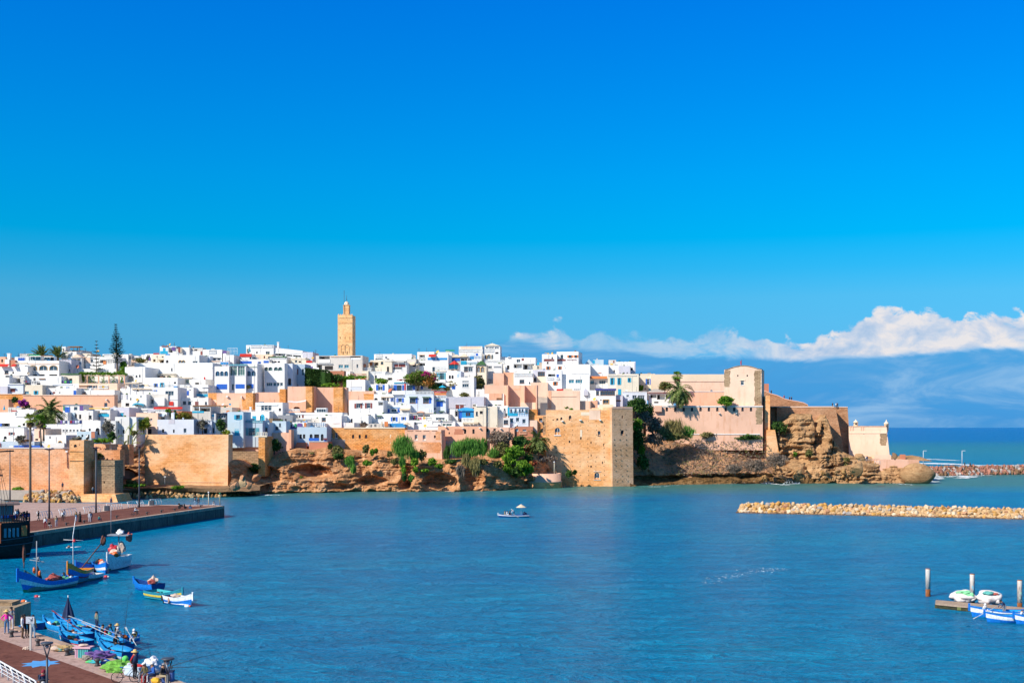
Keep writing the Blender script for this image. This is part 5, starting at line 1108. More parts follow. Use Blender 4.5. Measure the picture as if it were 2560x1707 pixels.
def fan_palm(c,x,y,rpx,Y,label,foot,n=26,seed=1,trunk_r=.22,mat=None,skirt=True):
 rnd=random.Random(seed); k=CROPS[c][2]; Rr=rpx/k*Y/F; top=at(*P(c,x,y),Y); ft=at(*foot,Y); root=empty('fan_palm',ft,0,label,'palm'); o=top-ft
 m=MB(); g=MB()
 def fan(mm,cen,d,r):
  side=d.cross(Vector((0,0,1))).normalized() if abs(d.z)<.98 else Vector((1,0,0)); up=side.cross(d)
  for j in range(13):
   a=(j-6)*R(15); v=(d*math.cos(a)+side*math.sin(a))
   w=side*math.cos(a)-d*math.sin(a)
   e=cen+v*r*rnd.uniform(.85,1.05)+Vector((0,0,-r*.22*rnd.random())); b=len(mm.v)
   mm.v+=[tuple(cen),tuple(cen+v*r*.55+w*r*.07),tuple(e),tuple(cen+v*r*.55-w*r*.07)]; mm.face((b,b+1,b+2,b+3))
 for i in range(n):
  az=i*2.4; el=R(rnd.uniform(-45,75)); d=Vector((math.cos(az)*math.cos(el),math.sin(az)*math.cos(el),math.sin(el)))
  cen=o+d*Rr*.45; m.tube([tuple(o),tuple(cen)],.03,4,cap=False); fan(m,cen,(d+Vector((0,0,-.15))).normalized(),Rr*.62)
 m.build('crown',mat or LG,root,norm=False)
 if skirt:
  for i in range(16):
   az=i*2.4; d=Vector((math.cos(az)*.5,math.sin(az)*.5,-.86)); fan(g,o+d*Rr*.35-Vector((0,0,rnd.random()*Rr*.5)),d,Rr*.55)
  g.build('dead_fronds',DEAD,root,norm=False)
 t=MB(); t.tube([(0,0,-.4),(o.x*.2,0,o.z*.25),(o.x*.6,0,o.z*.6),tuple(o)],[trunk_r*1.4,trunk_r*1.05,trunk_r,trunk_r*.9],10); t.build('trunk',PBARK,root); return root
def norfolk(c,xb,yb,yt,rpx,Y,label,sparse=False,seed=3,lean=0):
 rnd=random.Random(seed); k=CROPS[c][2]; ft=at(*P(c,xb,yb),Y); h=(yb-yt)/k*Y/F; Rm=rpx/k*Y/F; dx=lean/k*Y/F
 root=empty('norfolk_pine',ft,0,label,'tree'); m=MB()
 nt_=(9 if sparse else 21)
 for i in range(nt_):
  f=(i/(nt_-1)); z=h*(.24+.74*f) if not sparse else h*(.12+.84*f); nb=6 if sparse else 8
  Rt=Rm*(1-f)**.75*rnd.uniform(.8,1.1) if not sparse else Rm*(1-f*.85)*(.9+.2*(i%2))
  if not sparse and f<.18: Rt*=.55+2.4*f
  for b in range(nb):
   if rnd.random()<.12: continue
   az=2*math.pi*b/nb+i*.5+rnd.uniform(-.2,.2); L=max(.35,Rt*rnd.uniform(.75,1.1)); p=Vector((dx*f,0,z)); d=Vector((math.cos(az),math.sin(az),.10)).normalized(); seg=7
   side=Vector((-math.sin(az),math.cos(az),0))
   for s in range(seg):
    q=p+d*(L/seg);
    for _ in range(6 if not sparse else 3):
     w=max(.35,L*.24)*rnd.uniform(.6,1.2)*(1-.5*s/seg); c0=p.lerp(q,rnd.random()); sd=rnd.choice((-1,1))
     e=c0+side*sd*w+d*w*.7+Vector((0,0,w*rnd.uniform(-.1,.45))); n0=len(m.v)
     m.v+=[tuple(c0-d*.08*L/seg),tuple(c0+d*.55*L/seg),tuple(e+d*.1),tuple(e-d*.1)]; m.face((n0,n0+1,n0+2,n0+3))
    n0=len(m.v); u=Vector((0,0,.07)); m.v+=[tuple(p-u),tuple(q-u),tuple(q+u),tuple(p+u)]; m.face((n0,n0+1,n0+2,n0+3))
    p=q; d=(d+Vector((0,0,.045))).normalized()
 m.build('crown',LC,root,norm=False)
 t=MB(); t.tube([(0,0,-1),(dx*.4,0,h*.4),(dx,0,h)],[.38 if not sparse else .16,.24 if not sparse else .11,.03],8); t.build('trunk',simple('pine_bark',(.26,.17,.12),.9,0,.3,3),root); return root
def YB(c,x,y,d=0): px,py=P(c,x,y); return Yof(px,py)+d
norfolk('a',1920,900,62,165,YB('a',1920,900,-2),'Tall dark Norfolk pine rising above the left skyline',lean=-30)
norfolk('a',1575,880,330,115,YB('a',1575,880,-1.5),'Thin sparse young Norfolk pine left of the tall one',True,5)
date_palm('a',670,610,150,YB('a',670,665,4),'Bushy palm standing left of two on the back skyline',P('a',675,680),n=30,up=.9,droop=.5,seed=2)
date_palm('a',942,610,150,YB('a',945,665,1),'Palm with spread fronds right of two on the back skyline',P('a',942,690),n=28,up=.9,droop=.55,seed=4)
date_palm('h',805,470,235,YB('h',800,690,-3),'Big arching date palm above the brick rampart',P('h',800,700),n=50,droop=1.25,trunk_r=.42,seed=6)
fan_palm('h',495,575,125,248.5,'Very tall slender fan palm rooted behind the far quay',(75.5,1256),seed=8,trunk_r=.24,n=20,mat=LY)
fan_palm('h',650,590,115,286,'Bushy fan palm in front of the date palm',(103,1113),seed=9,n=30,trunk_r=.17)
fan_palm('h',715,650,80,289,'Small fan palm hugging the bushy one',(109,1098),seed=10,n=18,trunk_r=.2)
date_palm('l',940,690,195,357.5,'Date palm in front of the great sea wall',(1343,1166),n=54,droop=1.3,trunk_r=.36,seed=11)
date_palm('f',1290,900,215,390.5,'Date palm with golden heart above the gun-port wall',(1694,1014),n=54,droop=1.35,trunk_r=.45,seed=12)
fan_palm('f',1262,655,105,402,'Fan palm peeking over the date palm by the cream wall',(1693,985),seed=13,n=24,trunk_r=.28)
bush('a',2020,760,75,95,YB('a',2020,900,-1),LG,'Green creeper mass by the blank white wall',lobes=7)
bush('a',1330,935,60,95,YB('a',1330,1030,-1.2),LG,'Leafy green column at the left end of the vine pergola',lobes=7)
bush('b',340,660,120,40,YB('b',340,700,0),LO,'Scrubby hedge on the high terrace left of the big white house',lobes=7)
bush('b',60,830,75,90,YB('b',60,930,-1),LG,'Green tree pressed against the left of the blank wall')
bush('h',1240,920,110,85,301,LS,'Grey leafless-looking shrub left of the gate tower',dens=.6,shell=.1)
bush('h',1420,980,90,80,300,LO,'Olive-brown shrub right behind the gate tower',dens=.8)
bush('h',1760,700,140,150,306,LS,'Big silvery-grey tree above the potted garden',name='silvery_tree',cat='tree',trunk=(1830,920),dens=.75,shell=.1,size=.28)
bush('h',1830,860,70,90,304.5,LD,'Dark shrub below the silvery tree')
bush('h',330,900,95,70,297,LS,'Thin grey shrub on the white house terrace at left',dens=.45,shell=.05)
bush('h',240,260,50,55,YB('h',240,330,-5),LD,'Small dark green shrub by the orange sloping wall')
bush('h',380,310,95,70,YB('h',380,380,-5),LV,'Purple bougainvillea below the long salmon rampart',name='bougainvillea',cat='flowering shrub')
bush('h',440,350,60,40,YB('h',440,380,-4.5),LD,'Dark green clump beside the purple bougainvillea')
bush('h',1690,920,200,35,301,LG,'Potted green plants along the rubble garden wall',lobes=9)
bush('h',1470,1110,55,60,298,LG,'Green shrub in the gap behind the gate tower')
bush('h',1600,1170,90,60,299,LO,'Weedy shrub on the crumbling earth wall',dens=.5)
bush('i',390,650,135,110,322,LY,'Bright lime green shrub left of the pale blue roofed house',lobes=8,trunk=(390,790))
bush('i',790,480,55,90,YB('i',790,570,-1),LG,'Narrow green shrub left of the white chimney')
bush('i',910,520,50,80,YB('i',910,590,-.5),LD,'Dark bush between chimney and orange-green bush')
bush('i',1060,530,140,75,YB('i',1060,590,-1),leafmat('rusty_olive_leaves',(.12,.08,.01),(.20,.17,.02),(.13,.19,.03)),'Rusty yellow-green bush behind the bastion roofs',lobes=8)
bush('i',1340,650,105,115,YB('i',1340,780,-7),LS,'Grey feathery tree in front of the two dark doorways',name='feathery_tree',cat='tree',trunk=(1350,800),dens=.6,shell=.1,size=.26)
bush('i',1650,670,95,125,YB('i',1650,800,-7),LD,'Dark ivy hanging under the glass veranda',name='ivy',cat='climbing plant',lobes=8)
bush('i',1740,790,70,45,318.5,LY,'Small sunlit succulents at the bastion corner')
bush('i',230,800,60,40,314,LO,'Low tangled plants behind the banana')
for i,(x,y,r_,L_) in enumerate(((250,780,0,1),)):
 rnd=random.Random(3); ft=at(*P('i',125,1110),316); root=empty('banana_plant',ft,0,'Banana plant with broad torn leaves beside the great bastion','banana plant'); m=MB()
 for j in range(17): frond(m,(rnd.uniform(-1.3,1.6),rnd.uniform(-.8,.8),rnd.uniform(.6,5.2)),rnd.uniform(0,6.28),R(rnd.uniform(15,75)),rnd.uniform(2.6,4.6),rnd,.9,width=.5,segs=7,fold=.3)
 m.build('leaf_crown',LY,root,norm=False)
 t=MB(); t.tube([(0,0,-.5),(.2,0,4.5)],[.3,.15],8); t.tube([(1.0,0,-.5),(1.3,0,3.4)],[.22,.12],8); t.build('stem',LO,root)
bush('i',120,1110,130,22,311.5,LG,'Grassy tuft at the foot of the banana plant')
bush('c',1120,1000,70,60,YB('c',1120,1090,-1.5),LD,'Dark shrub in the shade beside the hedge')
bush('c',1590,960,120,90,YB('c',1590,1090,-1.5),LD,'Round dark tree in front of the terracotta garden wall',name='garden_tree',cat='tree',trunk=(1600,1090),lobes=8)
bush('c',1480,1060,170,32,YB('c',1480,1095,-2),LG,'Low green border along the garden parapet',lobes=9)
bush('c',1780,950,110,60,YB('c',1780,1090,-2.2),LG,'Bright vine spilling over the terracotta wall',name='vine',cat='climbing plant',lobes=8)
bush('c',1960,935,110,32,YB('c',1960,980,-2.2),LG,'Thin trailing vine right of the bright vine',name='vine',cat='climbing plant',lobes=7)
bush('c',1715,1030,35,75,YB('c',1715,1095,-2.2),LG,'Hanging strand of leaves on the white cube corner')
bush('c',115,1095,65,38,YB('c',115,1150,-3),LO,'Flowering pots below the blue arched house')
bush('d',350,735,128,52,YB('d',350,780,-1),LG,'Clipped flat green bush over the cobalt double door',lobes=9)
TB=YB('d',1000,885,-1.5)
tr=bush('d',1005,700,300,135,TB,LO,'Great spreading tree with magenta blossom in the middle of the town',name='spreading_tree',cat='tree',trunk=(940,885),lobes=14,n=3800,shell=.2,
  extra=[(LM,1085,620,75,260),(LM,1020,645,35,60),(LM,1130,655,40,60),(LM,1215,700,40,60),(LORG,1180,670,90,130),(LORG,1110,760,110,110),(LG,820,690,110,420),(LG,960,640,120,300)])
bush('d',1240,820,130,70,TB+.3,LD,'Dark shrubbery to the right of the great spreading tree',lobes=8)
bush('d',1510,790,110,60,YB('d',1510,880,-2),LST,'Straw-coloured vine over the white terrace pergola',name='vine',cat='climbing plant',lobes=8,dens=.7)
bush('d',1420,860,50,35,YB('d',1420,885,-2.4),LO,'Olive shrub beside the blue parasol')
bush('d',1930,740,80,115,YB('d',1930,860,-3),LO,'Tall climbing plant on the tower house terrace',name='climbing_plant',cat='climbing plant',lobes=9,dens=.8)
bush('d',1920,840,80,30,YB('d',1920,870,-3.2),LST,'Dry potted plants at the foot of the climbing plant')
bush('d',1700,960,85,35,YB('d',1700,995,-2),LO,'Dry bushes in the garden wall opening',dens=.6)
bush('d',175,870,35,30,YB('d',175,900,-2),LG,'Small green pot plant above the pale rampart end')
bush('d',60,1455,85,48,347,LDRY,'Brown dry shrub on the orange brick rampart',dens=.9)
bush('e',380,1285,65,40,YB('e',380,1335,-3),LD,'Pot plants on the shaded balcony of the cream house')
bush('e',1390,1168,62,18,YB('e',1390,1190,-2),LG,'Tuft of weeds on the ochre sea wall ledge')
bush('e',1490,1195,32,16,YB('e',1490,1205,-2),LG,'Small palm seedling on the sea wall ledge')
bush('e',30,760,60,105,YB('e',30,860,-3),LO,'Weedy flowering climber beside the dark pink wall',dens=.8)
bush('f',430,820,88,105,YB('f',430,910,-3),LG,'Round citrus tree in front of the turquoise shutters',name='citrus_tree',cat='tree',trunk=(430,915),lobes=8)
bush('f',625,845,85,72,YB('f',625,910,-3),LG,'Second citrus tree hiding the cream house corner',name='citrus_tree',cat='tree',trunk=(625,915),lobes=8)
bush('f',1060,810,130,85,403,LO,'Loose olive tree behind the cafe pavilion',name='olive_tree',cat='tree',trunk=(1060,900),lobes=8)
bush('g',152,702,92,62,389,LG,'Rounded bright green bush on top of the gun-port wall',lobes=9,n=1500)
bush('m',600,85,182,132,371,LD,'Dark conical shrub leaning beside the tan tower',lobes=8,n=1500)
bush('m',790,190,117,132,376,LD,'Dark bush below the conical shrub',lobes=7)
bush('m',690,290,182,156,374,LDRY,'Purplish-grey thicket on the shaded slope top',lobes=8,n=1200)
bush('m',860,400,169,156,377,LDRY,'Grey-violet bramble on the slope under the gun-port wall',lobes=8,n=1100)
bush('m',600,420,104,144,371,LG,'Green creeper in the tan tower shadow')
bush('m',610,620,117,240,370.5,LD,'Deep green ivy drape right of the tan tower',lobes=9,n=1500)
bush('m',680,820,78,96,370,LG,'Pale reeds glinting in the tower shadow',dens=.6)
bush('m',1200,470,221,180,382,LST,'Tall straw and green reeds under the gun ports',name='reeds',cat='reeds',lobes=9,n=1800,drop=2.2)
bush('m',1400,520,182,108,384,LR,'Green end of the reed bed under the gun ports',name='reeds',cat='reeds',lobes=7,n=900,drop=2.0)
bush('m',1000,520,143,120,379,LST,'Left clump of dry reeds on the slope',name='reeds',cat='reeds',lobes=6,n=900,drop=2.0)
bush('m',1750,570,143,54,390,LST,'Straw tuft at the foot of the gun-port wall',dens=.8)
bush('n',470,610,260,48,390,LD,'Dark weeds along the foot of the gun-port wall',lobes=9,n=900)
bush('n',240,1120,150,90,373,LDRY,'Grey dry tumbleweed bush left of three',name='dry_bush',cat='bush',lobes=8,n=1700,shell=.6,size=.2)
bush('n',590,1060,220,120,374,LDRY,'Widest grey dry bush in the middle of three',name='dry_bush',cat='bush',lobes=9,n=2600,shell=.6,size=.2)
bush('n',910,980,190,120,375,LDRY,'Grey dry bush overhanging the cleft, right of three',name='dry_bush',cat='bush',lobes=9,n=2300,shell=.6,size=.2)
bush('n',960,440,150,130,391,LD,'Dark creeper in the shade beside the buttress pier')
bush('n',1230,880,40,40,385,LG,'Small green tuft on the shaded rock')
bush('n',1460,870,80,70,386,LO,'Green-brown weeds on the sunlit rock face')
bush('n',2040,1000,90,80,389,LO,'Weeds between the pale crags')
bush('k',705,770,205,215,331,LR,'Large weeping green thicket hanging over the cliff',name='weeping_thicket',cat='thicket',lobes=10,n=3000,drop=2.0,size=.3)
bush('k',890,900,90,120,331,LR,'Lower right lobe of weeping thicket on the cliff',name='weeping_thicket',cat='thicket',lobes=6,n=900,drop=2.0,size=.3)
bush('k',690,1010,60,75,328,LR,'Weeping tail of green below the thicket',name='weeping_thicket',cat='thicket',n=400,drop=2.0)
bush('k',895,1010,75,80,329,LG,'Round ivy ball under the weeping thicket',name='ivy',cat='climbing plant')
bush('k',905,1135,50,60,328,LG,'Ivy patch below the ivy ball',name='ivy',cat='climbing plant')
bush('k',715,1150,42,90,327,LG,'Bright creeper running down the cliff cleft',name='creeper',cat='climbing plant')
bush('k',725,1260,45,75,326.5,LD,'Dark creeper at the bottom of the cleft',name='creeper',cat='climbing plant')
bush('k',830,1270,50,72,327,LR,'Pale green creeper beside the dark cleft',name='creeper',cat='climbing plant')
bush('k',1180,1000,90,80,332,LG,'Dense green bush on the cliff brow',lobes=8)
bush('k',1300,1080,72,50,331,LG,'Green bush trailing down from the cliff brow')
bush('k',1060,1150,70,28,329,LG,'Flat patch of green halfway down the cliff')
bush('k',1010,900,90,100,334,LO,'Brownish scrub beside the corner bastion',dens=.7)
bush('k',95,800,60,85,336,LO,'Olive shrub below the little square windows')
bush('k',200,850,45,60,335,LG,'Twin green tufts on the cliff ledge')
bush('k',265,830,35,45,335.5,LG,'Small green tuft right of the twin tufts')
bush('k',110,1030,95,48,331,LG,'Low bright creeper on the red cliff')
bush('k',480,880,45,50,336,LO,'Pale weeds beside the weeping thicket')
bush('k',1770,790,300,165,337,LR,'Broad bank of tall bright green reeds under the pink rampart',name='reed_bank',cat='reeds',lobes=14,n=4200,drop=2.3,size=.32)
bush('k',1420,860,60,110,338,LD,'Shaded end of the reed bank beside the corner bastion',name='reed_bank',cat='reeds',n=700,drop=2)
bush('k',1730,980,80,90,333,LST,'Hanging dry grass below the reed bank',n=600,drop=2.2,dens=.8)
bush('k',1890,1090,110,140,332,LST,'Long curtain of dry grass over the hollow',n=1100,drop=2.6)
bush('k',1640,1150,90,100,331.5,LDRY,'Grey hanging roots beside the hollow',n=500,drop=2.2)
bush('l',60,780,94,141,347.8,LR,'Dark green reeds left of the hillside scrub',name='reed_bank',cat='reeds',n=900,drop=2)
bush('l',210,880,94,100,346.6,LR,'Small reed clump below the scrub',n=450,drop=2)
bush('l',340,640,224,153,350.5,LDRY,'Brown-grey scrub under the terracotta house',lobes=8,n=1400)
bush('l',360,820,129,165,348.3,LO,'Tangled olive scrub in the middle of the slope',lobes=7,n=900)
bush('l',650,680,147,106,350.5,LD,'Dark green shrubs under the terracotta house',lobes=8,n=1100)
bush('l',580,850,177,118,347.8,LG,'Bright green thicket left of the sea-wall palm',lobes=9,n=1500)
bush('l',480,960,129,118,346.1,LG,'Sunlit green thicket lower left',lobes=8,n=1000)
bush('l',430,1140,112,94,345.0,LG,'Ivy mound low on the slope',lobes=7,n=800)
bush('l',580,1170,94,88,344.4,LD,'Dark ivy mound above the waterline',lobes=7,n=600)
bush('l',760,1130,141,100,346.1,LG,'Leafy shrubs left of the round platform',lobes=8,n=900,extra=[(LORG,840,1020,35,40)])
bush('l',700,1205,70,37,345.6,LY,'Yellow-green shrub at the platform edge')
bush('l',800,960,70,129,349.9,LD,'Shaded shrub at the palm foot')
bush('l',860,1030,70,35,348.9,leafmat('red_bracts',(.3,.03,.02),(.4,.08,.04)),'Red flowering shrub near the palm foot')
bush('l',1090,960,177,70,355.4,LDRY,'Brown withered bush behind the lamp post',n=500)
bush('l',1450,1200,59,64,356.6,LD,'Dark weeds at the foot of the great sea wall')
bush('l',1540,1180,41,47,356.8,LD,'Small dark tuft further along the sea wall foot')
bush('j',850,1190,110,90,334,LG,'Green bush in the corner under the blue cliff house',lobes=8,n=900,extra=())
bush('j',700,1190,110,80,335,LD,'Dark bush deep in the shaded corner',lobes=7,n=700)
bush('j',870,1290,60,70,332,LR,'Trailing green below the corner bush',n=350,drop=2)
bush('j',1590,1110,100,110,334,LO,'Half-dead shrub right of the terracotta supports',lobes=7,n=700)
bush('j',1620,1180,90,60,333.5,LD,'Dark green base of the half-dead shrub')
bush('j',1790,1270,95,110,331,LR,'Grey-green shrub hanging on the red cliff',n=700,drop=1.6)
bush('j',1850,1390,55,70,330,LR,'Green tail of the hanging shrub',n=350,drop=1.8)
bush('j',200,1360,200,70,327,LD,'Black-green scrub in the dark recess',lobes=8,n=900)
bush('j',740,1470,50,55,330,LR,'Pale green weed above the dark cave',n=250)
bush('j',960,1540,70,40,329,LG,'Green weed at the cave mouth',n=250)
bush('j',1470,1010,40,50,336,LD,'Tuft below the orange rampart corner')
bush('q',960,245,95,24,304,LG,'Green weeds at the foot of the great bastion',n=260)
bush('q',250,215,190,26,303,LG,'Patch of green on the beach bank',n=420,lobes=8)
bush('q',180,165,90,45,306,LO,'Thin weeds on the beach slope',n=260)
bush('q',1810,190,40,45,319,LG,'Weeds at the bastion right foot',n=160)
bush('p',300,270,100,26,291,LG,'Green weeds on the ledge under the brick rampart',n=300,lobes=7)
bush('p',1960,240,80,24,299,LG,'Weed patch beside the stone tower',n=220)
bush('m',1100,600,338,72,380,LO,'Olive scrub band below the straw reeds',lobes=9,n=1300)
bush('m',900,640,195,108,377,LDRY,'Grey thistle patch at the edge of the tower shadow',lobes=7,n=900)
bush('m',700,1000,117,144,369.5,LD,'Dark plants low in the tower shadow',lobes=7,n=800)
bush('k',560,1010,60,60,332,LO,'Weeds on the ledge left of the weeping thicket')
bush('k',1480,1000,110,45,336,LD,'Low dark shrubs under the reed bank',lobes=7)
bush('k',2010,1010,80,60,334,LO,'Scrub at the right end of the reed bank',lobes=7)
bush('l',700,1050,110,80,344,LG,'Mid-slope green shrubs beside the palm trunk',lobes=7,n=800)
bush('l',300,1050,80,60,338,LO,'Pale scrub on the sunlit lower cliff')
bush('j',1130,1120,120,30,337,LO,'Dry weeds under the terracotta supports')
bush('j',560,1010,110,120,333,LD,'Dark shrub in the shaded corner under the cobalt shutters',lobes=7,n=700)
def scatter_tufts():
 rnd=random.Random(11); m=MB()
 for _ in range(1500):
  px=rnd.uniform(1600,1925); t=rnd.uniform(.24,1.0); yt,yb=1094,1212
  Y0=F*HC/(yb-HY); Y=Y0+24*t; z=-1.2+(HC-(yt-HY)*(Y0+24)/F+1.2)*t; X=(px-1280)*Y/F
  leaves(m,(X,Y-.7,z+.35),(.5,.4,.3),4,.22,rnd,rnd.choice((0,0,1)),.2)
 m.build('dry_grass',[LDRY,LO],kind='stuff',label='Dry grass and thistle tufts over the slope',norm=False)
scatter_tufts()
hy=YB('c',1270,1090,-1)
def hedge():
 a=at(*P('c',1060,1095),hy); rnd=random.Random(2); root=empty('hedge',a,0,'Tall clipped dark green hedge sloping down beside the blue shade-tinted house','hedge'); m=MB()
 w=(1485-1060)/6.534*hy/F; ht=lambda u: ((1095-785)-(u*50))/6.534*hy/F*(1 if u<.93 else .9)
 for _ in range(6500):
  u=rnd.random(); s=rnd.random(); h=ht(u)
  if rnd.random()<.75: p=(u*w,rnd.uniform(-.25,.15)+ (0 if u<.42 else (u-.42)*3.0 if u<.7 else .84-(u-.7)*5),s*h)
  else: p=(u*w,rnd.uniform(0,3),h+rnd.uniform(-.2,.12))
  leaves(m,p,(.15,.12,.15),1,.20,rnd,0,.2)
 b=MB().extr([(0,0),(w,0),(w,ht(1)-.15),(0,ht(0)-.15)],.35,3.2); b.build('hedge_core',LD,root)
 m.build('foliage',leafmat('hedge_leaves',(.015,.05,.010),(.04,.10,.018),(.08,.15,.03)),root,norm=False)
hedge()
pY=YB('a',1600,1035,-3)
def pergola():
 a=at(*P('a',1285,1033),pY); root=empty('vine_pergola',a,0,'Long pink-posted pergola overgrown with vine beneath the Norfolk pines','pergola'); s=pY/F/6.534; rnd=random.Random(4); m=MB()
 for x in (1425,1610,1780,1945,2035):
  MB().box((x-1285)*s-.15,(x-1285)*s+.15,-.15,.15,-1,(1033-905)*s).build('post',PINK,root)
 MB().box((1370-1285)*s,(2040-1285)*s,-.18,.18,(1033-912)*s,(1033-900)*s).box((1370-1285)*s,(2040-1285)*s,2.2,2.5,(1033-912)*s,(1033-900)*s).build('beam',PALEP,root)
 for _ in range(900):
  x=1290+750*rnd.random(); hh=(1033-880)*s+.5*noise.noise(Vector((x*.02,0,0))); leaves(m,((x-1285)*s,rnd.uniform(-.4,2.5),hh+rnd.uniform(-.3,.55)),(.25,.3,.2),2,.24,rnd)
 for x0 in (1470,1530,1690,1850,1990):
  for _ in range(40): leaves(m,((x0-1285+rnd.gauss(0,14))*s,rnd.uniform(-.3,.3),rnd.uniform(0,(1033-905)*s)),(.15,.2,.2),2,.22,rnd)
 m.build('vine_foliage',LG,root,norm=False)
pergola()
# ================================================================ small roof things
def dish(c,x,y,rpx,Y,mat,label,az=-.6,el=.5):
 p=at(*P(c,x,y),Y); r=max(.4,rpx/CROPS[c][2]*Y/F); ft=p-Vector((0,0,r+.6)); root=empty('satellite_dish',ft,0,label,'satellite dish')
 m=MB(); n=Vector((math.sin(az)*math.cos(el),-math.cos(az)*math.cos(el),math.sin(el))); u=n.orthogonal().normalized(); w=n.cross(u); o=p-ft; rings=[]
 for i in range(5):
  rr=r*i/4; b=len(m.v)
  for k in range(18):
   a=2*math.pi*k/18; m.v.append(tuple(o+u*rr*math.cos(a)+w*rr*math.sin(a)+n*(.22*r*(i/4)**2)))
  rings.append(b)
 for a,b in zip(rings,rings[1:]):
  for k in range(18): m.face((a+k,a+(k+1)%18,b+(k+1)%18,b+k),0,True)
 m.build('reflector',mat,root,norm=False)
 MB().tube([(0,0,-.8),(0,0,.45),tuple(o-n*.1)],.05,6).build('mast',DGREY,root)
 MB().tube([tuple(o-u*r*.9),tuple(o+n*r*.9)],.03,5).lathe(tuple(o+n*r*.9),[(.06,-.08),(.06,.08)],6).build('feed_arm',DGREY,root)
W_=simple('white_dish_paint',(.7,.7,.7),.5); G_=simple('grey_dish_paint',(.16,.19,.24),.5); O_=simple('orange_dish_paint',(.62,.13,.05),.5); C_=simple('pale_dish_paint',(.55,.45,.33),.6)
for c,x,y,r,d,mt,lb in (('a',1268,455,17,0,YEL,'Yellow satellite dish on the flat roofed post terrace'),('a',1602,507,18,-1,YEL,'Yellow satellite dish behind the thin Norfolk pine'),
 ('a',1365,587,18,-1,G_,'Grey satellite dish beside the pink gabled kiosk'),('a',1268,762,28,-3,O_,'Round orange dish leaning on the kiosk house wall'),
 ('a',1685,1092,16,-4,YEL,'Yellow satellite dish under the vine pergola wall'),('a',462,870,22,-3,C_,'Rusty dish at the corner below the arched windows'),('a',497,985,16,-3,G_,'Small grey dish among the rooftop laundry'),
 ('a',1480,1130,14,-4,W_,'White dish on the terrace above the salmon rampart'),('b',775,425,16,0,YEL,'Lower one of the two yellow dishes on the highest roof'),('b',815,400,19,0,YEL,'Upper one of the two yellow dishes on the highest roof'),
 ('b',262,993,14,-3,YEL,'Yellow dish beside the arched niche of pots'),('b',1140,430,14,0,G_,'Dark dish on the brown roof room'),('b',1270,765,22,-3,C_,'Sandy dish near the pale blue side house'),
 ('b',285,1300,20,-4,YEL,'Yellow dish right of the turquoise tarpaulin'),('b',812,1418,24,-5,W_,'White round dish in front of the red wall'),('b',918,1215,20,-3,G_,'Grey tilted dish on the corner by the grey window'),
 ('b',1490,1475,20,-5,YEL,'Yellow dish over the black tarpaulin terrace'),('b',1797,1378,20,-3,TURQ,'Bright blue dish before the buttressed rampart'),('b',1680,1378,18,-3,W_,'White dish lying by the grey canopy'),
 ('c',1187,620,18,0,YEL,'Yellow dish right of the ribbed canopy'),('c',1235,1490,18,-3,W_,'White dish hanging under the buttressed rampart'),('c',365,1558,24,-3,TURQ,'Turquoise dish above the turquoise arched doors'),
 ('d',403,320,20,0,YEL,'Yellow dish on the long white skyline house'),('d',428,352,20,-.5,G_,'Grey-violet dish below the yellow one on the long house'),('d',765,352,18,-1,YEL,'Yellow dish at the right end of the long house'),
 ('d',1268,258,28,0,YEL,'Large yellow dish over the dark red roof room'),('d',492,890,40,-3,O_,'Big orange-red dish left of the veranda'),('d',880,425,18,-3,W_,'Cream wheel-like dish on the grey house'),
 ('d',1050,1340,22,-3,YEL,'Yellow dish beside the pink washing'),('d',1065,1465,26,-2,YEL,'Yellow dish right above the pink corner bastion'),('d',1225,1190,26,-2,G_,'Grey dish on the pale loggia house wall'),
 ('d',1885,1140,30,-2,W_,'White dish left of the tall cream house'),('d',345,1085,22,-3,W_,'White dish on the furnished terrace'),('d',1330,1400,16,-3,G_,'Little grey dish on the lowest parapet'),
 ('e',1072,290,19,0,YEL,'Left of three yellow dishes on the skyline block'),('e',1112,292,19,.2,YEL,'Middle of three yellow dishes on the skyline block'),('e',1180,282,16,.4,YEL,'Right of three yellow dishes on the skyline block'),
 ('e',1215,315,15,-1,G_,'Grey dish between the skyline blocks'),('e',1220,530,20,-2,G_,'Grey dish on the orange-shuttered house'),('e',1870,1030,28,-2,YEL,'Yellow dish above the gun terrace wall corner'),
 ('e',570,1440,40,-5,W_,'White dish over the turquoise stair house corner'),('f',1182,1048,18,-4,YEL,'Yellow dish beside the palm at the cafe pavilion'),('f',430,890,16,-4,W_,'White dish on the low pale house roof'),
 ('f',1820,895,10,-1,G_,'Tiny lamp-like dish on the lower retaining wall'),('h',1238,292,24,-2,G_,'Dark dish above the blue door house'),('h',800,1015,22,-1,YEL,'Yellow dish on the brick rampart edge'),
 ('h',1425,850,12,-1,W_,'Tiny dish on the white wall by the arch door'),('j',1045,600,15,-3,YEL,'Yellow dish among the orange washing'),('l',1003,348,17,-1.5,G_,'Grey dish on the brown corner tower')):
 px,py=P(c,x,y); dish(c,x,y,r,(363.2 if 'corner tower' in lb else 410 if 'lamp-like' in lb else (396 if 'pavilion' in lb else Yof(px,py+8)-3+d*.6)),mt,lb,az=random.uniform(-.9,.5),el=random.uniform(.2,.7))
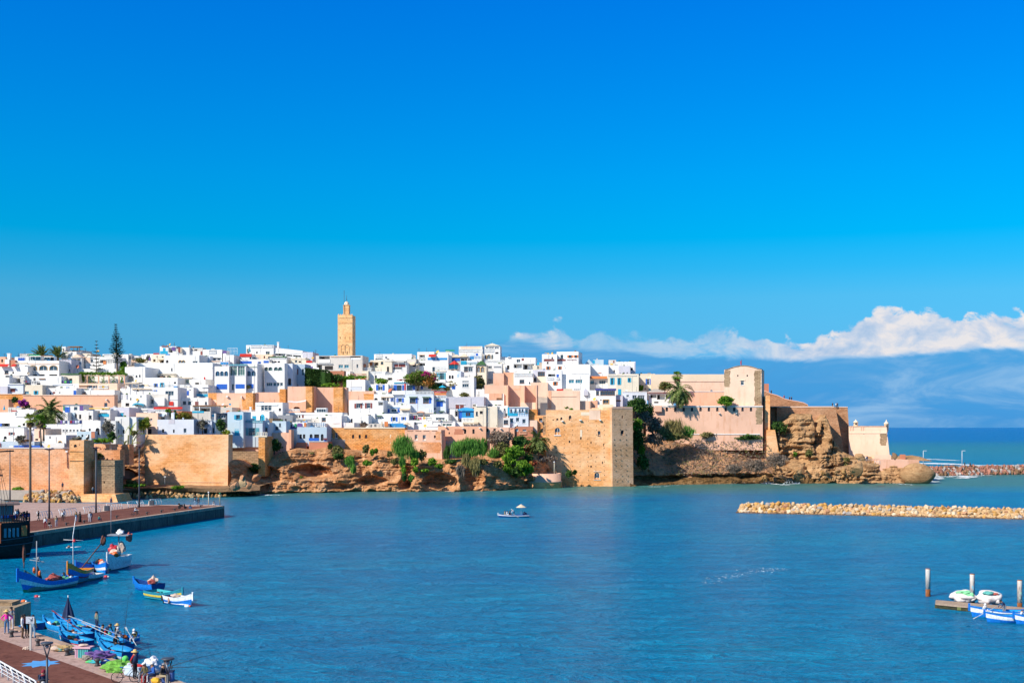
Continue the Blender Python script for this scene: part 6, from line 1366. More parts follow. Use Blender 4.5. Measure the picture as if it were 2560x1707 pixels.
def parasol(c,x,ytop,yrim,rpx,yfoot,Y,mat,label,closed=False,name='parasol'):
 k=CROPS[c][2]; s=Y/F/k; ft=at(*P(c,x,yfoot),Y); root=empty(name,ft,0,label,'parasol'); H_=(yfoot-ytop)*s; r=rpx*s; hr=(yfoot-yrim)*s
 m=MB(); n=8 if not closed else 12
 if not closed:
  m.v.append((0,0,H_));
  for k_ in range(n): a=2*math.pi*k_/n+.3; m.v.append((r*math.cos(a),r*math.sin(a),hr))
  for k_ in range(n): a=2*math.pi*(k_+.5)/n+.3; m.v.append((r*.86*math.cos(a),r*.86*math.sin(a),hr-.08))
  for k_ in range(n): m.face((0,1+k_,1+n+k_)); m.face((0,1+n+k_,1+(k_+1)%n))
 else:
  prof=[(.02,H_),(r*.25,H_-(H_-hr)*.25),(r*.55,H_-(H_-hr)*.6),(r,hr+.05*(H_-hr)),(r*.7,hr)]
  b0=None
  for rr_,z in prof:
   b=len(m.v)
   for k_ in range(n): a=2*math.pi*k_/n; q=rr_*(1 if k_%2 else .7); m.v.append((q*math.cos(a),q*math.sin(a),z))
   if b0 is not None:
    for k_ in range(n): m.face((b0+k_,b0+(k_+1)%n,b+(k_+1)%n,b+k_))
   b0=b
 m.build('canopy',mat,root,norm=False); MB().tube([(0,0,0),(0,0,H_+.08)],.035,6).build('pole',FWHITE,root); return root
parasol('d',1542,400,462,88,545,YB('d',1540,545,-3.5),RED,'Bright red parasol over the turquoise glass terrace')
parasol('d',1348,800,838,66,900,YB('d',1348,895,-4),TURQ,'Blue parasol on the white terrace right of the spreading tree')
parasol('d',765,1400,1440,62,1500,YB('d',765,1500,-1.5),CANV,'Beige parasol beside the cobalt blue terrace wall')
parasol('b',1130,855,905,26,940,YB('b',1130,935,-2),RED,'Small red parasol on the wire-fenced terrace')
parasol('h',68,335,420,20,470,YB('h',68,470,-5),TURQ,'Folded blue parasol at the far left',True)
parasol('c',155,420,520,26,600,YB('c',155,600,-2),TEAL,'Folded green-striped parasol on the skyline terrace',True)
def sail():
 Y=YB('c',880,1500,-2.6); a=at(*P('c',775,1345),Y); s=Y/F/6.534; root=empty('sail_awning',a,0,'White sail awning slung between two buttresses of the pink rampart','awning'); m=MB(); n=10
 for i in range(n+1):
  u=i/n; x=u*300*s; z=(-.35*math.sin(math.pi*u)+ (12*s*u)); m.v+=[(x,0,z+35*s*.3),(x*.98,1.6,z+35*s)]
 for i in range(n): m.face((2*i,2*i+2,2*i+3,2*i+1))
 m.build('canvas',simple('sail_canvas',(.62,.60,.58),.8),root,norm=False)
 MB().tube([(300*s,0,.3),(300*s,0,-3.2)],.04,5).build('pole',GREY,root)
sail()
def laundry(c,x0,x1,y,ycl,Y,cols,label):
 s=Y/F/CROPS[c][2]; a=at(*P(c,x0,y),Y); root=empty('laundry_line',a-Vector((0,0,1.6)),0,label,'laundry'); w=(x1-x0)*s
 MB().tube([(0,0,1.6),(w*.5,0,1.45),(w,0,1.6)],.02,4).tube([(0,0,0),(0,0,1.7)],.04,5).tube([(w,0,0),(w,0,1.7)],.04,5).build('line',GREY,root)
 n=len(cols)
 for i,cm in enumerate(cols):
  u=(i+.5)/n; ww=w/n*.4; h=(ycl-y)*s*random.uniform(.6,1); x=w*u; m=MB(); z=1.55-.12*math.sin(math.pi*u)
  for j in range(3): m.quad((x-ww+ww*2*j/3,.06*(j%2),z),(x-ww+ww*2*(j+1)/3,.06*((j+1)%2),z),(x-ww+ww*2*(j+1)/3,.08*((j+1)%2)-.03,z-h),(x-ww+ww*2*j/3,.08*(j%2)-.03,z-h))
  m.build('cloth',cm,root,norm=False)
CW=simple('white_cloth',(.7,.72,.78),.9); CR=simple('crimson_cloth',(.4,.02,.04),.9); CPK=simple('pink_cloth',(.6,.1,.25),.9); CG=simple('green_cloth',(.1,.5,.12),.9); CV=simple('violet_cloth',(.22,.12,.4),.9); CN=simple('navy_cloth',(.02,.05,.18),.9); CO=simple('orange_cloth',(.7,.3,.03),.9); CT=simple('teal_cloth',(.02,.25,.22),.9)
laundry('h',940,1340,585,645,295.5,[DARK,CV,CW,CN,CW,CR,CV,CW,CW,CN],'Washing line with violet, navy and red clothes over the long white house')
laundry('a',820,1180,985,1030,YB('a',1000,1058,-2),[CR,CPK,CR,CPK,CV,CG,CN,CT],'Crimson, pink and green washing on the left rooftops')
laundry('a',385,470,985,1010,YB('a',430,1058,-2.5),[CN,CR,CV],'Short line of blue and red washing by the greenhouse row')
laundry('d',800,905,1295,1370,YB('d',850,1385,-2.5),[CR,CN,CT,CV,CR],'Dark crowded washing on the porch beside the cream canopy')
laundry('d',945,1005,1320,1365,YB('d',970,1385,-2.5),[CPK,CPK],'Two hot pink garments hung on the porch railing')
laundry('j',855,1100,640,725,YB('j',980,735,-2),[CW,CT,CV,CV,CO,CO,CW,CV],'Teal, purple and orange washing under the buttressed rampart')
laundry('b',840,1000,445,500,YB('b',900,560,-1),[CV,CV,CW,CR,CO],'Violet and red washing on the highest roof terrace')
def pot(c,x,y,r,Y,label,mat=None):
 p=at(*P(c,x,y),Y); s=r/CROPS[c][2]*Y/F; o=MB().lathe((0,0,0),[(s*.5,0),(s,s*.8),(s*1.05,s*1.3),(s*.6,s*1.9),(s*.7,s*2.1)],12).build('terracotta_jar',mat or simple('terracotta_jar',(.52,.17,.08),.8),label=label,cat='jar'); o.location=p; o['group']='terracotta jars around the town'; return o
for i,x in enumerate((1645,1688,1752,1828)): pot('h',x,1243,16,290.5,['Leftmost terracotta jar on the grey stone tower','Second terracotta jar from the left on the stone tower','Third terracotta jar from the left on the stone tower','Rightmost terracotta jar on the grey stone tower'][i])
for x,lb in ((1518,'Tall clay jar at the left end of the rubble garden wall'),(1650,'Clay jar in the middle of the rubble garden wall'),(1800,'Clay jar on the pillar of the rubble garden wall')): pot('h',x,972,12,301.5,lb)
for i,x in enumerate((1175,1210,1245)): pot('d',x,893,10,YB('d',x,893,-3.5),['Left clay pot under the dark shrubbery','Middle clay pot under the dark shrubbery','Right clay pot under the dark shrubbery'][i])
def cabin():
 Y=YB('d',1760,1335,-1.5); a=at(*P('d',1665,1335),Y); s=Y/F/6.534; root=empty('roof_cabin',a,-YAW,'Bright blue roof cabin with a rounded blue tarpaulin top','cabin'); w=195*s; h=(1335-1215)*s
 MB().box(0,w,0,3,0,h).build('wall',simple('bright_blue_sheet',(.02,.24,.5),.6,0,.2),root)
 m=MB(); pts=[(-60*s,h-.1),(w+8*s,h-.1)]+[(w+8*s-(w+68*s)*i/8,h+.15+.75*math.sin(math.pi*i/8)**.6) for i in range(9)]
 m.extr(pts,-.5,3.2); m.build('roof',simple('blue_tarpaulin',(.03,.32,.62),.6,0,.15),root)
 wn=MB().box(65*s,135*s,-.05,.02,30*s,85*s).build('window',DARK,root); MB().box(98*s,104*s,-.08,-.05,30*s,85*s).build('sash',BLUE,wn)
 MB().box(-50*s,-40*s,-.1,.1,-.2,h).box(-50*s,0,0,.1,-.2,h*.9).build('side_panel',BLUE,root)
cabin()
a=at(*P('b',300,1395),YB('b',300,1400,-3)); root=empty('tarpaulin',a,0,'Crumpled turquoise tarpaulin over a lower terrace','tarpaulin'); m=MB(); s=.0009*60
for i in range(9):
 for j in range(4): m.v.append((-1.5+i*.42,j*.9-.9,.55*math.sin(math.pi*i/8)**.4+.12*random.random()+.12*(j-1.5)*-.6))
for i in range(8):
 for j in range(3): q=i*4+j; m.face((q,q+4,q+5,q+1))
for i in range(8): q=i*4; b=len(m.v); m.v+=[(m.v[q][0],m.v[q][1]-.1,m.v[q][2]-.45),(m.v[q+4][0],m.v[q+4][1]-.1,m.v[q+4][2]-.45)]; m.face((q,q+4,b+1,b))
m.build('sheet',simple('turquoise_tarpaulin',(.02,.30,.45),.7),root,norm=False)
# ================================================================ water, surf, quays
def water_material():
 m,nt,b=newmat('river_water'); b.inputs['Specular Tint'].default_value=(.3,.85,1,1); b.inputs['IOR'].default_value=1.33; b.inputs['Roughness'].default_value=.3; b.inputs['Specular IOR Level'].default_value=.13
 g=position(nt); sep=nd(nt,'ShaderNodeSeparateXYZ'); lk(nt,g,0,sep,0)
 p1=position(nt,(.16,.34,1)); n1=nd(nt,'ShaderNodeTexNoise',i_Scale=1.0,i_Detail=5.0,i_Roughness=.68,i_Distortion=.5); lk(nt,p1,0,n1,'Vector')
 p2=position(nt,(1.1,1.7,1)); n2=nd(nt,'ShaderNodeTexNoise',i_Scale=1.0,i_Detail=4.0,i_Roughness=.65,i_Distortion=.5); lk(nt,p2,0,n2,'Vector')
 p3=position(nt,(.016,.03,1)); n3=nd(nt,'ShaderNodeTexNoise',i_Scale=1.0,i_Detail=3.0,i_Roughness=.5); lk(nt,p3,0,n3,'Vector')
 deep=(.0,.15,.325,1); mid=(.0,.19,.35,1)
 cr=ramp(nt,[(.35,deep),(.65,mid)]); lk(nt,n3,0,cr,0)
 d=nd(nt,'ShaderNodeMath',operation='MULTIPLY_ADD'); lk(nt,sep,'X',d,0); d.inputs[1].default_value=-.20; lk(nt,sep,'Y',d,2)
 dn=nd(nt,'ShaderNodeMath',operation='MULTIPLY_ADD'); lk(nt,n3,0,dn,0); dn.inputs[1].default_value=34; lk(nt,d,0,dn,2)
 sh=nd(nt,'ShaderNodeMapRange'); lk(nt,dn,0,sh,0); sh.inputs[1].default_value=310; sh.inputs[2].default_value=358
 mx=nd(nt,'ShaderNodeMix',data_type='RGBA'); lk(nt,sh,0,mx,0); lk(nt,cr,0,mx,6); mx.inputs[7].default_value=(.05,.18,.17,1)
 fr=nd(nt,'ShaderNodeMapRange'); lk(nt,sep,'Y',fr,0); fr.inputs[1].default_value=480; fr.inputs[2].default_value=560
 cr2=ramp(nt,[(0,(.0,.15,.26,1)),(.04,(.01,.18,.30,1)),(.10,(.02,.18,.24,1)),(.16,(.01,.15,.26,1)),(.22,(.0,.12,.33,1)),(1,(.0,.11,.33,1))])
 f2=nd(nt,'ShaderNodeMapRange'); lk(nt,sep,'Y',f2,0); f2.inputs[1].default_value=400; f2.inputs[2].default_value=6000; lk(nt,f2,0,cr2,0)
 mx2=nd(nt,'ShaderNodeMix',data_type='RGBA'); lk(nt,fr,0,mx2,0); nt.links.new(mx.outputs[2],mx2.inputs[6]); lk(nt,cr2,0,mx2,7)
 ad=nd(nt,'ShaderNodeMath',operation='ADD'); lk(nt,n1,0,ad,0); lk(nt,n2,0,ad,1)
 rp=ramp(nt,[(.38,(.72,.74,.78)),(.5,(1,1,1)),(.62,(1.7,1.45,1.32))]); hf=nd(nt,'ShaderNodeMath',operation='MULTIPLY'); hf.inputs[1].default_value=.5; lk(nt,ad,0,hf,0); lk(nt,hf,0,rp,0)  # ripple lights and darks are put into the water's base colour
 mv=nd(nt,'ShaderNodeMix',data_type='RGBA',blend_type='MULTIPLY'); mv.inputs[0].default_value=1; nt.links.new(mx2.outputs[2],mv.inputs[6]); lk(nt,rp,0,mv,7)
 nt.links.new(mv.outputs[2],b.inputs['Base Color'])
 lp=nt.nodes.new('ShaderNodeMapRange'); lk(nt,sep,'Y',lp,0); lp.inputs[1].default_value=60; lp.inputs[2].default_value=900; lp.inputs[3].default_value=1; lp.inputs[4].default_value=1
 b1=nd(nt,'ShaderNodeBump',i_Distance=1.8); lk(nt,n1,0,b1,'Height'); lk(nt,lp,0,b1,'Strength')
 b2=nd(nt,'ShaderNodeBump',i_Distance=.5); lk(nt,n2,0,b2,'Height'); lk(nt,lp,0,b2,'Strength'); lk(nt,b1,0,b2,'Normal')
 lk(nt,b2,0,b,'Normal'); return m
m=MB(); m.quad((-60000,20,0),(60000,20,0),(60000,90000,0),(-60000,90000,0))
m.build('water',water_material(),kind='structure')
FOAM=simple('sea_foam',(.80,.84,.86),.9,0,.08,1)
def foam(pts,w,label,z=.06,n=90,seed=1,fs=1):
 """ragged broken-water flecks along a shoreline path given as photo points on the water"""
 rr=random.Random(seed); m=MB(); q=[on(x,y,0) for x,y in pts]
 for _ in range(n):
  i=rr.randrange(len(q)-1); t=rr.random(); p=q[i].lerp(q[i+1],t); p=p+Vector((rr.gauss(0,w),rr.gauss(0,w*2.2),0))
  l=rr.uniform(.3,1.6)*w*fs; a=rr.uniform(-.25,.25); k=7; b=len(m.v)
  for j in range(k):
   th=2*math.pi*j/k; r=l*rr.uniform(.5,1.1); x=r*math.cos(th)*1.6; y=r*math.sin(th)*.8
   m.v.append((p.x+x*math.cos(a)-y*math.sin(a),p.y+y*math.cos(a)+x*math.sin(a),z+rr.uniform(0,.05)))
  m.face([b+j for j in range(k)])
 return m.build('foam',FOAM,kind='stuff',label=label,norm=False)
foam([(1820,1209),(1880,1207),(1925,1209),(1960,1212),(2000,1207),(2050,1206)],.5,'White surf breaking at the foot of the dry slope',n=150,seed=2)
foam([(2040,1206),(2100,1205)],.3,'Thin foam at the headland boulders',n=30,seed=3)
foam([(2240,1209),(2280,1212)],.3,'Foam in the notch of the headland',n=30,seed=4)
foam([(2308,1207),(2330,1200),(2345,1195),(2336,1189)],.8,'Wave bursting against the tip of the headland',n=120,seed=5)
foam([(2345,1192),(2420,1190),(2400,1196),(2470,1186),(2560,1182)],.9,'Surf in front of the far breakwater',n=150,seed=6)
foam([(2300,1158),(2360,1159),(2420,1162)],2.0,'Broken wave behind the headland lamp posts',n=150,seed=7)
foam([(2290,1146.5),(2330,1148),(2390,1151)],1.2,'Long thin breaker line far out',n=130,seed=8)
foam([(2420,1163),(2490,1164),(2560,1164)],1.5,'Surf line behind the far breakwater',n=90,seed=9)
foam([(640,1236),(680,1238),(700,1238)],.35,'Foam at the cliff corner',n=40,seed=10)
foam([(1115,1228),(1160,1227),(1200,1224)],.35,'Foam below the hanging reeds',n=60,seed=11)
foam([(1205,1223),(1260,1220),(1305,1219)],.35,'Foam left of the round platform',n=60,seed=12)
foam([(1405,1216),(1455,1213)],.25,'Foam right of the round platform',n=30,seed=13)
foam([(1620,1217),(1650,1217),(1700,1213)],.25,'Foam at the base of the tan tower slope',n=25,seed=14)
foam([(1760,1455),(1830,1440),(1900,1426),(1960,1423)],.5,'Faint streak of foam on the open river',n=150,seed=15,z=.02,fs=.10)
m=MB()
rr=random.Random(5)
for px,y,hh in ((1884,1207,1.8),(1918,1209,1.6),(1972,1209,2.4),(1990,1208,1.2),(2322,1196,2.6),(2330,1192,2.0),(1850,1208,.9)):
 p=on(px,y,0)
 for _ in range(26):
  t=rr.random(); m.blob((p.x+rr.gauss(0,1.1)*(1-.4*t),p.y+rr.gauss(0,.5),hh*.55*t),rr.uniform(.05,.15)*(1.3-t),.3,1,seed=rr.random())
m.build('spray',FOAM,kind='stuff',label='White spray thrown up at the rocks')
DECKR=rock('red_brown_paving',[(.115,.042,.032),(.16,.062,.045),(.20,.085,.062)],.35,1,.15)
DECKP=rock('pink_grey_paving',[(.36,.235,.20),(.42,.285,.245),(.47,.33,.285)],.5,1,.12)
QWALL=rock('stained_quay_concrete',[(.05,.055,.05),(.12,.125,.115),(.20,.19,.17)],.4,.35,.3)
COPE=rock('quay_coping_stone',[(.34,.23,.17),(.44,.31,.24),(.5,.36,.28)],.6,1,.2)
ZQ=2.2
def sheet(name,poly,z,mat,kind='structure',**k):
 m=MB(); m.v=[(p[0],p[1],z) for p in poly]; m.face(range(len(poly)))
 o=m.build(name,mat,kind=kind,norm=False,**k)
 if o.data.polygons[0].normal.z<0: o.data.flip_normals()
 return o
e0=on(92,1328.5,ZQ); e1=on(561,1263.8,ZQ); dd=(e1-e0).normalized(); inw=Vector((-dd.y,dd.x,0))
if inw.x>0: inw=-inw
es=e0-dd*70; b1=on(530,1261,ZQ); b2=on(400,1261.2,ZQ); b3=on(300,1258.5,ZQ); b4=on(62,1255.2,ZQ); b5=on(-200,1255,ZQ)
m=MB(); poly=[es,e1,b1,b2,b3,b4,b5,Vector((es.x-40,es.y,ZQ))]
m.v=[(p.x,p.y,ZQ) for p in poly]+[(p.x,p.y,-1) for p in poly]; k=len(poly)
m.face(range(k),0)
for i in range(k): j=(i+1)%k; m.face((i,j,k+j,k+i),1)
m.build('far_quay',[DECKP,QWALL],kind='structure')
def along(t,o,z=ZQ): p=es+dd*t+inw*o; return Vector((p.x,p.y,z))
LQ=(e1-es).length
m=MB(); c=[along(0,0),along(LQ-.4,0),along(LQ-.4,1.0),along(0,1.0)]
m.v=[(p.x,p.y,ZQ+.03) for p in c]+[(p.x,p.y,ZQ-.5) for p in c]
for f in ((0,1,2,3),(0,4,5,1),(1,5,6,2)): m.face(f)
m.v=[(v[0]+.06,v[1],v[2]) for v in m.v]; m.build('far_quay_coping',COPE,kind='structure')
r_edge=[along(0,1.02),along(LQ-.5,1.02),along(LQ-3,5.2),on(400,1262.5,ZQ),on(330,1268,ZQ),on(240,1281,ZQ),on(120,1296,ZQ),on(60,1304,ZQ),along(0,16)]
sheet('far_quay_red_paving',[(p.x,p.y) for p in r_edge],ZQ+.006,DECKR)
m=MB()
for i in range(14):
 t=LQ-4-i*9.2
 p=along(t,-.02); q=along(t+.22,-.02); m.quad((p.x,p.y,ZQ-.5),(q.x,q.y,ZQ-.5),(q.x,q.y,-.5),(p.x,p.y,-.5))
for i in range(28):
 t=LQ-1-i*4.6; p=along(t,-.09); q=along(t+.35,-.09);
 m.quad((p.x,p.y,ZQ+.035),(q.x,q.y,ZQ+.035),(q.x,q.y,ZQ-.5),(p.x,p.y,ZQ-.2),1)
m.build('quay_wall_joints',[BLACK,simple('pale_worn_concrete',(.55,.42,.33),.9)],kind='structure')
for y,a,b in ((1264,70,330),(1271,70,330),(1280,80,230)):
 p=on(a,y,ZQ); q=on(b,y,ZQ); sheet('paving_band',[(p.x,p.y),(q.x,q.y),(q.x,q.y+.45),(p.x,p.y+.45)],ZQ+.004,simple('pale_paving_band',(.55,.42,.36),.9))
E0=Vector((-20.9,73.8,ZQ)); dq=Vector((-.671,.741,0)); nq=Vector((.741,.671,0))
def nqp(t,o,z=ZQ): p=E0+dq*t+nq*o; return Vector((p.x,p.y,z))
m=MB(); c=[nqp(-60,0),nqp(34,0),nqp(34,-60),nqp(-60,-60)]
m.v=[(p.x,p.y,ZQ) for p in c]+[(p.x,p.y,-1) for p in c]
for f,i in (((0,1,2,3),0),((0,4,5,1),1),((1,5,6,2),1)): m.face(f,i)
m.build('near_quay',[DECKP,QWALL],kind='structure')
p0=on(0,1597,ZQ); p1=on(306,1707,ZQ); dl=(p1-p0).normalized()
q0=p0-dl*14; q1=p1+dl*30; nn=Vector((dl.y,-dl.x,0));
if nn.x>0: nn=-nn
w=Vector((-1,0,0))
r0=on(0,1650,ZQ); r1=on(98,1707,ZQ); dr=(r1-r0).normalized()
s0=r0-dr*14; s1=r1+dr*30
sheet('near_quay_red_paving',[(q0.x,q0.y),(q1.x,q1.y),(s1.x-.3,s1.y-.3),(s0.x-.3,s0.y-.3)],ZQ+.006,DECKR)
m=MB();
for a,b in ((-60,33.9),):
 c=[nqp(a,.05),nqp(b,.05),nqp(b,-.55),nqp(a,-.55)]
 m.v+=[(p.x,p.y,ZQ+.07) for p in c]+[(p.x,p.y,ZQ-.25) for p in c]
 for f in ((0,1,2,3),(0,4,5,1),(2,3,7,6)): m.face(f)
m.build('near_quay_coping',COPE,kind='structure')
p=on(102,1658,ZQ); poly=[]
for i in range(16):
 r=(1.35,.85)[i%2]; a=i*math.pi/8; poly.append((p.x+r*math.cos(a)*.95,p.y+r*math.sin(a)))
sheet('painted_star',poly,ZQ+.012,simple('sky_blue_road_paint',(.08,.30,.62),.8),kind='structure')
# ================================================================ people
def cmat(n,c): return simple('cloth_'+n,c,.9,0,.1,3)
K=dict(black=cmat('black',(.02,.02,.025)),navy=cmat('navy',(.02,.035,.09)),white=cmat('white',(.72,.72,.72)),grey=cmat('grey',(.25,.26,.28)),red=cmat('red',(.45,.02,.02)),
 pink=cmat('hot_pink',(.75,.02,.35)),jean=cmat('denim',(.06,.16,.32)),ljean=cmat('light_denim',(.22,.34,.45)),khaki=cmat('khaki',(.35,.28,.18)),brown=cmat('brown',(.16,.09,.05)),
 teal=cmat('teal',(.02,.25,.25)),blue=cmat('blue',(.02,.12,.45)),maroon=cmat('maroon',(.22,.02,.04)),olive=cmat('olive',(.13,.11,.05)),green=cmat('dull_green',(.14,.22,.2)),lgrey=cmat('light_grey',(.5,.5,.54)))
SKIN=simple('skin',(.34,.18,.11),.6,0,.05); HAIR=simple('dark_hair',(.012,.01,.009),.7); STRAW=simple('straw_hat',(.62,.42,.16),.9,0,.2,8); SHOE=simple('dark_shoe',(.02,.02,.02),.6)
def V(*a): return Vector(a)
def pose(kind,h=.0):
 J=dict(pel=V(0,0,.96),che=V(0,.0,1.28),nek=V(0,.01,1.47),hea=V(0,-.015,1.60),top=V(0,-.01,1.70))
 for s,n in ((-1,'l'),(1,'r')):
  J['sh'+n]=V(.17*s,.01,1.40); J['el'+n]=V(.23*s,.03,1.14); J['wr'+n]=V(.23*s,-.06,.90); J['ha'+n]=V(.23*s,-.09,.82)
  J['hi'+n]=V(.095*s,0,.92); J['kn'+n]=V(.11*s,-.03,.50); J['an'+n]=V(.12*s,.02,.09); J['to'+n]=V(.13*s,-.15,.04)
 if kind=='hips':
  for s,n in ((-1,'l'),(1,'r')): J['el'+n]=V(.40*s,.07,1.17); J['wr'+n]=V(.22*s,-.03,1.02); J['ha'+n]=V(.16*s,-.06,.99)
 if kind=='arms_crossed':
  for s,n in ((-1,'l'),(1,'r')): J['el'+n]=V(.24*s,-.06,1.14); J['wr'+n]=V(-.02*s,-.20,1.20+.03*s); J['ha'+n]=V(-.10*s,-.20,1.22)
 if kind=='walk':
  J['knl']=V(-.1,-.16,.52); J['anl']=V(-.11,-.22,.12); J['tol']=V(-.12,-.38,.08); J['knr']=V(.1,.06,.50); J['anr']=V(.11,.28,.14); J['tor']=V(.12,.14,.04); J['wrl']=V(-.25,.12,.92); J['hal']=V(-.25,.13,.84); J['wrr']=V(.25,-.2,.95); J['har']=V(.25,-.25,.88)
 if kind=='behind':
  for s,n in ((-1,'l'),(1,'r')): J['el'+n]=V(.26*s,.12,1.15); J['wr'+n]=V(.08*s,.20,.98); J['ha'+n]=V(.02*s,.21,.94)
 if kind=='phone':
  J['elr']=V(.22,-.05,1.16); J['wrr']=V(.12,-.26,1.28); J['har']=V(.08,-.30,1.34)
 if kind in('sit','squat','ride','row'):
  d={'sit':.50,'squat':.70,'ride':.12,'row':.52}[kind]
  for k in J: J[k]=J[k]-V(0,0,d)
  for s,n in ((-1,'l'),(1,'r')):
   J['kn'+n]=V(.16*s,-.42,J['pel'].z+(.02 if kind!='squat' else .22)); J['an'+n]=V(.15*s,-.40,max(.09,J['pel'].z-.40)); J['to'+n]=V(.16*s,-.56,J['an'+n].z-.05)
   J['el'+n]=J['sh'+n]+V(.05*s,-.10,-.25); J['wr'+n]=J['kn'+n]+V(-.03*s,.05,.12); J['ha'+n]=J['kn'+n]+V(-.04*s,-.02,.09)
  lean={'sit':.12,'squat':.2,'ride':.05,'row':.1}[kind]
  for k,f in (('che',.5),('nek',.9),('hea',1.15),('top',1.3),('shl',.85),('shr',.85)): J[k]=J[k]+V(0,-lean*f,-.03*f)
  if kind=='ride':
   for s,n in ((-1,'l'),(1,'r')): J['wr'+n]=V(.28*s,-.45,J['pel'].z+.18); J['ha'+n]=V(.28*s,-.52,J['pel'].z+.16)
 if kind=='bend':
  for k,f in (('che',.45),('nek',.85),('hea',1.1),('top',1.25),('shl',.8),('shr',.8)): J[k]=J[k]+V(0,-.42*f,-.22*f)
  for s,n in ((-1,'l'),(1,'r')): J['el'+n]=J['sh'+n]+V(.04*s,-.10,-.26); J['wr'+n]=J['sh'+n]+V(-.02*s,-.26,-.42); J['ha'+n]=J['sh'+n]+V(-.02*s,-.33,-.46)
 return J
BODY={}
def body_mesh(kind,robe=False):
 key=(kind,robe)
 if key in BODY: return BODY[key]
 J=pose(kind); names=list(J); idx={n:i for i,n in enumerate(names)}
 E=[('pel','che'),('che','nek'),('nek','hea'),('hea','top')]
 for n in 'lr': E+=[('nek','sh'+n),('sh'+n,'el'+n),('el'+n,'wr'+n),('wr'+n,'ha'+n),('pel','hi'+n),('hi'+n,'kn'+n),('kn'+n,'an'+n),('an'+n,'to'+n)]
 rad=dict(pel=(.155,.115),che=(.165,.115),nek=(.062,.06),hea=(.098,.105),top=(.07,.08))
 for n in 'lr': rad.update({'sh'+n:(.07,.07),'el'+n:(.048,.048),'wr'+n:(.035,.035),'ha'+n:(.04,.028),'hi'+n:(.10,.10),'kn'+n:(.068,.068),'an'+n:(.048,.048),'to'+n:(.04,.03)})
 me=bpy.data.meshes.new('skeleton'); me.from_pydata([J[n] for n in names],[(idx[a],idx[b]) for a,b in E],[]); o=bpy.data.objects.new('skeleton',me); COL.objects.link(o)
 sk_=o.modifiers.new('s','SKIN'); sk_.use_smooth_shade=True
 for n in names: v=me.skin_vertices[0].data[idx[n]]; v.radius=rad[n]; v.use_root=(n=='pel')
 sb_=o.modifiers.new('b','SUBSURF'); sb_.levels=1; sb_.render_levels=1
 dg=bpy.context.evaluated_depsgraph_get(); dg.update(); ev=o.evaluated_get(dg); mm=bpy.data.meshes.new_from_object(ev)
 bpy.data.objects.remove(o); mm.name='body'; mm.materials.clear()
 reg={'hea':0,'top':0,'nek':0,'che':1,'pel':2}
 for n in 'lr': reg.update({'sh'+n:1,'el'+n:1,'wr'+n:1,'ha'+n:0,'hi'+n:2,'kn'+n:2,'an'+n:2,'to'+n:3})
 segs=[(J[a],J[b],reg[a],reg[b]) for a,b in E]
 bm=bmesh.new(); bm.from_mesh(mm)
 for f in bm.faces:
  c=f.calc_center_median(); best=(9,1)
  for a,b,ra,rb in segs:
   d=b-a; t=max(0,min(1,(c-a).dot(d)/d.length_squared)); dist=(c-(a+d*t)).length
   if dist<best[0]: best=(dist,ra if t<.5 else rb)
  f.material_index=best[1]; f.smooth=True
 def tube(pts,rr,mi=0):
  mb=MB().tube(pts,rr,5)
  vs_=[bm.verts.new(v) for v in mb.v]
  for fc in mb.f:
   try: ff=bm.faces.new([vs_[i] for i in fc]); ff.material_index=mi; ff.smooth=True
   except ValueError: pass
 for n in 'lr':
  a=J['wr'+n]; h=J['ha'+n]; d=(h-a).normalized(); sd=d.cross(V(0,1,.2)).normalized()
  for i,L in enumerate((.055,.075,.08,.072)):
   b0=h+sd*(i-1.5)*.017; tube([b0,b0+d*L*.55,b0+d*L+V(0,-.012,-.008)],[.010,.009,.006])
  s=1 if n=='l' else -1; b0=a.lerp(h,.35); tube([b0,b0+sd*.03*s+d*.03,b0+sd*.042*s+d*.06],[.012,.010,.008])
 hd=J['hea']; tube([hd+V(0,-.085,.015),hd+V(0,-.118,-.012),hd+V(0,-.095,-.028)],[.008,.014,.012])
 for s in (-1,1): tube([hd+V(.088*s,0,.02),hd+V(.1*s,.01,-.02)],[.018,.014]); tube([hd+V(.032*s,-.088,.022),hd+V(.034*s,-.101,.022)],[.012,.007],4)
 tube([hd+V(-.025,-.092,-.045),hd+V(.025,-.092,-.045)],[.008,.008],4)
 bm.to_mesh(mm); bm.free(); BODY[key]=(mm,J); return BODY[key]
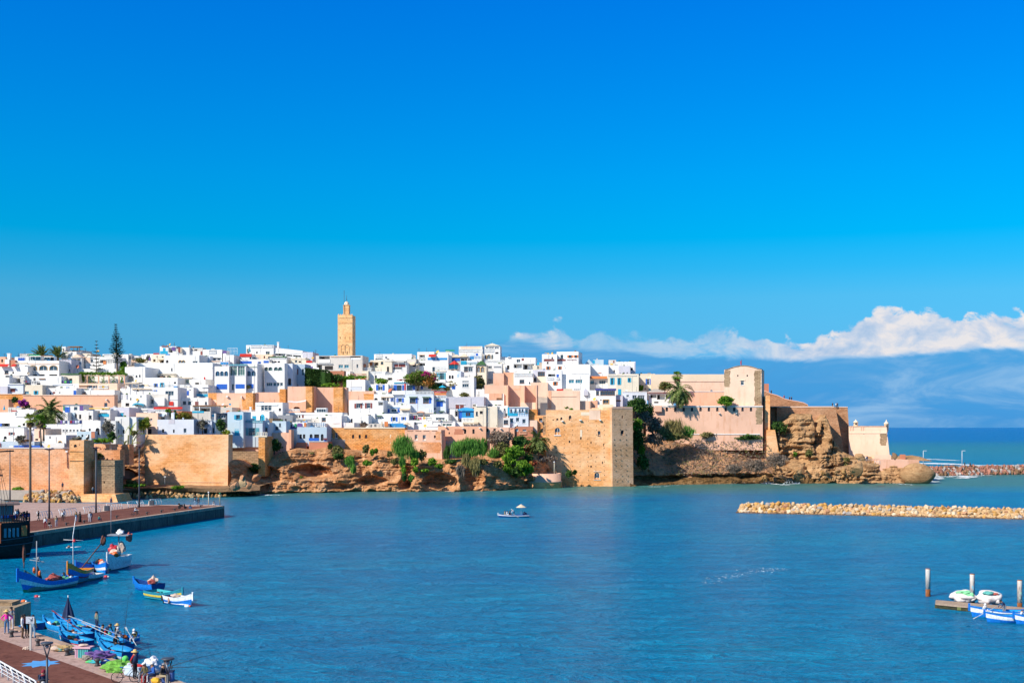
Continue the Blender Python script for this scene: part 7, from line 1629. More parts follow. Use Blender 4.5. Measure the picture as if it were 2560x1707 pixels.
def person(loc,kind,top,leg,label,rz=0,hat=None,robe=None,hair=True,scale=1.0,scarf=None,bag=None,rel=None):
 """rel: sit height already included in loc"""
 mm,J=body_mesh(kind); me=mm.copy()
 for q in (SKIN,K[top],K[leg],SHOE,HAIR): me.materials.append(q)
 o=bpy.data.objects.new('person',me); COL.objects.link(o); o.location=loc; o.rotation_euler=(0,0,rz); o.scale=(scale,)*3
 tag(o,label,'person')
 h=J['hea'];
 if scarf: MB().blob(tuple(h+V(0,.018,.015)),(.125,.125,.15),.05,2,sm=True).tube([tuple(h+V(0,.03,-.1)),tuple(h+V(0,.02,-.22))],[.10,.17],10).build('headscarf',K[scarf],o)
 elif hair: MB().blob(tuple(h+V(0,.022,.045)),(.108,.112,.10),.06,2,sm=True).build('hair',HAIR,o)
 if hat=='straw': MB().lathe(tuple(h+V(0,.0,.075)),[(.24,-.01),(.24,.01),(.12,.02),(.115,.12),(.06,.15)],14).build('hat',STRAW,o)
 elif hat=='cap': MB().lathe(tuple(h+V(0,.0,.05)),[(.118,0),(.11,.06),(.05,.1)],12).box(h.x-.07,h.x+.07,h.y-.21,h.y-.09,h.z+.05,h.z+.065).build('cap',K['white'],o)
 elif hat: MB().lathe(tuple(h+V(0,.0,.05)),[(.118,0),(.11,.06),(.05,.1)],12).box(h.x-.07,h.x+.07,h.y-.21,h.y-.09,h.z+.05,h.z+.065).build('cap',K[hat],o)
 if robe:
  z1=J['che'].z-.05; MB().lathe((0,.0,0),[(.29,.06),(.24,.5),(.20,.9),(.19,z1)],14).build('robe',K[robe],o)
 if bag: MB().blob((J['che'].x,J['che'].y+.20,J['che'].z),(.15,.11,.22),.1,2).build('backpack',K[bag],o)
 return o
def qn(c,x,y,z=ZQ): px,py=P(c,x,y); return on(px,py,z)
person(qn('t',110,758),'hips','pink','jean','Person in a hot pink top and straw hat with hands on hips',.3,hat='straw',hair=False)
person(qn('t',185,690),'arms_crossed','grey','lgrey','Person in a grey jacket and dark cap with folded arms by the concrete block',.2,hat='black')
person(qn('t',365,835),'stand','white','brown','Person in white jumper and dark trousers looking over the boats',1.8)
person(qn('t',398,825),'stand','maroon','black','Dark-haired person in maroon half hidden behind the white jumper',.8)
person(qn('t',475,822),'stand','red','black','Person in a red top behind the fishing sign',2.6,scale=.95)
person(qn('t',540,835),'phone','olive','ljean','Person in a brown jacket and pale jeans behind the fishing sign',3.0)
person(qn('u',895,1495),'behind','red','black','Man in red sleeves and dark gilet watching with hands behind his back',1.25,hat='straw',hair=False)
MBv=MB().lathe((0,0,.98),[(.19,0),(.20,.2),(.205,.38),(.12,.5)],12)
rm_=[o for o in bpy.data.objects if o.get('label','').startswith('Man in red sleeves')][0]; MBv.build('gilet',K['navy'],rm_)
person(qn('u',1075,1545),'sit','olive','grey','Seated angler in white cap and dark jumper on the quay edge',-.4,hat='cap',scale=1.0)
person(qn('u',1215,1550),'sit','blue','navy','Seated angler in a bright blue jacket and white cap',-1.0,hat='cap')
person(qn('u',1330,1565),'sit','black','khaki','Seated angler in black with khaki trousers beside the lamp',1.3,hat='grey')
person(qn('u',1375,1480),'sit','lgrey','lgrey','Pale grey clad angler half hidden behind the lamp post',2.4,hat='grey',scale=.9)
for x,y,kd,t,l,rz,lb,kw in ((740,915,'stand','white','maroon',.4,'Angler in white shirt and maroon trousers on the far quay edge',{}),(800,912,'sit','black','grey',1.0,'Dark clad angler sitting on a box on the far quay edge',{}),
 (918,890,'stand','khaki','lgrey',.6,'Person in khaki standing with light trousers on the far quay edge',{}),(1025,800,'stand','white','black',.3,'Person in white top and black trousers by the railing',dict()),
 (1048,770,'stand','lgrey','black',.1,'Person in grey close beside the white-topped one',{}),(1243,808,'stand','olive','jean',3.0,'Person in olive jacket and jeans walking on the far quay',{}),
 (1305,815,'stand','black','black',2.8,'Woman in a long black robe on the far quay',dict(robe='black',scarf='black')),(1465,818,'stand','lgrey','lgrey',.2,'Person with a blue backpack on the far quay',dict(bag='blue')),
 (1485,815,'stand','navy','navy',.2,'Person in navy beside the blue backpack',{}),(1610,797,'squat','teal','navy',1.2,'Person in teal crouching at the far quay edge',{}),
 (1815,550,'stand','navy','navy',3.0,'Person in navy beyond the grey litter bin',{}),(628,800,'walk','black','black',1.5,'Person in black walking by the dark ship stern',{})):
 person(qn('p',x,y),kd,t,l,lb,rz,**kw)
for x,y,kd,t,l,rz,lb,kw in ((250,712,'ride','white','black',1.2,'Cyclist in a white shirt near the quay edge',{}),(1132,605,'squat','navy','jean',1.4,'Angler in navy crouching beside the parked motorbike',dict(hat='teal')),
 (1225,552,'stand','navy','ljean',3.1,'Person in navy and pale jeans near the quay tip',{}),(1280,550,'stand','black','grey',3.1,'Person in black near the quay tip',{}),(1515,552,'squat','grey','lgrey',1.5,'Angler in grey crouching at the very tip of the quay',{})):
 person(qn('q',x,y),kd,t,l,lb,rz,**kw)
person(qn('p',1022,284,3.0),'stand','navy','black','Person in dark clothes on the riprap ledge below the brick rampart',.3)
person(qn('p',1518,356,2.6),'stand','grey','black','Person in grey leaning at the dark stone tower',.9)
for x,y,t,lb in ((785,690,'red','Tiny person in red on the curving ramp'),(845,706,'black','Left tiny figure in black on the ramp parapet'),(866,706,'navy','Right tiny figure in navy on the ramp parapet')):
 person(at(*P('g',x,y+6),420.2),'stand',t,'black',lb,.3)
for x,t,lb in ((1313,'black','Tiny dark figure on the russet bastion wall'),(1352,'white','Tiny white-clad figure on the russet bastion wall'),(1367,'navy','Tiny navy figure at the end of the russet bastion wall')):
 person(at(*P('g',x,781),407.5),'stand',t,'black',lb,.2)
person(at(*P('g',645,640),421),'stand','black','black','Tiny dark figure at the top of the curving ramp',.2)
for x,y,t,lb in ((1678,1360,'white','Person in white on the headland path'),(1692,1362,'navy','Person in navy on the headland path beside the railing')): person(at(*P('g',x,y),388.5),'stand',t,'navy',lb,.3)
for x,t,lb in ((1418,'black','Dark figure standing on the far breakwater'),(1478,'navy','Second dark figure on the far breakwater')): person(at(*P('o',x,758),447),'stand',t,'black',lb,.3)
# ================================================================ boats
def hullmat(n,c,r=.35): return simple(n,c,r,0,.3,5,.4)
HB=hullmat('boat_blue',(.01,.17,.58)); HBL=hullmat('boat_light_blue',(.02,.28,.62)); HW=hullmat('boat_white',(.72,.73,.73)); HO=hullmat('boat_orange',(.75,.27,.03)); HG=hullmat('boat_green',(.02,.22,.09)); HR=hullmat('boat_red',(.5,.03,.04))
HT=hullmat('boat_teal',(.02,.22,.30)); HY_=hullmat('boat_yellow',(.78,.55,.06)); HN=hullmat('boat_navy',(.01,.05,.22)); HK=hullmat('boat_black',(.012,.018,.02),.5); HGR=hullmat('boat_grey_green',(.10,.20,.18))
def boat(loc,rz,L,B,label,bands,h=(1.5,.75,.9),inside=HBL,transom=None,name='rowing_boat',cat='boat',group=None,thw=3,deck=0,draft=.25,rim=None):
 """bow at +x end. bands: list of (fraction from gunwale down, material)"""
 root=empty(name,loc,rz,label,cat,group); N=18; Mn=9; hb,hm,hs=h
 def st(i):
  u=i/N; x=-L/2+L*u; w=B/2*(min(1,(1-u)*2.6)**.62)*(.80+.20*math.sin(math.pi*min(1,u*1.25+.12)))
  z=hs+(hm-hs)*math.sin(math.pi*min(u/.5,1)*.5) if u<.5 else hm+(hb-hm)*((u-.5)/.5)**1.9
  return x,w,z
 mats=[b[1] for b in bands]; m=MB()
 for s in (-1,1):
  base=len(m.v)
  for i in range(N+1):
   x,w,z=st(i)
   for j in range(Mn+1):
    t=j/Mn; ww=w*(1-t**2.4*.75); zz=z-(z+draft)*t; xx=x+(.35*hb*(1-t)*(max(0,i/N-.75)/.25)**2)
    m.v.append((xx,s*(ww+.01),zz))
  for i in range(N):
   for j in range(Mn):
    t=(j+.5)/Mn; k=0
    for q,(f,_) in enumerate(bands):
     if t<=f: k=q; break
    a=base+i*(Mn+1)+j; f_=(a,a+1,a+Mn+2,a+Mn+1); m.face(f_ if s>0 else f_[::-1],k,True)
 mats_=mats+[transom or mats[0]]
 c=[(m.v[j]) for j in range(Mn+1)]; r=[(m.v[(N+1)*(Mn+1)+j]) for j in range(Mn+1)]
 for j in range(Mn): m.quad(c[j],c[j+1],r[j+1],r[j],len(mats))
 m.build('hull',mats_,root,norm=False)
 g=MB()
 for s in (-1,1):
  pr=[]
  for i in range(N+1):
   x,w,z=st(i); xx=x+(.35*hb*(max(0,i/N-.75)/.25)**2); pr.append((xx,s*(w-.02),z))
  for a,b in zip(pr,pr[1:]):
   g.quad((a[0],a[1]+.05*s,a[2]+.03),(b[0],b[1]+.05*s,b[2]+.03),(b[0],b[1]-.06*s,b[2]+.03),(a[0],a[1]-.06*s,a[2]+.03))
   g.quad((a[0],a[1]+.05*s,a[2]+.03),(b[0],b[1]+.05*s,b[2]+.03),(b[0],b[1]+.05*s,b[2]-.05),(a[0],a[1]+.05*s,a[2]-.05))
 g.build('gunwale',rim or mats[0],root,norm=False)
 q=MB()
 for i in range(N):
  x,w,z=st(i); x2,w2,z2=st(i+1); zf=.12
  q.quad((x,-w*.8,zf),(x2,-w2*.8,zf),(x2,w2*.8,zf),(x,w*.8,zf))
  for s in (-1,1): q.quad((x,s*(w-.05),z),(x2,s*(w2-.05),z2),(x2,s*w2*.8,zf),(x,s*w*.8,zf))
 q.build('inner_hull',inside,root,norm=False)
 for i in range(thw):
  u=.16+.5*i/max(1,thw-1); x,w,z=st(u*N); MB().box(x-.12,x+.12,-w+.03,w-.03,z-.22,z-.17).build('thwart',HW if i%2 else inside,root)
 if deck:
  d=MB();
  for i in range(int(N*(1-deck)),N): x,w,z=st(i); x2,w2,z2=st(i+1); k=.35*hb; o1=k*(max(0,i/N-.75)/.25)**2; o2=k*(max(0,(i+1)/N-.75)/.25)**2; d.quad((x+o1,-w+.03,z-.02),(x2+o2,-w2+.03,z2-.02),(x2+o2,w2-.03,z2-.02),(x+o1,w-.03,z-.02))
  d.build('foredeck',mats[0],root,norm=False)
 x,w,z=st(N); MB().box(x+.3*hb-.06,x+.38*hb+.05,-.06,.06,z*.5,z+.22).build('stem_post',mats[0],root)
 return root
def water(px,py): return on(px,py,0)
def heading(a,b): return math.atan2(b.y-a.y,b.x-a.x)
def gear(root,items):
 """small loose tackle lashed in the boat"""
 for nm,p,r,mt,sd in items: MB().blob(p,r,.35,2,seed=sd).build(nm,mt,root)
NET=simple('brown_net',(.16,.06,.04),.95,0,.6,14); NETP=simple('pale_net',(.55,.42,.34),.95,0,.4,12); FLO=simple('orange_float',(.75,.14,.02),.5); NETG=simple('green_net',(.10,.38,.22),.95,0,.3,10)
def placed(pb,ps,L):
 """bow and stern waterline photo points -> centre and heading"""
 b=water(*pb); s=water(*ps); d=(b-s).normalized(); return (b-d*L*.45+Vector((0,0,0))),math.atan2(d.y,d.x)
c,rz=placed((60,1481),(196,1461.5),7.2)
b1=boat(c,rz,6.4,2.3,'Large blue wooden fishing boat with white and orange stripes and a tall mast',[(.30,HB),(.36,HO),(.55,HW),(.61,HO),(.80,HB),(1.0,HG)],h=(2.5,.95,1.15),inside=HGR,name='fishing_boat',deck=.3,rim=HB)
MB().tube([(1.6,0,.3),(1.6,0,5.4)],.06,8).tube([(1.6,-1.1,3.3),(1.6,1.2,3.2)],.05,6).tube([(1.6,-.5,3.5),(1.6,.6,3.45)],.04,6).lathe((1.6,.25,3.3),[(.12,0),(.14,.3),(.05,.4)],8,).build('mast',GREY,b1)
MB().extr([(1.55,.8),(1.62,2.7),(1.0,1.1),(.8,.7)],.0,.25).build('flag_bundle',K['black'],b1)
gear(b1,[('net_heap',(-.6,.0,1.1),(1.0,.8,.5),simple('red_net',(.32,.07,.06),.95,0,.7,10),1),('net_heap',(-2.0,.1,.95),(.7,.6,.3),NETG,2),('float',(1.7,-.3,2.2),(.16,.16,.35),FLO,3),('float',(1.5,.35,1.9),(.14,.14,.3),FLO,5),('crate',(-2.7,.2,.9),(.3,.3,.25),HW,4)])
MB().lathe((3.25,0,2.6),[(.05,0),(.07,.8)],6).blob((3.25,0,4.2),(.2,.12,1.0),.2,2).build('marker_pole',NET,b1)
person((0,0,0),'bend','blue','navy','Fisherman in blue bending over nets in the large blue boat',0).location=c+Vector((math.cos(rz)*-2.2,math.sin(rz)*-2.2,.2))
c,rz=placed((173,1463),(212,1447),6.8)
b2=boat(c,rz,5.6,2.3,'White fishing boat with orange, blue and red bands seen bow-on',[(.20,HO),(.42,HB),(.50,HR),(.82,HW),(.90,HO),(1.0,HG)],h=(2.6,1.3,1.3),inside=HT,name='fishing_boat',deck=.35,rim=HO)
MB().tube([(1.6,0,.5),(1.75,0,5.4),(1.7,.3,7.6)],[.06,.05,.03],8).tube([(1.6,-.8,4.1),(1.6,.9,4.2)],.05,6).tube([(1.6,-1.1,5.0),(1.6,1.1,4.9)],.03,6).build('mast',HW,b2)
gear(b2,[('float',(1.7,.1,4.9),(.18,.18,.2),HR,1),('float',(1.6,-.5,4.2),(.15,.15,.15),simple('dull_float',(.3,.15,.1),.6),2),('net_heap',(-.4,-.9,1.4),(.9,.5,.5),NET,3)])
MB().tube([(1.8,1.0,1.8),(-.2,2.6,4.4)],.06,6).blob((-.4,2.75,4.7),(.3,.3,.6),.2,2).build('marker_pole',NET,b2)
c,rz=placed((272,1427),(300,1418),6.4)
b3=boat(c,rz,5.4,2.1,'White work boat heaped with nets and carrying a big red buoy',[(.75,HW),(.9,HGR),(1.0,HG)],h=(2.2,1.5,1.5),inside=HW,name='fishing_boat',rim=HW)
MB().tube([(-.5,0,.5),(-.5,0,4.4)],.08,8).box(-1.2,.3,-1.2,1.5,4.1,4.25).tube([(-.5,-1.0,4.3),(-.5,-1.0,8.1)],.035,6).build('mast',GREY,b3)
gear(b3,[('net_heap',(-.4,.2,4.5),(.6,.5,.35),HW,1),('net_heap',(-.6,1.3,3.9),(.4,.4,.6),simple('red_pink_net',(.4,.1,.08),.95,0,.5,12),2),('net_heap',(.8,0,1.9),(.8,.7,.6),NETP,3),('net_heap',(-.9,.2,2.6),(.5,.5,.8),NETP,6),('buoy',(-1.9,-1.3,2.3),(.55,.55,.6),HR,0),('net_heap',(1.8,.2,1.9),(.6,.6,.35),FLO,5)])
c,rz=placed((262,1433),(238,1420),4.6)
b4=boat(c,rz,4.6,1.7,'Blue rowing boat with white stripe tied in front of the net-laden work boat',[(.35,HB),(.5,HW),(.85,HB),(1,HG)],h=(1.4,.9,1.0),inside=HBL,transom=HB)
gear(b4,[('float',(-.2,.1,1.0),(.5,.45,.35),HR,1),('net_heap',(.9,0,1.0),(.5,.5,.4),NETP,2),('float',(-1,.2,1.1),(.35,.35,.3),FLO,4)])
c,rz=placed((198,1433),(232,1426),4.8)
b5=boat(c,rz,4.8,1.7,'Dark blue rowing boat behind the white and orange boat',[(.9,HB),(1,HG)],h=(1.5,.9,1.0),inside=HN)
gear(b5,[('net_heap',(.5,.0,.9),(.6,.5,.3),K['black'],1),('net_heap',(-1.6,.3,1.0),(.4,.4,.4),K['black'],2)])
c,rz=placed((216,1452),(232,1448),3.2)
b6=boat(c,rz,3.0,1.4,'Small grey-white dinghy beside the white and orange boat',[(.4,HW),(1,HGR)],h=(.8,.6,.6),inside=HW,thw=2)
c,rz=placed((349,1477),(388,1474),4.0)
rz=R(150); b7=boat(water(367,1476),R(118),4.6,1.9,'Blue rowing boat heaped with pale and red net',[(.85,HB),(1,HG)],h=(1.15,.8,.95),inside=HN,transom=HN)
b7.rotation_euler.z=R(138)
gear(b7,[('net_heap',(-1.0,-.2,1.15),(.55,.5,.5),NETP,1),('net_heap',(-1.5,.35,1.0),(.5,.45,.4),simple('red_net',(.3,.1,.08)),2)])
b8=boat(water(403,1500)+Vector((.2,.6,0)),R(-38),5.0,2.0,'Teal rowing boat with a yellow stripe and turquoise inside',[(.22,HT),(.42,HY_),(.85,HT),(1,HR)],h=(1.3,.75,.8),inside=simple('turquoise_inside',(.04,.38,.42),.6),transom=HT)
gear(b8,[('net_heap',(-1.2,0,.5),(.4,.3,.2),NET,1)])
b9=boat(water(440,1512)+Vector((.2,.4,0)),R(-42),4.0,1.6,'White, blue and green rowing boat with rope fenders',[(.28,HW),(.75,HB),(1,simple('boat_bright_green',(.03,.4,.15),.4))],h=(1.25,.75,.8),inside=HW,transom=HN)
gear(b9,[('net_heap',(-.9,.1,.8),(.5,.4,.2),NETP,1),('fender',(-.6,-.78,.45),(.15,.12,.35),simple('rope_fender',(.4,.22,.15)),2)])
MB().lathe((-1.9,-.6,.0),[(.05,0),(.05,.9)],6).box(-2.1,-1.8,-.75,-.5,.3,.8).build('outboard_motor',K['black'],b9)
for px,py,mt,lb in ((92,1492,HR,'Red and white mooring buoy below the large blue boat'),(59,1504,FLO,'Orange float drifting near the concrete block'),(265,1442,HR,'Small red and white buoy in front of the blue rowing boat'),(468,1516,HW,'White plastic float beside the green-bottomed boat'),(1284,1292,HW,'x')):
 if lb=='x': continue
 o=MB().blob((0,0,.05),(.28,.2,.2),.05,2,sm=True).build('buoy',mt,label=lb,cat='buoy'); o.location=water(px,py)
 MB().blob((.25,0,.04),(.15,.13,.13),.05,2,sm=True).build('float_end',HW if mt!=HW else FLO,o)
RG='blue rowing boats moored along the near quay'
def nq_boat(t,o,L,label,bands=None,**k):
 p=nqp(t+L/2,o,0); ang=math.atan2(dq.y,dq.x); return boat(p,ang,L,1.5,label,bands or [(.32,HBL),(.58,HW),(.85,HB),(1,HN)],h=(.78,.55,.62),inside=k.pop('inside',HBL),transom=k.pop('tr',HN),group=RG,rim=HBL,**k)
q1_=nq_boat(18.4,5.7,5.4,'Nearest blue and white rowing boat with a black tyre fender')
MB().blob((-1.2,.0,.7),(1.6,.62,.18),.2,2,m=0,sm=True).build('canvas_cover',HBL,q1_)
m=MB();
for i in range(16):
 a=2*math.pi*i/16; b=2*math.pi*(i+1)/16; m.tube([(-1.6+.24*math.cos(a),-.84,.30+.24*math.sin(a)),(-1.6+.24*math.cos(b),-.84,.30+.24*math.sin(b))],.08,6)
m.build('tyre_fender',K['black'],q1_)
MB().tube([(-1.6,.84,.3),(-1.6,.86,.32)],.3,14).build('far_fender',K['black'],q1_)
q2_=nq_boat(21.9,7.0,5.6,'Blue rowing boat with smooth cover second from the camera',[(.6,HBL),(.72,HW),(1,HB)])
MB().blob((-.3,.0,.72),(2.2,.6,.2),.15,2,sm=True).build('canvas_cover',HBL,q2_)
q3_=nq_boat(24.3,8.3,5.6,'Blue rowing boat carrying three seated people',[(.5,HB),(.7,HT),(1,HB)],inside=HB)
q4_=nq_boat(25.4,5.2,5.2,'Blue rowing boat with red and white stripe nearest the quay wall',[(.2,HBL),(.32,HR),(.6,HW),(1,HB)])
q5_=nq_boat(28.6,6.6,5.2,'Blue rowing boat with crossed oars in the middle of the row',[(.3,HBL),(.55,HW),(1,HB)])
q6_=nq_boat(30.6,8.4,5.4,'Blue rowing boat with a white stripe beneath the teal-shirted man',[(.4,HB),(.65,HW),(1,HB)])
q7_=nq_boat(33.6,6.9,5.0,'Dark blue rowing boat beside the closed navy parasol',[(.5,HBL),(.7,HW),(1,HB)])
q8_=nq_boat(36.8,5.6,4.8,'Blue rowing boat behind the group under the fishing sign',[(.5,HBL),(1,HB)])
q9_=nq_boat(35.6,8.6,5.0,'Outermost blue rowing boat of the moored row',[(.4,HBL),(.6,HW),(1,HB)])
q10=nq_boat(41.0,5.2,4.6,'Blue rowing boat tucked behind the grey-jacketed man',[(.5,HBL),(.75,HW),(1,HB)])
for k,q in enumerate((q1_,q2_,q3_,q4_,q5_,q6_,q7_,q8_,q9_,q10)):
 rr=random.Random(k)
 gear(q,[(nm,(rr.uniform(-1.6,1.2),rr.uniform(-.3,.3),.45),(rr.uniform(.15,.45),rr.uniform(.15,.35),rr.uniform(.1,.25)),mt,k+i) for i,(nm,mt) in enumerate(rr.sample([('tackle',K['black']),('net_heap',NET),('rope_coil',NETP),('float',HW),('tackle',NETG),('bucket',FLO)],3))])
 for x in (-1.2,.5): MB().tube([(x,-.80,.5),(x,-.82,.12)],.09,6).build('rope_fender',K['black'],q)
OAR=simple('pale_oar_wood',(.45,.48,.50),.5)
def oar(a,b,label,mat=OAR):
 a=Vector(a);b=Vector(b); root=empty('oar',a,0,label,'oar'); d=b-a; MB().tube([(0,0,0),tuple(d*.8)],.028,6).build('shaft',mat,root)
 n=d.normalized(); s=n.cross(Vector((0,0,1))).normalized()*.09; m=MB(); p=d*.78; q=d; u=Vector((0,0,.015)); m.quad(p-s*.3+u,q-s+u,q+s+u,p+s*.3+u); m.quad(p-s*.3-u,q-s-u,q+s-u,p+s*.3-u); m.build('blade',mat,root,norm=False)
oar(nqp(21.5,6.2,1.1),nqp(26.3,5.2,2.0),'Pale oar lying across the covered boats')
oar(nqp(19.3,6.6,.9),nqp(24.6,8.1,1.5),'Long oar slanting to the stern of the second boat')
oar(nqp(24.0,7.4,1.0),nqp(29.0,5.2,2.2),'Blue-grey oar leaning towards the navy parasol')
oar(nqp(29.5,6.4,.8),nqp(33.5,5.6,2.1),'Dark red oar behind the group',simple('red_oar',(.25,.04,.03)))
person(nqp(30.0,8.0,.45),'stand','green','navy','Man in grey-green shirt standing in the far blue boat',2.5)
person(nqp(26.2,8.0,.35),'sit','black','jean','Person with straw hat and black striped top seated in the boat',1.2,hat='straw',hair=False)
person(nqp(25.2,7.6,.3),'sit','grey','lgrey','Hooded person in grey seated low in the boat',1.5,scarf='lgrey')
person(nqp(25.8,7.0,.3),'bend','navy','red','Person in navy reaching across the boat',1.2)
person(nqp(22.8,8.1,.4),'sit','olive','lgrey','Person with white headscarf and black backpack seated in the boat',-.3,scarf='white',bag='black')
person(nqp(22.6,6.4,.2),'sit','black','black','Person in black crouched among the oars',.6)
person(nqp(27.2,7.2,.3),'sit','black','navy','Person in black seated left of the straw hat',2.2)
o=MB().lathe((0,0,0),[(.24,0),(.25,.5),(.22,.52)],14).build('barrel',HB,label='Blue and white drum standing in the boat',cat='drum'); o.location=nqp(23.8,8.7,.45)
MB().lathe((0,0,.2),[(.256,0),(.256,.12)],14).build('white_band',HW,o)
pp=nqp(32.6,6.6,.3); par_=empty('boat_parasol',pp,0,'Closed navy parasol standing in a moored boat','parasol')
m=MB(); prev=None
for rr_,z in ((.03,2.95),(.18,2.4),(.42,1.7),(.55,1.2),(.3,1.15)):
 b=len(m.v)
 for k_ in range(14): a=2*math.pi*k_/14; q=rr_*(1 if k_%2 else .72); m.v.append((q*math.cos(a),q*math.sin(a),z))
 if prev is not None:
  for k_ in range(14): m.face((prev+k_,prev+(k_+1)%14,b+(k_+1)%14,b+k_))
 prev=b
m.build('canopy',K['navy'],par_,norm=False); MB().tube([(0,0,0),(0,0,3.1)],.035,6).build('pole',FWHITE,par_)
mb_=water(1285,1292); b10=boat(mb_,R(183),5.9,1.5,'Midstream rowing boat with white top strake carrying passengers and a parasol',[(.30,HW),(.36,HO),(1,HN)],h=(.65,.42,.5),inside=HB,transom=HN,rim=HN)
for dx,kd,t,l,lb,sc in ((1.9,'sit','khaki','khaki','Passenger in beige at the bow of the midstream boat',None),(1.45,'sit','white','white','Passenger in white in the midstream boat',None),(.95,'sit','black','black','Passenger in black in the midstream boat',None)):
 person(mb_+Vector((-dx,0,.05)),kd,t,l,lb,1.2)
person(mb_+Vector((.0,0,.1)),'bend','lgrey','navy','Oarsman in white cap bending forward in the midstream boat',-1.4,hat='cap')
pr_=empty('boat_parasol',mb_+Vector((1.4,0,.2)),0,'Open cream parasol over the midstream boat','parasol')
m=MB(); m.v.append((0,0,2.35));
for k_ in range(10): a=2*math.pi*k_/10; m.v.append((1.05*math.cos(a),1.05*math.sin(a),1.72))
for k_ in range(10): m.face((0,1+k_,1+(k_+1)%10))
m.build('canopy',CANV,pr_,norm=False); MB().tube([(0,0,0),(0,0,2.4)],.035,6).build('pole',FWHITE,pr_)
gear(b10,[('bundle',(-2.1,0,.7),(.45,.4,.3),K['navy'],1)])
oar(mb_+Vector((-.2,-.5,.7)),mb_+Vector((.9,-2.2,.02)),'Oar dipping from the midstream boat')
# ================================================================ floating dock at right
ZD=.5
d0=on(2334,1498.5,ZD); d1=on(2338,1507,ZD); e_=on(2560,1528.5,ZD); f_=on(2560,1516,ZD)
u1=(e_-d1).normalized(); dk=empty('floating_dock',d1,0,'Low wooden floating dock with green-stained sides','dock')
ex=e_+u1*8; fx=f_+u1*8; m=MB(); pts=[d1,ex,fx,d0+Vector((.2,0,0))]
def rel(p,z): return (p.x-d1.x,p.y-d1.y,z)
m=MB(); m.v=[rel(p,0.0) for p in pts]+[rel(p,-.16) for p in pts]; m.face((0,1,2,3));
for i in range(4): j=(i+1)%4; m.face((i,j,4+j,4+i))
m.build('deck',rock('dock_planks',[(.28,.20,.15),(.38,.28,.21),(.45,.34,.26)],1.2,1,.1),dk)
m=MB(); ins=[p+Vector((0,.12 if k<2 else -.12,0)) for k,p in enumerate(pts)]; m.v=[rel(p,-.161) for p in ins]+[rel(p,-.75) for p in ins]
for i in range(4): j=(i+1)%4; m.face((i,j,4+j,4+i))
m.build('float_hull',rock('weedy_dock_side',[(.02,.025,.02),(.05,.05,.03),(.14,.14,.04)],1.5,1,.3),dk)
for i,t in enumerate((2.2,3.6,5.6,8.4)):
 p=d1+u1*t; MB().box(p.x-d1.x-.03,p.x-d1.x+.28,p.y-d1.y-.12,p.y-d1.y+.02,-.45,-.17).build('bracket',simple('weed_green_bracket',(.22,.24,.08),.8),dk)
PILE=rock('rust_streaked_white_pile',[(.42,.28,.18),(.62,.56,.50),(.72,.68,.63)],.9,.3,.1); RUST=rock('rusty_pile_foot',[(.16,.05,.02),(.32,.11,.04),(.44,.22,.12)],1.4,.6,.3)
for (x,yt,yb,w,lb,z) in ((418,290,765,84,'Left white mooring pile with a rusty foot standing free',0),(1190,380,790,84,'Middle white mooring pile with blue and pink paint marks',0),(2017,490,945,86,'Right white mooring pile with green and pink paint marks',.2)):
 px,py=P('v',x,yb); Y=(F*HC/(py-HY)) if z==0 and x<500 else (on(2430,1500,ZD).y+1.2 if x<1500 else on(2550,1514.5,ZD).y+.6)
 s=Y/F/6.97; p=at(px,py,Y); top=at(*P('v',x,yt),Y); r=w*s/2; root=empty('mooring_pile',(p.x,Y,0),0,lb,'mooring pile',None)
 MB().lathe((0,0,0),[(r,.75),(r,top.z-.05),(r*.98,top.z)],18).build('shaft',PILE,root); MB().lathe((0,0,0),[(r*1.01,-1),(r*1.01,.75+.0),(r*1.0,.76)],18).build('foot',RUST,root)
 MB().lathe((0,0,0),[(r*1.03,top.z),(r*1.03,top.z+.04),(.02,top.z+.05)],18).build('cap',RUST,root)
 if x>500:
  m=MB(); rr=random.Random(int(x))
  for i in range(7):
   a=-math.pi/2+rr.uniform(-.7,.7); z0=rr.uniform(.9,top.z*.62); h=rr.uniform(.12,.3)
   m.quad((r*1.01*math.cos(a),r*1.01*math.sin(a),z0),(r*1.01*math.cos(a+.3),r*1.01*math.sin(a+.3),z0),(r*1.01*math.cos(a+.3),r*1.01*math.sin(a+.3),z0+h),(r*1.01*math.cos(a),r*1.01*math.sin(a),z0+h))
  m.build('paint_marks',simple('sky_blue_marks',(.15,.45,.6),.8) if x<1500 else simple('mint_marks',(.35,.55,.45),.8),root,norm=False)
SACK=plaster('white_sacking',(.72,.66,.64),.25,(.5,.4,.36),1.2,.5)
def heap(px,py,rx,rz,label,tops,sd):
 p=on(px,py,ZD); Y=p.y; s=Y/F; root=empty('net_bundle',p+Vector((0,.9,0)),0,label,'net bundle')
 m=MB(); m.blob((0,0,rz*s*.42),(rx*s,1.25,rz*s*.62),.18,4,seed=sd,sm=True).blob((-rx*s*.45,-.2,rz*s*.3),(rx*s*.5,1.0,rz*s*.45),.2,3,seed=sd+1,sm=True).blob((rx*s*.5,-.15,rz*s*.3),(rx*s*.45,1.0,rz*s*.45),.2,3,seed=sd+2,sm=True)
 m.build('sack',SACK,root)
 for (x,y,z,r,mt) in tops: MB().blob((x*rx*s,y,z*rz*s),r,.4,3,seed=sd+x,sm=True).build('net',mt,root)
NETM=simple('mint_green_net',(.22,.60,.30),.95,0,.35,9); NETT=simple('teal_net',(.10,.38,.34),.95,0,.4,9)
heap(2418,1503,33,24,'Left heap of white sacking draped with mint green net',[(-.1,-.5,.88,(.62,.5,.22),NETM),(.2,-.9,.62,(.35,.3,.35),NETM),(-.45,-.4,.85,(.35,.3,.15),NETM)],1)
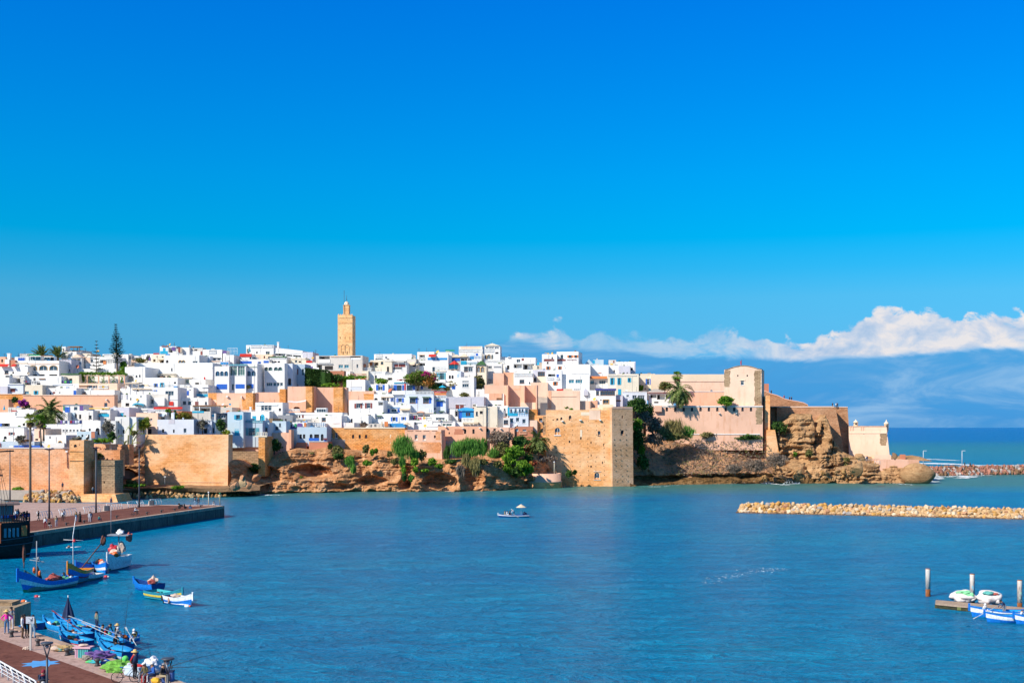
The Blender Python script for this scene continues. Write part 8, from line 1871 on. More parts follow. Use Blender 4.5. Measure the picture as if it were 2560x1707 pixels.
heap(2482,1509,28,29,'Right heap of white sacking with teal and red net on top',[(-.25,-.55,.88,(.5,.45,.2),NETT),(.25,-.8,.82,(.3,.25,.12),simple('red_rag',(.4,.08,.06),.9)),(.5,-.7,.8,(.28,.2,.1),simple('blue_rag',(.1,.35,.5),.9))],5)
r1_=boat(water(2500,1545)+Vector((1.0,.6,0)),R(168),6.2,1.6,'Blue and white rowing boat alongside the floating dock',[(.10,HB),(.40,HW),(1,HB)],h=(1.0,.62,.75),inside=HBL)
c1_=water(2500,1545)+Vector((1.0,.6,0))
person(c1_+Vector((-2.2,.1,.1)),'sit','white','white','Hooded person in white seated at the bow by the dock',.4,scarf='white')
person(c1_+Vector((-.3,.1,.15)),'bend','navy','grey','Boatman in navy standing and pushing an oar by the dock',-1.2,hat='black')
oar(c1_+Vector((-.7,-.1,1.25)),c1_+Vector((-3.6,-.9,.0)),'Pale oar held by the standing boatman')
r2_=boat(water(2512,1556)+Vector((.6,.3,0)),R(176),3.9,1.4,'Blue and white rowing boat in front of the one at the dock',[(.10,HB),(.40,HW),(.85,HB),(1,HO)],h=(.95,.62,.7),inside=HBL)
person(water(2512,1556)+Vector((1.6,.35,.0)),'sit','white','grey','Boatman in white shirt and blue cap in the front boat',.9,hat='blue')
r3_=boat(water(2577,1560)+Vector((.6,.2,0)),R(176),3.4,1.4,'Third blue and white boat cut by the right edge',[(.10,HB),(.40,HW),(1,HB)],h=(.95,.62,.7),inside=HBL)
# ================================================================ quay furniture
def tall_lamp(px,yb,yt,label):
 p=on(px,yb,ZQ); h=(yb-yt)*p.y/F; root=empty('tall_lamp_post',p,0,label,'lamp post'); MB().tube([(0,0,0),(0,0,h*.3),(0,0,h)],[.17,.13,.09],10).build('pole',DGREY,root)
 m=MB();
 for i in range(5): a=2*math.pi*i/5+.2; T=Matrix.Rotation(a,4,'Z') @ Matrix.Translation((.42,0,h-.1)) @ Matrix.Rotation(-.25,4,'Y'); m.box(-.3,.35,-.16,.16,-.06,.07,T=T)
 m.lathe((0,0,h-.15),[(.14,0),(.2,.12),(.05,.3)],10); m.build('lamp_head',simple('dark_red_grey',(.10,.05,.06),.6),root)
for px,yb,yt,lb in ((123,1296,1122,'Tall grey lamp post left on the far quay'),(240,1281.5,1118,'Tall grey lamp post in the middle of the far quay'),(348,1268,1114,'Tall grey lamp post right on the far quay'),(25,1260,1126,'Tall grey lamp post behind the ship mast')): tall_lamp(px,yb,yt,lb)
def near_lamp(px,yt,label):
 yb=(yt-1068*3.6/15.5*-1-0)/1 if False else (yt-3.6*1068/15.5)/(1-3.6/15.5); p=on(px,yb,ZQ); root=empty('street_lamp',p,.2,label,'street lamp')
 MB().tube([(0,0,0),(0,0,2.75)],[.075,.06],12).tube([(0,0,2.75),(-.2,0,3.45)],[.045,.03],8).tube([(0,0,2.75),(.2,0,3.45)],[.045,.03],8).build('pole',DGREY,root)
 MB().lathe((0,0,3.42),[(.06,0),(.34,.10),(.345,.13),(.30,.17),(.05,.19)],20).build('lamp_head',DGREY,root); MB().lathe((0,0,3.25),[(.07,0),(.12,.15)],12).build('lens',GREY,root)
near_lamp(117.5,1604,'Modern Y-shaped dark street lamp in front of the moped rider'); near_lamp(419.5,1643,'Modern Y-shaped dark street lamp beside the seated anglers')
def rail(a,b,label,n,h=1.05,lean=.28,mat=simple('white_rail_paint',(.62,.64,.66),.4),bars=2):
 a=Vector(a);b=Vector(b); root=empty('railing',a,0,label,'railing'); d=b-a; s=Vector((d.y,-d.x,0)).normalized(); m=MB()
 for i in range(n+1):
  o=d*(i/n); g=MB()
  w=.035 if i%2 else .055
  g.tube([tuple(o),tuple(o+s*lean*.15+Vector((0,0,h*.5))),tuple(o+s*lean+Vector((0,0,h)))],[w*1.4,w,w],6); g.build('post',mat,root)
 m.tube([tuple(s*lean+Vector((0,0,h))),tuple(d+s*lean+Vector((0,0,h)))],.05,8)
 for k in range(bars): z=h*(k+1)/(bars+1); f=s*lean*(z/h)**1.6; m.tube([tuple(f+Vector((0,0,z))),tuple(d+f+Vector((0,0,z)))],.022,6)
 m.build('handrail',mat,root)
nr0=on(-60,1653,ZQ); nr1=on(97,1716,ZQ);
q_a=on(0,1688,ZQ); q_b=on(96,1745,ZQ); dd2=(q_b-q_a); rail(q_a-dd2*1.2,q_b+dd2*.02,'White curved railing along the near promenade',14,1.05,.22,bars=3)
for i,(a,b,lb) in enumerate((((625,760),(855,740),'First white railing on the far quay'),((985,720),(1260,690),'Second white railing on the far quay'),((1385,675),(1640,648),'Third white railing on the far quay'),((1755,615),(1995,598),'Fourth white railing on the far quay'))):
 rail(qn('p',*a),qn('p',*b),lb,6,1.15,-.35,bars=1)
for a,b,lb in (((140,585),(285,572),'Fifth white railing on the far quay'),((300,572),(392,556),'Sixth white railing on the far quay'),((515,540),(680,522),'Last white railing on the far quay')): rail(qn('q',*a),qn('q',*b),lb,4,1.15,-.35,bars=1)
def bin_(c,x,y,label):
 p=qn(c,x,y); root=empty('litter_bin',p,0,label,'litter bin'); MB().box(-.42,.42,-.3,.3,0,.95).build('box',DGREY,root); MB().extr([(-.75,0),(-.43,0),(-.43,.9),(-.55,.9)],-.28,.28).build('side_panel',simple('pale_concrete',(.55,.47,.40),.9),root)
bin_('p',1748,630,'Dark grey litter bin between the third and fourth railings'); bin_('q',520,540,'Dark litter bin before the last railing')
def bollard(c,x,y,label):
 o=MB().lathe((0,0,0),[(.2,0),(.13,.1),(.12,.3),(.22,.36),(.2,.46),(.05,.5)],12).tube([(0,0,.4),(.45,0,.42)],.07,6).build('bollard',simple('bollard_iron',(.06,.055,.055),.5),label=label,cat='bollard'); o.location=qn(c,x,y)
for x,y,lb in ((190,812,'Left black iron bollard on the near quay'),(620,955,'Iron bollard near the brown net heap'),(1098,1112,'Iron bollard before the pink market stand'),(1590,1285,'Iron bollard beside the blue bag')): bollard('t',x,y,lb)
for c,x,y,lb in (('p',1083,870,'Bollard at the third wall joint of the far quay'),('p',1372,830,'Bollard at the fourth wall joint of the far quay'),('p',1905,752,'Bollard right of the crouching angler'),('q',440,692,'Bollard right of the cyclist'),('q',675,660,'Bollard in the middle of the far quay'),('q',893,630,'Bollard left of the motorbike'),('q',1318,575,'Bollard right of the crouching navy angler')): bollard(c,x,y,lb)
for x,yb,yt,lb in ((1447,545,340,'White pole at the quay tip'),(1632,540,360,'Green-topped pole at the quay tip')):
 p=qn('q',x,yb); h=(yb-yt)/6.534*p.y/F; root=empty('marker_post',p,0,lb,'post'); MB().tube([(0,0,0),(0,0,h)],.09,8).build('pole',simple('cream_pole',(.6,.55,.42),.6) if 'White' in lb else simple('olive_pole',(.3,.28,.18),.7),root); MB().lathe((0,0,h),[(.16,0),(.16,.25),(.05,.3)],10).build('light',HW if 'White' in lb else GREENP,root)
p=qn('t',498,1030); sg=empty('fishing_sign',p,0,'Grey sign with an angler pictogram on a pole','sign'); s=p.y/F/6.534; hpl=(1030-590)*s
MB().box(-.06,.06,-.04,.04,0,hpl+.1).build('post',simple('pale_post',(.5,.46,.42),.7),sg)
pn=MB().box(-.05-57*s,57*s+.05,-.085,-.045,hpl,hpl+112*s).build('panel',simple('sign_panel',(.48,.52,.58),.5),sg)
m=MB(); S1=s; zc=hpl+62*s
def sgp(x,z): return ((x-503)*S1,-.092,hpl+(588-z)*S1)
for pl,r in (([(545,498),(540,520),(520,530),(512,545)],.022),([(512,545),(528,548),(540,540)],.02),([(530,522),(505,518),(480,498)],.012),([(538,525),(545,545)],.02)): m.tube([sgp(*q) for q in pl],r,5)
m.blob(sgp(541,494),(.035,.01,.035),.0,1)
for r_ in (570,577):
 x=470
 while x<545: m.box((x-503)*S1,(x-503+random.choice((4,7,9)))*S1,-.092,-.086,hpl+(588-r_)*S1,hpl+(588-r_+3)*S1); x+=12
m.build('pictogram',simple('sign_ink',(.03,.04,.06),.6),pn)
cb=on(36,1567,ZQ); cb2=on(-60,1567,ZQ); o=empty('concrete_block',cb,0,'Big weathered concrete block at the end of the near quay','concrete block'); hh=(1567-1519)*cb.y/F
MB().box(-7,0,0,3.2,-.0,hh).build('body',rock('weathered_concrete',[(.22,.15,.09),(.36,.27,.18),(.46,.37,.27)],.8,.5,.3),o); MB().box(-7,-4.3,-.02,.4,0,hh*.85).build('face_panel',simple('rusty_panel',(.3,.19,.1),.9),o)
MB().box(-7,-.7,1.2,2.8,hh,hh+.25).tube([(-5,1.5,hh+.25),(-5,1.5,hh+.5)],.2,8).build('top_fitting',BROWNS,o)
def lump(c,x,y,r,mat,label,nm,cat,sd=0,rnd_=.4,kids=()):
 p=qn(c,x,y); o=MB().blob((0,0,r[2]*.6),r,rnd_*.7,4,seed=sd,freq=1.8).build(nm,mat,label=label,cat=cat); o.location=p
 for k in kids: MB().blob(k[0],k[1],.3,2,seed=sd+1,sm=True).build('fold',k[2],o)
lump('t',1040,1035,(.85,.5,.22),simple('tan_net',(.36,.24,.11),.95,0,.6,9),'Heap of brown and tan fishing net on the near quay','net_heap','fishing net',1,kids=((((-.5,-.2,.2)),(.35,.25,.15),NETP),((-.15,-.3,.12),(.25,.2,.12),NETT)))
lump('t',440,1015,(.28,.2,.12),NETP,'Small pale rope coil by the sign foot','rope_coil','rope',2)
lump('t',1625,1165,(.85,.5,.35),PURP,'Purple blanket heaped beside the market stand','blanket','blanket',3,kids=(((.2,-.3,.3),(.4,.2,.2),K['navy']),))
lump('t',1600,1235,(.7,.3,.12),simple('turquoise_cloth',(.05,.4,.45),.9),'Turquoise cloth spread in front of the purple blanket','cloth','cloth',4,kids=(((-.5,0,.06),(.3,.2,.1),CG),))
lump('t',1720,1265,(.32,.25,.24),K['blue'],'Blue sports bag on the near quay','bag','bag',5,.15,kids=(((0,-.2,.3),(.2,.05,.03),K['white']),))
lump('t',1800,1300,(.55,.3,.08),simple('pinkish_rag',(.5,.34,.36),.9,0,.5,8),'Pinkish rags lying beside the blue bag','rag','rag',6)
lump('t',1965,1365,(1.05,.75,.42),simple('bright_green_net',(.14,.34,.05),.95,0,.5,8),'Big heap of bright green net on the near quay','net_heap','fishing net',7,kids=(((.3,.1,.75),(.2,.2,.2),CG),))
lump('t',1205,1090,(.45,.3,.2),simple('grey_bundle',(.34,.30,.26),.9),'Grey bundle behind the market stand','bundle','bundle',8)
lump('t',1425,1180,(.4,.3,.18),simple('taupe_bag',(.25,.21,.18),.9),'Taupe bag in front of the market stand','bag','bag',9)
lump('u',850,1390,(.55,.5,.35),simple('grey_tarp',(.45,.45,.48),.8),'Grey tarpaulin bundle behind the bicycle','tarpaulin','tarpaulin',10)
lump('u',1175,1390,(.62,.5,.58),simple('white_plastic',(.62,.62,.66),.5,0,.2,4),'Billowing white plastic wrap behind the seated anglers','plastic_sheet','plastic sheet',11,.3)
def boatcover():
 p=qn('u',1010,1440); o=MB().blob((0,0,.3),(1.1,.75,.42),.2,3,seed=12,sm=True).build('upturned_dinghy_cover',simple('pale_blue_tarp',(.42,.52,.62),.7),label='Pale blue covered dinghy lying on the quay behind the red-sleeved man',cat='dinghy cover'); o.location=p
 MB().blob((-.1,-.2,.66),(.5,.3,.08),.2,2,sm=True).build('red_patch',K['red'],o)
boatcover()
p=qn('t',1365,1140); st_=empty('market_stand',p,-.1,'Little turquoise stand with a pink table top on the near quay','stand')
MB().box(-.62,.62,-.35,.35,.62,.72).build('table_top',simple('pink_board',(.65,.38,.42),.7),st_)
for i in range(8): MB().box(-.48+i*.12,-.40+i*.12,-.28,-.22,.0,.62).build('slat',simple('turquoise_slat',(.08,.40,.40),.7) if i>1 else simple('pink_slat',(.6,.35,.45),.7),st_)
MB().box(-.48,.5,-.2,.25,.0,.6).build('cabinet',simple('turquoise_slat',(.08,.40,.40),.7),st_)
MB().blob((0,0,.82),(.35,.2,.08),.3,2,seed=3).build('goods',NETP,st_)
for x,mt,lb in ((1010,'red','Red and white shopping bag by the seated anglers'),(1095,'white','White carrier bag with a red mark'),):
 p=qn('u',x+40,1560); o=MB().extr([(-.16,0),(.16,0),(.14,.45),(-.14,.45)],-.1,.1).build('carrier_bag',K[mt],label=lb,cat='bag'); o.location=p; MB().lathe((0,-.13,.25),[(.02,-.07),(.07,0),(.02,.07)],8).build('mark',K['red' if mt=='white' else 'white'],o)
p=qn('u',1240,1585); o=MB().blob((0,0,.22),(.3,.22,.2),.2,2).build('bag',simple('yellow_bag',(.7,.4,.03),.8),label='Yellow bag at the feet of the seated anglers',cat='bag'); o.location=p
p=qn('u',1440,1545); o=MB().box(-.32,.32,-.25,.25,0,.62).build('crate',simple('blue_crate',(.06,.12,.35),.5),label='Tall blue crate behind the lamp post',cat='crate'); o.location=p; MB().box(-.34,.34,-.27,.27,.62,.68).build('lid',K['navy'],o)
def rod(a,b,label):
 a=Vector(a);b=Vector(b); root=empty('fishing_rod',a,0,label,'fishing rod'); d=b-a; MB().tube([(0,0,0),tuple(d*.5+Vector((0,0,.06))),tuple(d)],[.022,.015,.008],6).build('blank',BLACK,root); MB().lathe(tuple(d*.06+Vector((0,0,-.05))),[(.04,-.04),(.05,0),(.04,.04)],8).build('reel',DGREY,root)
a=qn('u',655,1385); rod(a,a+Vector((.45,.2,4.7)),'Long upright fishing rod standing in the green net')
a=qn('u',1440,1500,ZQ)+Vector((0,0,.75)); rod(a,a+Vector((3.4,1.2,.75)),'Fishing rod slanting out to the right over the water')
rod(a+Vector((-.1,.3,-.1)),a+Vector((3.6,1.0,-.25)),'Second fishing rod lying nearly level over the water')
def bicycle(p,rz,label,sc=1.0):
 root=empty('bicycle',p,rz,label,'bicycle'); root.scale=(sc,)*3
 for x in (-.52,.52):
  m=MB()
  for i in range(20):
   a=2*math.pi*i/20;b=2*math.pi*(i+1)/20; m.tube([(x+.33*math.cos(a),0,.34+.33*math.sin(a)),(x+.33*math.cos(b),0,.34+.33*math.sin(b))],.022,5,cap=False)
  for i in range(6): a=math.pi*i/6; m.tube([(x-.32*math.cos(a),0,.34-.32*math.sin(a)),(x+.32*math.cos(a),0,.34+.32*math.sin(a))],.006,4)
  m.build('wheel',K['black'],root)
 MB().tube([(-.52,0,.34),(-.12,0,.3),(.36,0,.82),(-.22,0,.86),(-.12,0,.3)],.022,6).tube([(-.22,0,.86),(-.52,0,.34)],.016,6).tube([(.52,0,.34),(.33,0,.98)],.02,6).build('frame',DGREY,root)
 MB().tube([(.33,-.25,1.0),(.33,.25,1.0)],.018,6).build('handlebar',BLACK,root); MB().blob((-.24,0,.93),(.13,.07,.04),.1,1).build('saddle',K['blue'],root)
bicycle(qn('u',750,1555),R(12),'Parked bicycle with a blue saddle beside the red-sleeved man')
bicycle(qn('q',250,718),R(-20),'Bicycle ridden by the person in white on the far quay')
def motorbike(p,rz,label,sc=1.0):
 root=empty('moped',p,rz,label,'moped'); root.scale=(sc,)*3
 for x in (-.6,.6): MB().tube([(x,-.055,.28),(x,.055,.28)],.28,18).build('wheel',K['black'],root)
 MB().blob((-.3,0,.62),(.5,.16,.2),.15,3,sm=True).blob((.38,0,.62),(.16,.2,.42),.12,3,sm=True).build('body',BLACK,root)
 MB().blob((-.25,0,.84),(.42,.14,.07),.05,2,sm=True).build('seat',K['black'],root); MB().tube([(.42,-.33,1.05),(.38,0,1.08),(.42,.33,1.05)],.025,6).build('handlebar',DGREY,root)
 MB().blob((.55,0,.92),(.07,.11,.09),.05,2,sm=True).build('headlight',simple('headlight_glass',(.5,.5,.5),.15),root); MB().box(-.86,-.5,-.2,.2,.88,1.14).build('top_box',BLACK,root)
mp=on(106,1707+34,ZQ); motorbike(mp,R(-65),'Black moped ridden towards the camera'); person(mp+Vector((-.05,.25,-.05)),'ride','navy','black','Moped rider in a maroon headscarf and dark jacket',R(25),scarf='maroon')
motorbike(qn('q',1020,600),R(10),'Parked motorbike near the tip of the far quay',.95)
for x,y,lb in ((947,710,'Left thin lamp post on the far breakwater'),(1387,750,'Right thin lamp post on the far breakwater')):
 p=at(*P('o',x,y),450); root=empty('breakwater_lamp',p,0,lb,'lamp post'); h=(y-575)/4.5457*450/F; MB().tube([(0,0,-1),(0,0,h)],[.16,.11],8).build('pole',simple('pale_pole',(.5,.55,.6),.6),root); MB().box(-.1,1.2,-.15,.15,h-.1,h+.12).build('lamp_head',simple('pale_pole',(.5,.55,.6),.6),root)
p=at(*P('l',1213,1200),351); h=(1200-1020)/6.534*351/F; root=empty('lamp_post',p,0,'White lamp post beside the round platform','lamp post'); MB().tube([(0,0,-.5),(0,0,h)],.09,8).build('pole',simple('cream_pole',(.6,.55,.42),.6),root); MB().lathe((0,0,h),[(.18,0),(.24,.25),(.05,.4)],10).build('lamp_head',HW,root)
p=at(*P('q',733,290),309.5); h=(290-80)/6.534*309/F; root=empty('lamp_post',p,0,'Thin lamp post in front of the great bastion','lamp post'); MB().tube([(0,0,-.5),(0,0,h)],.05,6).build('pole',GREY,root); MB().box(-.25,.3,-.12,.12,h,h+.2).build('lamp_head',HW,root)
p=at(*P('q',428,235),313); o=MB().blob((0,0,.8),(.3,.3,1.6),.2,3,seed=4).build('rock_stump',BROWNS,label='Upright brown stump of masonry at the bastion foot',cat='stump'); o.location=p
# ================================================================ dark wooden ship at the left edge
def ship():
 bow=water(72,1392); L=24
 ang=R(24); d=Vector((math.cos(ang),math.sin(ang),0)); tip=water(86,1390); tip=Vector((tip.x,tip.y,0)); c=tip-d*(L*.5)
 HKk=rock('black_ship_planks',[(.010,.016,.017),(.020,.032,.033),(.035,.05,.05)],.8,4,.2)
 root=empty('wooden_ship',c,ang,'Black wooden sailing ship restaurant cut by the left edge','ship')
 N=24;Mn=8; m=MB()
 def st(i):
  u=i/N; x=-L/2+L*u; w=3.1*min(1,((1-u)*4.2)**.55)*min(1,(u*4+.2)**.5); z=2.7+.5*max(0,(u-.72)/.28)**1.2+.8*max(0,(.2-u)/.2); return x,w,z
 for s_ in (-1,1):
  base=len(m.v)
  for i in range(N+1):
   x,w,z=st(i)
   for j in range(Mn+1):
    t=j/Mn; m.v.append((x-.7*t*(i/N)**6,s_*(w*(1-.55*t**2)),z-(z+.5)*t))
  for i in range(N):
   for j in range(Mn): a=base+i*(Mn+1)+j; m.face((a,a+1,a+Mn+2,a+Mn+1))
 for j in range(Mn): a=N*(Mn+1)+j; b=(N+1)*(Mn+1)+a; m.face((a,a+1,b+1,b))
 for i in range(N): x,w,z=st(i); x2,w2,z2=st(i+1); m.quad((x,-w+.05,z-.9),(x2,-w2+.05,z2-.9),(x2,w2-.05,z2-.9),(x,w-.05,z-.9))
 m.build('hull',HKk,root)
 m=MB()
 for zf,r in ((.9,.08),(.62,.06)):
  for s_ in (-1,1):
   pts=[]
   for i in range(N+1): x,w,z=st(i); pts.append((x,s_*(w*(1-.55*(1-zf)**2)+.05),z*zf));
   m.tube(pts,r,5)
 m.build('rubbing_strake',simple('grey_blue_strake',(.05,.08,.10),.6),root)
 m=MB(); pts=[]
 for i in range(N+1): x,w,z=st(i); pts.append((x-.5*(i/N)**6,-(w*.56+.03),.55+.15*math.sin(i)))
 m.tube(pts,.06,5); m.build('waterline_stripe',simple('pale_blue_line',(.06,.26,.42),.5),root)
 def ring(x0,x1,z0,z1,ins,mat,nm,par=root):
  g=MB(); xs=[x0+(x1-x0)*k/6 for k in range(7)]
  for s_ in (-1,1):
   for a,b in zip(xs,xs[1:]):
    wa=st((a+L/2)/L*N)[1]-ins; wb=st((b+L/2)/L*N)[1]-ins; g.quad((a,s_*wa,z0),(b,s_*wb,z0),(b,s_*wb,z1),(a,s_*wa,z1))
  wa=st((x1+L/2)/L*N)[1]-ins; g.quad((x1,-wa,z0),(x1,wa,z0),(x1,wa,z1),(x1,-wa,z1)); w0=st((x0+L/2)/L*N)[1]-ins; g.quad((x0,-w0,z0),(x0,w0,z0),(x0,w0,z1),(x0,-w0,z1))
  return g.build(nm,mat,par,norm=False)
 ring(7.8,11.4,2.2,4.9,.05,HKk,'stern_cabin')
 m=MB();
 for a,b in ((7.8,11.4),):
  w0=st((7.8+L/2)/L*N)[1]; w1=st((11.4+L/2)/L*N)[1]; m.quad((7.8,-w0,4.9),(11.4,-w1,4.9),(11.4,w1,4.9),(7.8,w0,4.9))
 m.build('upper_deck',simple('deck_planks',(.20,.12,.08),.8),root)
 for i in range(4):
  x=8.1+i*.52; w_=st((x+.2+L/2)/L*N)[1]; wn=MB().box(x,x+.32,-w_-.02,-w_+.06,2.9,4.15).build('window',simple('pale_ship_window',(.08,.24,.30),.3),root); MB().box(x-.04,x+.36,-w_-.04,-w_-.0,4.15,4.22).build('window_bar',HKk,wn)
 g=MB();
 for i in range(9):
  x=10.4+i*.12; w_=st((x+L/2)/L*N)[1]; g.box(x,x+.05,-w_-.06,-w_+.02,2.7,4.6)
 g.build('gallery_posts',BLACK,root); MB().box(10.3,11.0,-1.7,.9,3.0,4.4).build('orange_interior',simple('orange_cabin_wall',(.55,.17,.05),.8),root)  # plain orange wall colour inside the stern cabin
 g=MB(); pts=[]
 for zz in (5.2,5.5,5.85):
  for s_ in (-1,1):
   pr=[(x,s_*st((x+L/2)/L*N)[1],zz) for x in (7.8,8.8,9.8,10.5,11,11.4)]; g.tube(pr,.04,5)
  w_=st((11.4+L/2)/L*N)[1]; g.tube([(11.4,-w_,zz),(11.4,w_,zz)],.04,5)
 for s_ in (-1,1):
  for k in range(12): x=7.8+k*.32; w_=st((x+L/2)/L*N)[1]; g.box(x-.04,x+.04,s_*w_-.04,s_*w_+.04,4.9,5.95)
 for k in range(6): w_=st((11.4+L/2)/L*N)[1]; y=-w_+2*w_*k/5; g.box(11.36,11.44,y-.04,y+.04,4.9,5.95)
 g.build('railing',BLACK,root)
 g=MB(); rr=random.Random(3)
 for s_ in (-1,1):
  for k in range(36): x=7.8+k*.1; w_=st((x+L/2)/L*N)[1]+.03; g.box(x,x+.08,s_*w_-.02,s_*w_+.02,5.6-.2*rr.random(),5.9,rr.choice((0,1,2,3)))
 g.build('bunting',[K['maroon'],K['blue'],K['red'],K['navy']],root)
 MB().box(3.0,9.3,-1.2,2.2,2.6,7.2).build('deck_house',simple('brown_ship_wall',(.22,.09,.05),.8),root)
 g=MB();
 for k in range(9): g.box(9.32,9.38,-1.1+k*.36,-.88+k*.36,5.0,7.1)
 for k in range(8): g.box(7.4+k*.23,7.55+k*.23,-1.26,-1.21,5.0,7.1)
 g.build('glass_wall',simple('teal_blinds',(.05,.20,.24),.3),root)
 MB().box(1,10.1,-2.0,3.0,7.2,7.45).build('roof',simple('brown_flat_roof',(.20,.13,.11),.8),root); MB().extr([(2,7.46),(8.6,7.46),(7.4,8.1),(3,8.1)],-1.4,1.8).build('roof_canopy',simple('cream_canopy',(.55,.45,.34),.9),root)
 MB().box(3.0,7.7,-2.95,-1.25,2.2,4.7).build('orange_side_cabin',simple('orange_ship_wall',(.48,.14,.04),.8),root)
 m=MB().tube([(7.3,-.5,3),(7.3,-.5,17.0)],[.2,.12],10).tube([(4.6,-.5,14.3),(9.4,-.5,14.5)],.1,8).tube([(5.6,-.5,11.9),(8.2,-.5,12.0)],.06,6).box(6.7,8.0,-1.2,.2,11.1,11.3)
 m.build('mast',simple('mast_wood',(.10,.045,.03),.8),root)
 m=MB()
 for x,y in ((5.8,-2.4),(5.2,-2.8),(6.4,1.8),(4.6,2.6),(.5,-2.6)): m.tube([(7.3,-.5,14.2),(x+2.8,y,5.4)],.025,4)
 for k in range(6): m.tube([(7.5+.3*k,-.7-.25*k,12.8-1.2*k),(7.5+.28*k,.2+.3*k,12.8-1.2*k)],.018,4)
 m.build('rigging',BLACK,root)
 T=Matrix.Translation(c) @ Matrix.Rotation(ang,4,'Z')
 for k,(x,y,t,kd,lb) in enumerate(((9.6,-1.7,'white','stand','Waiter in white standing on the ship deck'),(9.9,-1.0,'navy','stand','Guest in navy standing on the ship deck'),(10.1,-1.9,'black','sit','Seated guest in black on the ship deck'),(10.4,-1.2,'black','sit','Second seated guest in black on the ship deck'),(10.6,-.5,'black','sit','Third seated guest in black on the ship deck'),(11.0,.5,'black','sit','Guest in black at the ship stern rail'))):
  person(T @ Vector((x,y,4.9+(.15 if kd=='sit' else 0))),kd,t,'black',lb,ang+.5*k)
ship()
# ================================================================ camera, light, sky
cam=bpy.data.cameras.new('camera'); co=bpy.data.objects.new('camera',cam); COL.objects.link(co)
cam.sensor_width=36; cam.lens=36*F/2560; cam.shift_y=(HY-853.5)/2560; cam.clip_end=200000; cam.clip_start=.5
co.location=(0,0,HC); co.rotation_euler=(R(90),0,0); S.camera=co
SD=Vector((1,.85,-1.05)).normalized(); EL=math.asin(-SD.z)
sun=bpy.data.lights.new('sun','SUN'); so=bpy.data.objects.new('sun',sun); COL.objects.link(so)
sun.energy=5.0; sun.angle=R(.5); sun.color=(1.0,.93,.80); so.rotation_euler=SD.to_track_quat('-Z','Y').to_euler(); so.location=(-60,-50,90)
wd=bpy.data.worlds.new('World'); S.world=wd; wd.use_nodes=True; nt=wd.node_tree
bg=nt.nodes['Background']; bg.inputs['Strength'].default_value=.12
sk=nd(nt,'ShaderNodeTexSky',sky_type='NISHITA',sun_disc=False); sk.sun_elevation=EL; sk.sun_rotation=math.atan2(-SD.x,-SD.y); sk.ozone_density=1.6; sk.air_density=1.0; sk.dust_density=.4; sk.altitude=20
tc=nt.nodes.new('ShaderNodeTexCoord'); sp=nd(nt,'ShaderNodeSeparateXYZ'); lk(nt,tc,'Generated',sp,0)
def M(op,a,b=None,c=None,clamp=False):
 n=nd(nt,'ShaderNodeMath',operation=op,use_clamp=clamp)
 for i,v in enumerate((a,b,c)):
  if v is None: continue
  if isinstance(v,(int,float)): n.inputs[i].default_value=v
  else: nt.links.new(v,n.inputs[i])
 return n.outputs[0]
hyp=M('SQRT',M('ADD',M('MULTIPLY',sp.outputs[0],sp.outputs[0]),M('MULTIPLY',sp.outputs[1],sp.outputs[1])))
el=M('DIVIDE',sp.outputs[2],M('MAXIMUM',hyp,.001))              # tan(elevation)
az=M('ARCTAN2',sp.outputs[0],sp.outputs[1])
SKYT=[(0,.06,.40,1.27),(.0187,.068,.412,1.27),(.072,.079,.4465,1.096),(.145,.157,.579,.98),(.212,.152,.674,1.01),(.259,.06,.707,1.076),(.312,.0,.748,1.144),(.412,0,.749,1.29),(.512,0,.72,1.40),(.709,0,.658,1.58),(.80,.08,.68,1.35),(1.0,.42,.75,1.1)]
tint=ramp(nt,[(a,(r*.39,g*.39,b*.39)) for a,r,g,b in SKYT])
tint2=nd(nt,'ShaderNodeVectorMath',operation='SCALE'); tint2.inputs['Scale'].default_value=2.0; lk(nt,tint,0,tint2,0)
nt.links.new(M('MULTIPLY',el,2.0,clamp=True),tint.inputs[0])
mt=nd(nt,'ShaderNodeMix',data_type='RGBA',blend_type='MULTIPLY'); mt.inputs[0].default_value=1
lk(nt,sk,0,mt,6); lk(nt,tint2,0,mt,7)
def curve(pts,x0,x1,y0,y1):
 """piecewise profile of bearing -> tan(elevation)"""
 fc=nt.nodes.new('ShaderNodeFloatCurve'); cv=fc.mapping.curves[0]
 q=[((math.atan((px-1280)/F)-x0)/(x1-x0),((HY-py)/F-y0)/(y1-y0)) for px,py in pts]
 cv.points[0].location=q[0]; cv.points[1].location=q[-1]
 for a in q[1:-1]: cv.points.new(*a)
 fc.mapping.update(); nt.links.new(M('DIVIDE',M('SUBTRACT',az,x0),x1-x0,clamp=True),fc.inputs['Value'])
 return M('MULTIPLY_ADD',fc.outputs[0],y1-y0,y0)
X0,X1=math.atan(-1300/F),math.atan(1500/F)
top=curve([(-20,1050),(900,905),(1180,872),(1260,835),(1340,812),(1400,806),(1440,845),(1500,828),(1580,838),(1700,850),(1790,812),(1870,832),(2000,850),(2080,838),(2170,800),(2260,782),(2380,806),(2480,802),(2600,806),(2780,850)],X0,X1,0,.12)
base=curve([(-20,1060),(1100,880),(1300,862),(1380,872),(1560,880),(1700,905),(1850,905),(2000,912),(2100,900),(2300,895),(2500,886),(2600,886),(2780,890)],X0,X1,0,.12)
cb=nt.nodes.new('ShaderNodeCombineXYZ'); nt.links.new(M('MULTIPLY',az,1.0),cb.inputs[0]); nt.links.new(M('MULTIPLY',el,1.5),cb.inputs[2])
nA=nd(nt,'ShaderNodeTexNoise',i_Scale=38.0,i_Detail=8.0,i_Roughness=.6,i_Distortion=.3); lk(nt,cb,0,nA,'Vector')
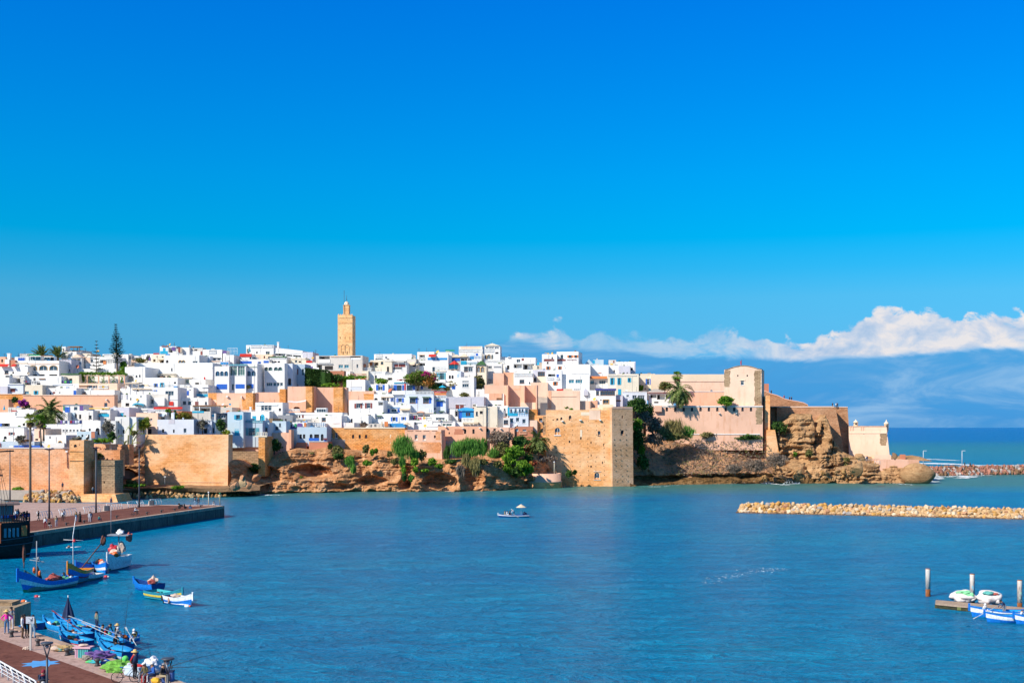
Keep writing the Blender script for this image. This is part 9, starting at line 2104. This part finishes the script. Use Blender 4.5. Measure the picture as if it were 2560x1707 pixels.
cb2=nt.nodes.new('ShaderNodeCombineXYZ'); nt.links.new(M('MULTIPLY',az,1.0),cb2.inputs[0]); nt.links.new(M('MULTIPLY',el,3.2),cb2.inputs[2])
nB=nd(nt,'ShaderNodeTexNoise',i_Scale=11.0,i_Detail=7.0,i_Roughness=.62,i_Distortion=.8); lk(nt,cb2,0,nB,'Vector')
vo=nd(nt,'ShaderNodeTexVoronoi',i_Scale=75.0,feature='SMOOTH_F1'); lk(nt,cb,0,vo,'Vector')
puff=M('SUBTRACT',M('MULTIPLY',M('SUBTRACT',nA.outputs[0],.5),.034),M('MULTIPLY',M('SUBTRACT',vo.outputs[0],.4),.014))
thick=nd(nt,'ShaderNodeMapRange'); nt.links.new(az,thick.inputs[0]); thick.inputs[1].default_value=math.atan(420/F); thick.inputs[2].default_value=math.atan(640/F); thick.inputs[3].default_value=.72; thick.inputs[4].default_value=1.0
dtop=M('MULTIPLY',M('ADD',M('SUBTRACT',top,el),M('MULTIPLY_ADD',M('SUBTRACT',nB.outputs[0],.5),M('MULTIPLY',M('SUBTRACT',1.0,thick.outputs[0]),.11),puff)),M('MULTIPLY_ADD',thick.outputs[0],1.5,-.5))
dbase=M('ADD',M('SUBTRACT',el,base),M('MULTIPLY',M('SUBTRACT',nB.outputs[0],.5),.02))
mtop=nd(nt,'ShaderNodeMapRange',interpolation_type='SMOOTHSTEP'); nt.links.new(dtop,mtop.inputs[0]); mtop.inputs[1].default_value=0; mtop.inputs[2].default_value=.0045
mbas=nd(nt,'ShaderNodeMapRange',interpolation_type='SMOOTHSTEP'); nt.links.new(dbase,mbas.inputs[0]); mbas.inputs[1].default_value=-.002; mbas.inputs[2].default_value=.004
dens=nd(nt,'ShaderNodeMapRange',interpolation_type='SMOOTHSTEP'); lk(nt,nB,0,dens,0); dens.inputs[1].default_value=.34; dens.inputs[2].default_value=.56
amt=curve([(-20,1068),(1080,1068),(1180,950),(1260,800),(1350,800),(1430,900),(1520,960),(1640,930),(1740,910),(1830,880),(1900,760),(2100,700),(2780,700)],X0,X1,0,.13)
am=M('MULTIPLY',amt,8.3,clamp=True)
dd_=M('MULTIPLY',M('MAXIMUM',dens.outputs[0],M('MULTIPLY',M('SUBTRACT',am,.6),2.4)),am,clamp=True)
cloud=M('MULTIPLY',M('MULTIPLY',mtop.outputs[0],mbas.outputs[0]),dd_,clamp=True)
shade=ramp(nt,[(.30,(.42,.62,.90)),(.46,(.68,.78,.95)),(.58,(.98,.94,.95))]); lk(nt,nA,0,shade,0)
cs=nd(nt,'ShaderNodeMix',data_type='RGBA',blend_type='MULTIPLY'); cs.inputs[0].default_value=1; lk(nt,shade,0,cs,6)
CK=5.6
cs.inputs[7].default_value=(CK,CK,CK,1)
lay=M('MULTIPLY',M('SUBTRACT',1.0,mbas.outputs[0]),M('MULTIPLY_ADD',nB.outputs[0],.9,.25),clamp=True)
azr=nd(nt,'ShaderNodeMapRange',interpolation_type='SMOOTHSTEP'); nt.links.new(az,azr.inputs[0]); azr.inputs[1].default_value=-.2; azr.inputs[2].default_value=.1
lay=M('MULTIPLY',lay,azr.outputs[0])
wisp=nd(nt,'ShaderNodeMapRange',interpolation_type='SMOOTHSTEP'); lk(nt,nB,0,wisp,0); wisp.inputs[1].default_value=.42; wisp.inputs[2].default_value=.75
lc=nd(nt,'ShaderNodeMix',data_type='RGBA'); lk(nt,wisp,0,lc,0);
lc.inputs[6].default_value=(.42,2.0,4.4,1); lc.inputs[7].default_value=(1.9,3.4,5.2,1)
s1_=nd(nt,'ShaderNodeMix',data_type='RGBA'); nt.links.new(lay,s1_.inputs[0]); nt.links.new(mt.outputs[2],s1_.inputs[6]); nt.links.new(lc.outputs[2],s1_.inputs[7])
s2_=nd(nt,'ShaderNodeMix',data_type='RGBA'); nt.links.new(cloud,s2_.inputs[0]); nt.links.new(s1_.outputs[2],s2_.inputs[6]); nt.links.new(cs.outputs[2],s2_.inputs[7])
nt.links.new(s2_.outputs[2],bg.inputs['Color'])
vs=S.view_settings; vs.view_transform='Standard'; vs.look='None'; vs.exposure=.35; vs.gamma=1; vs.use_curve_mapping=False
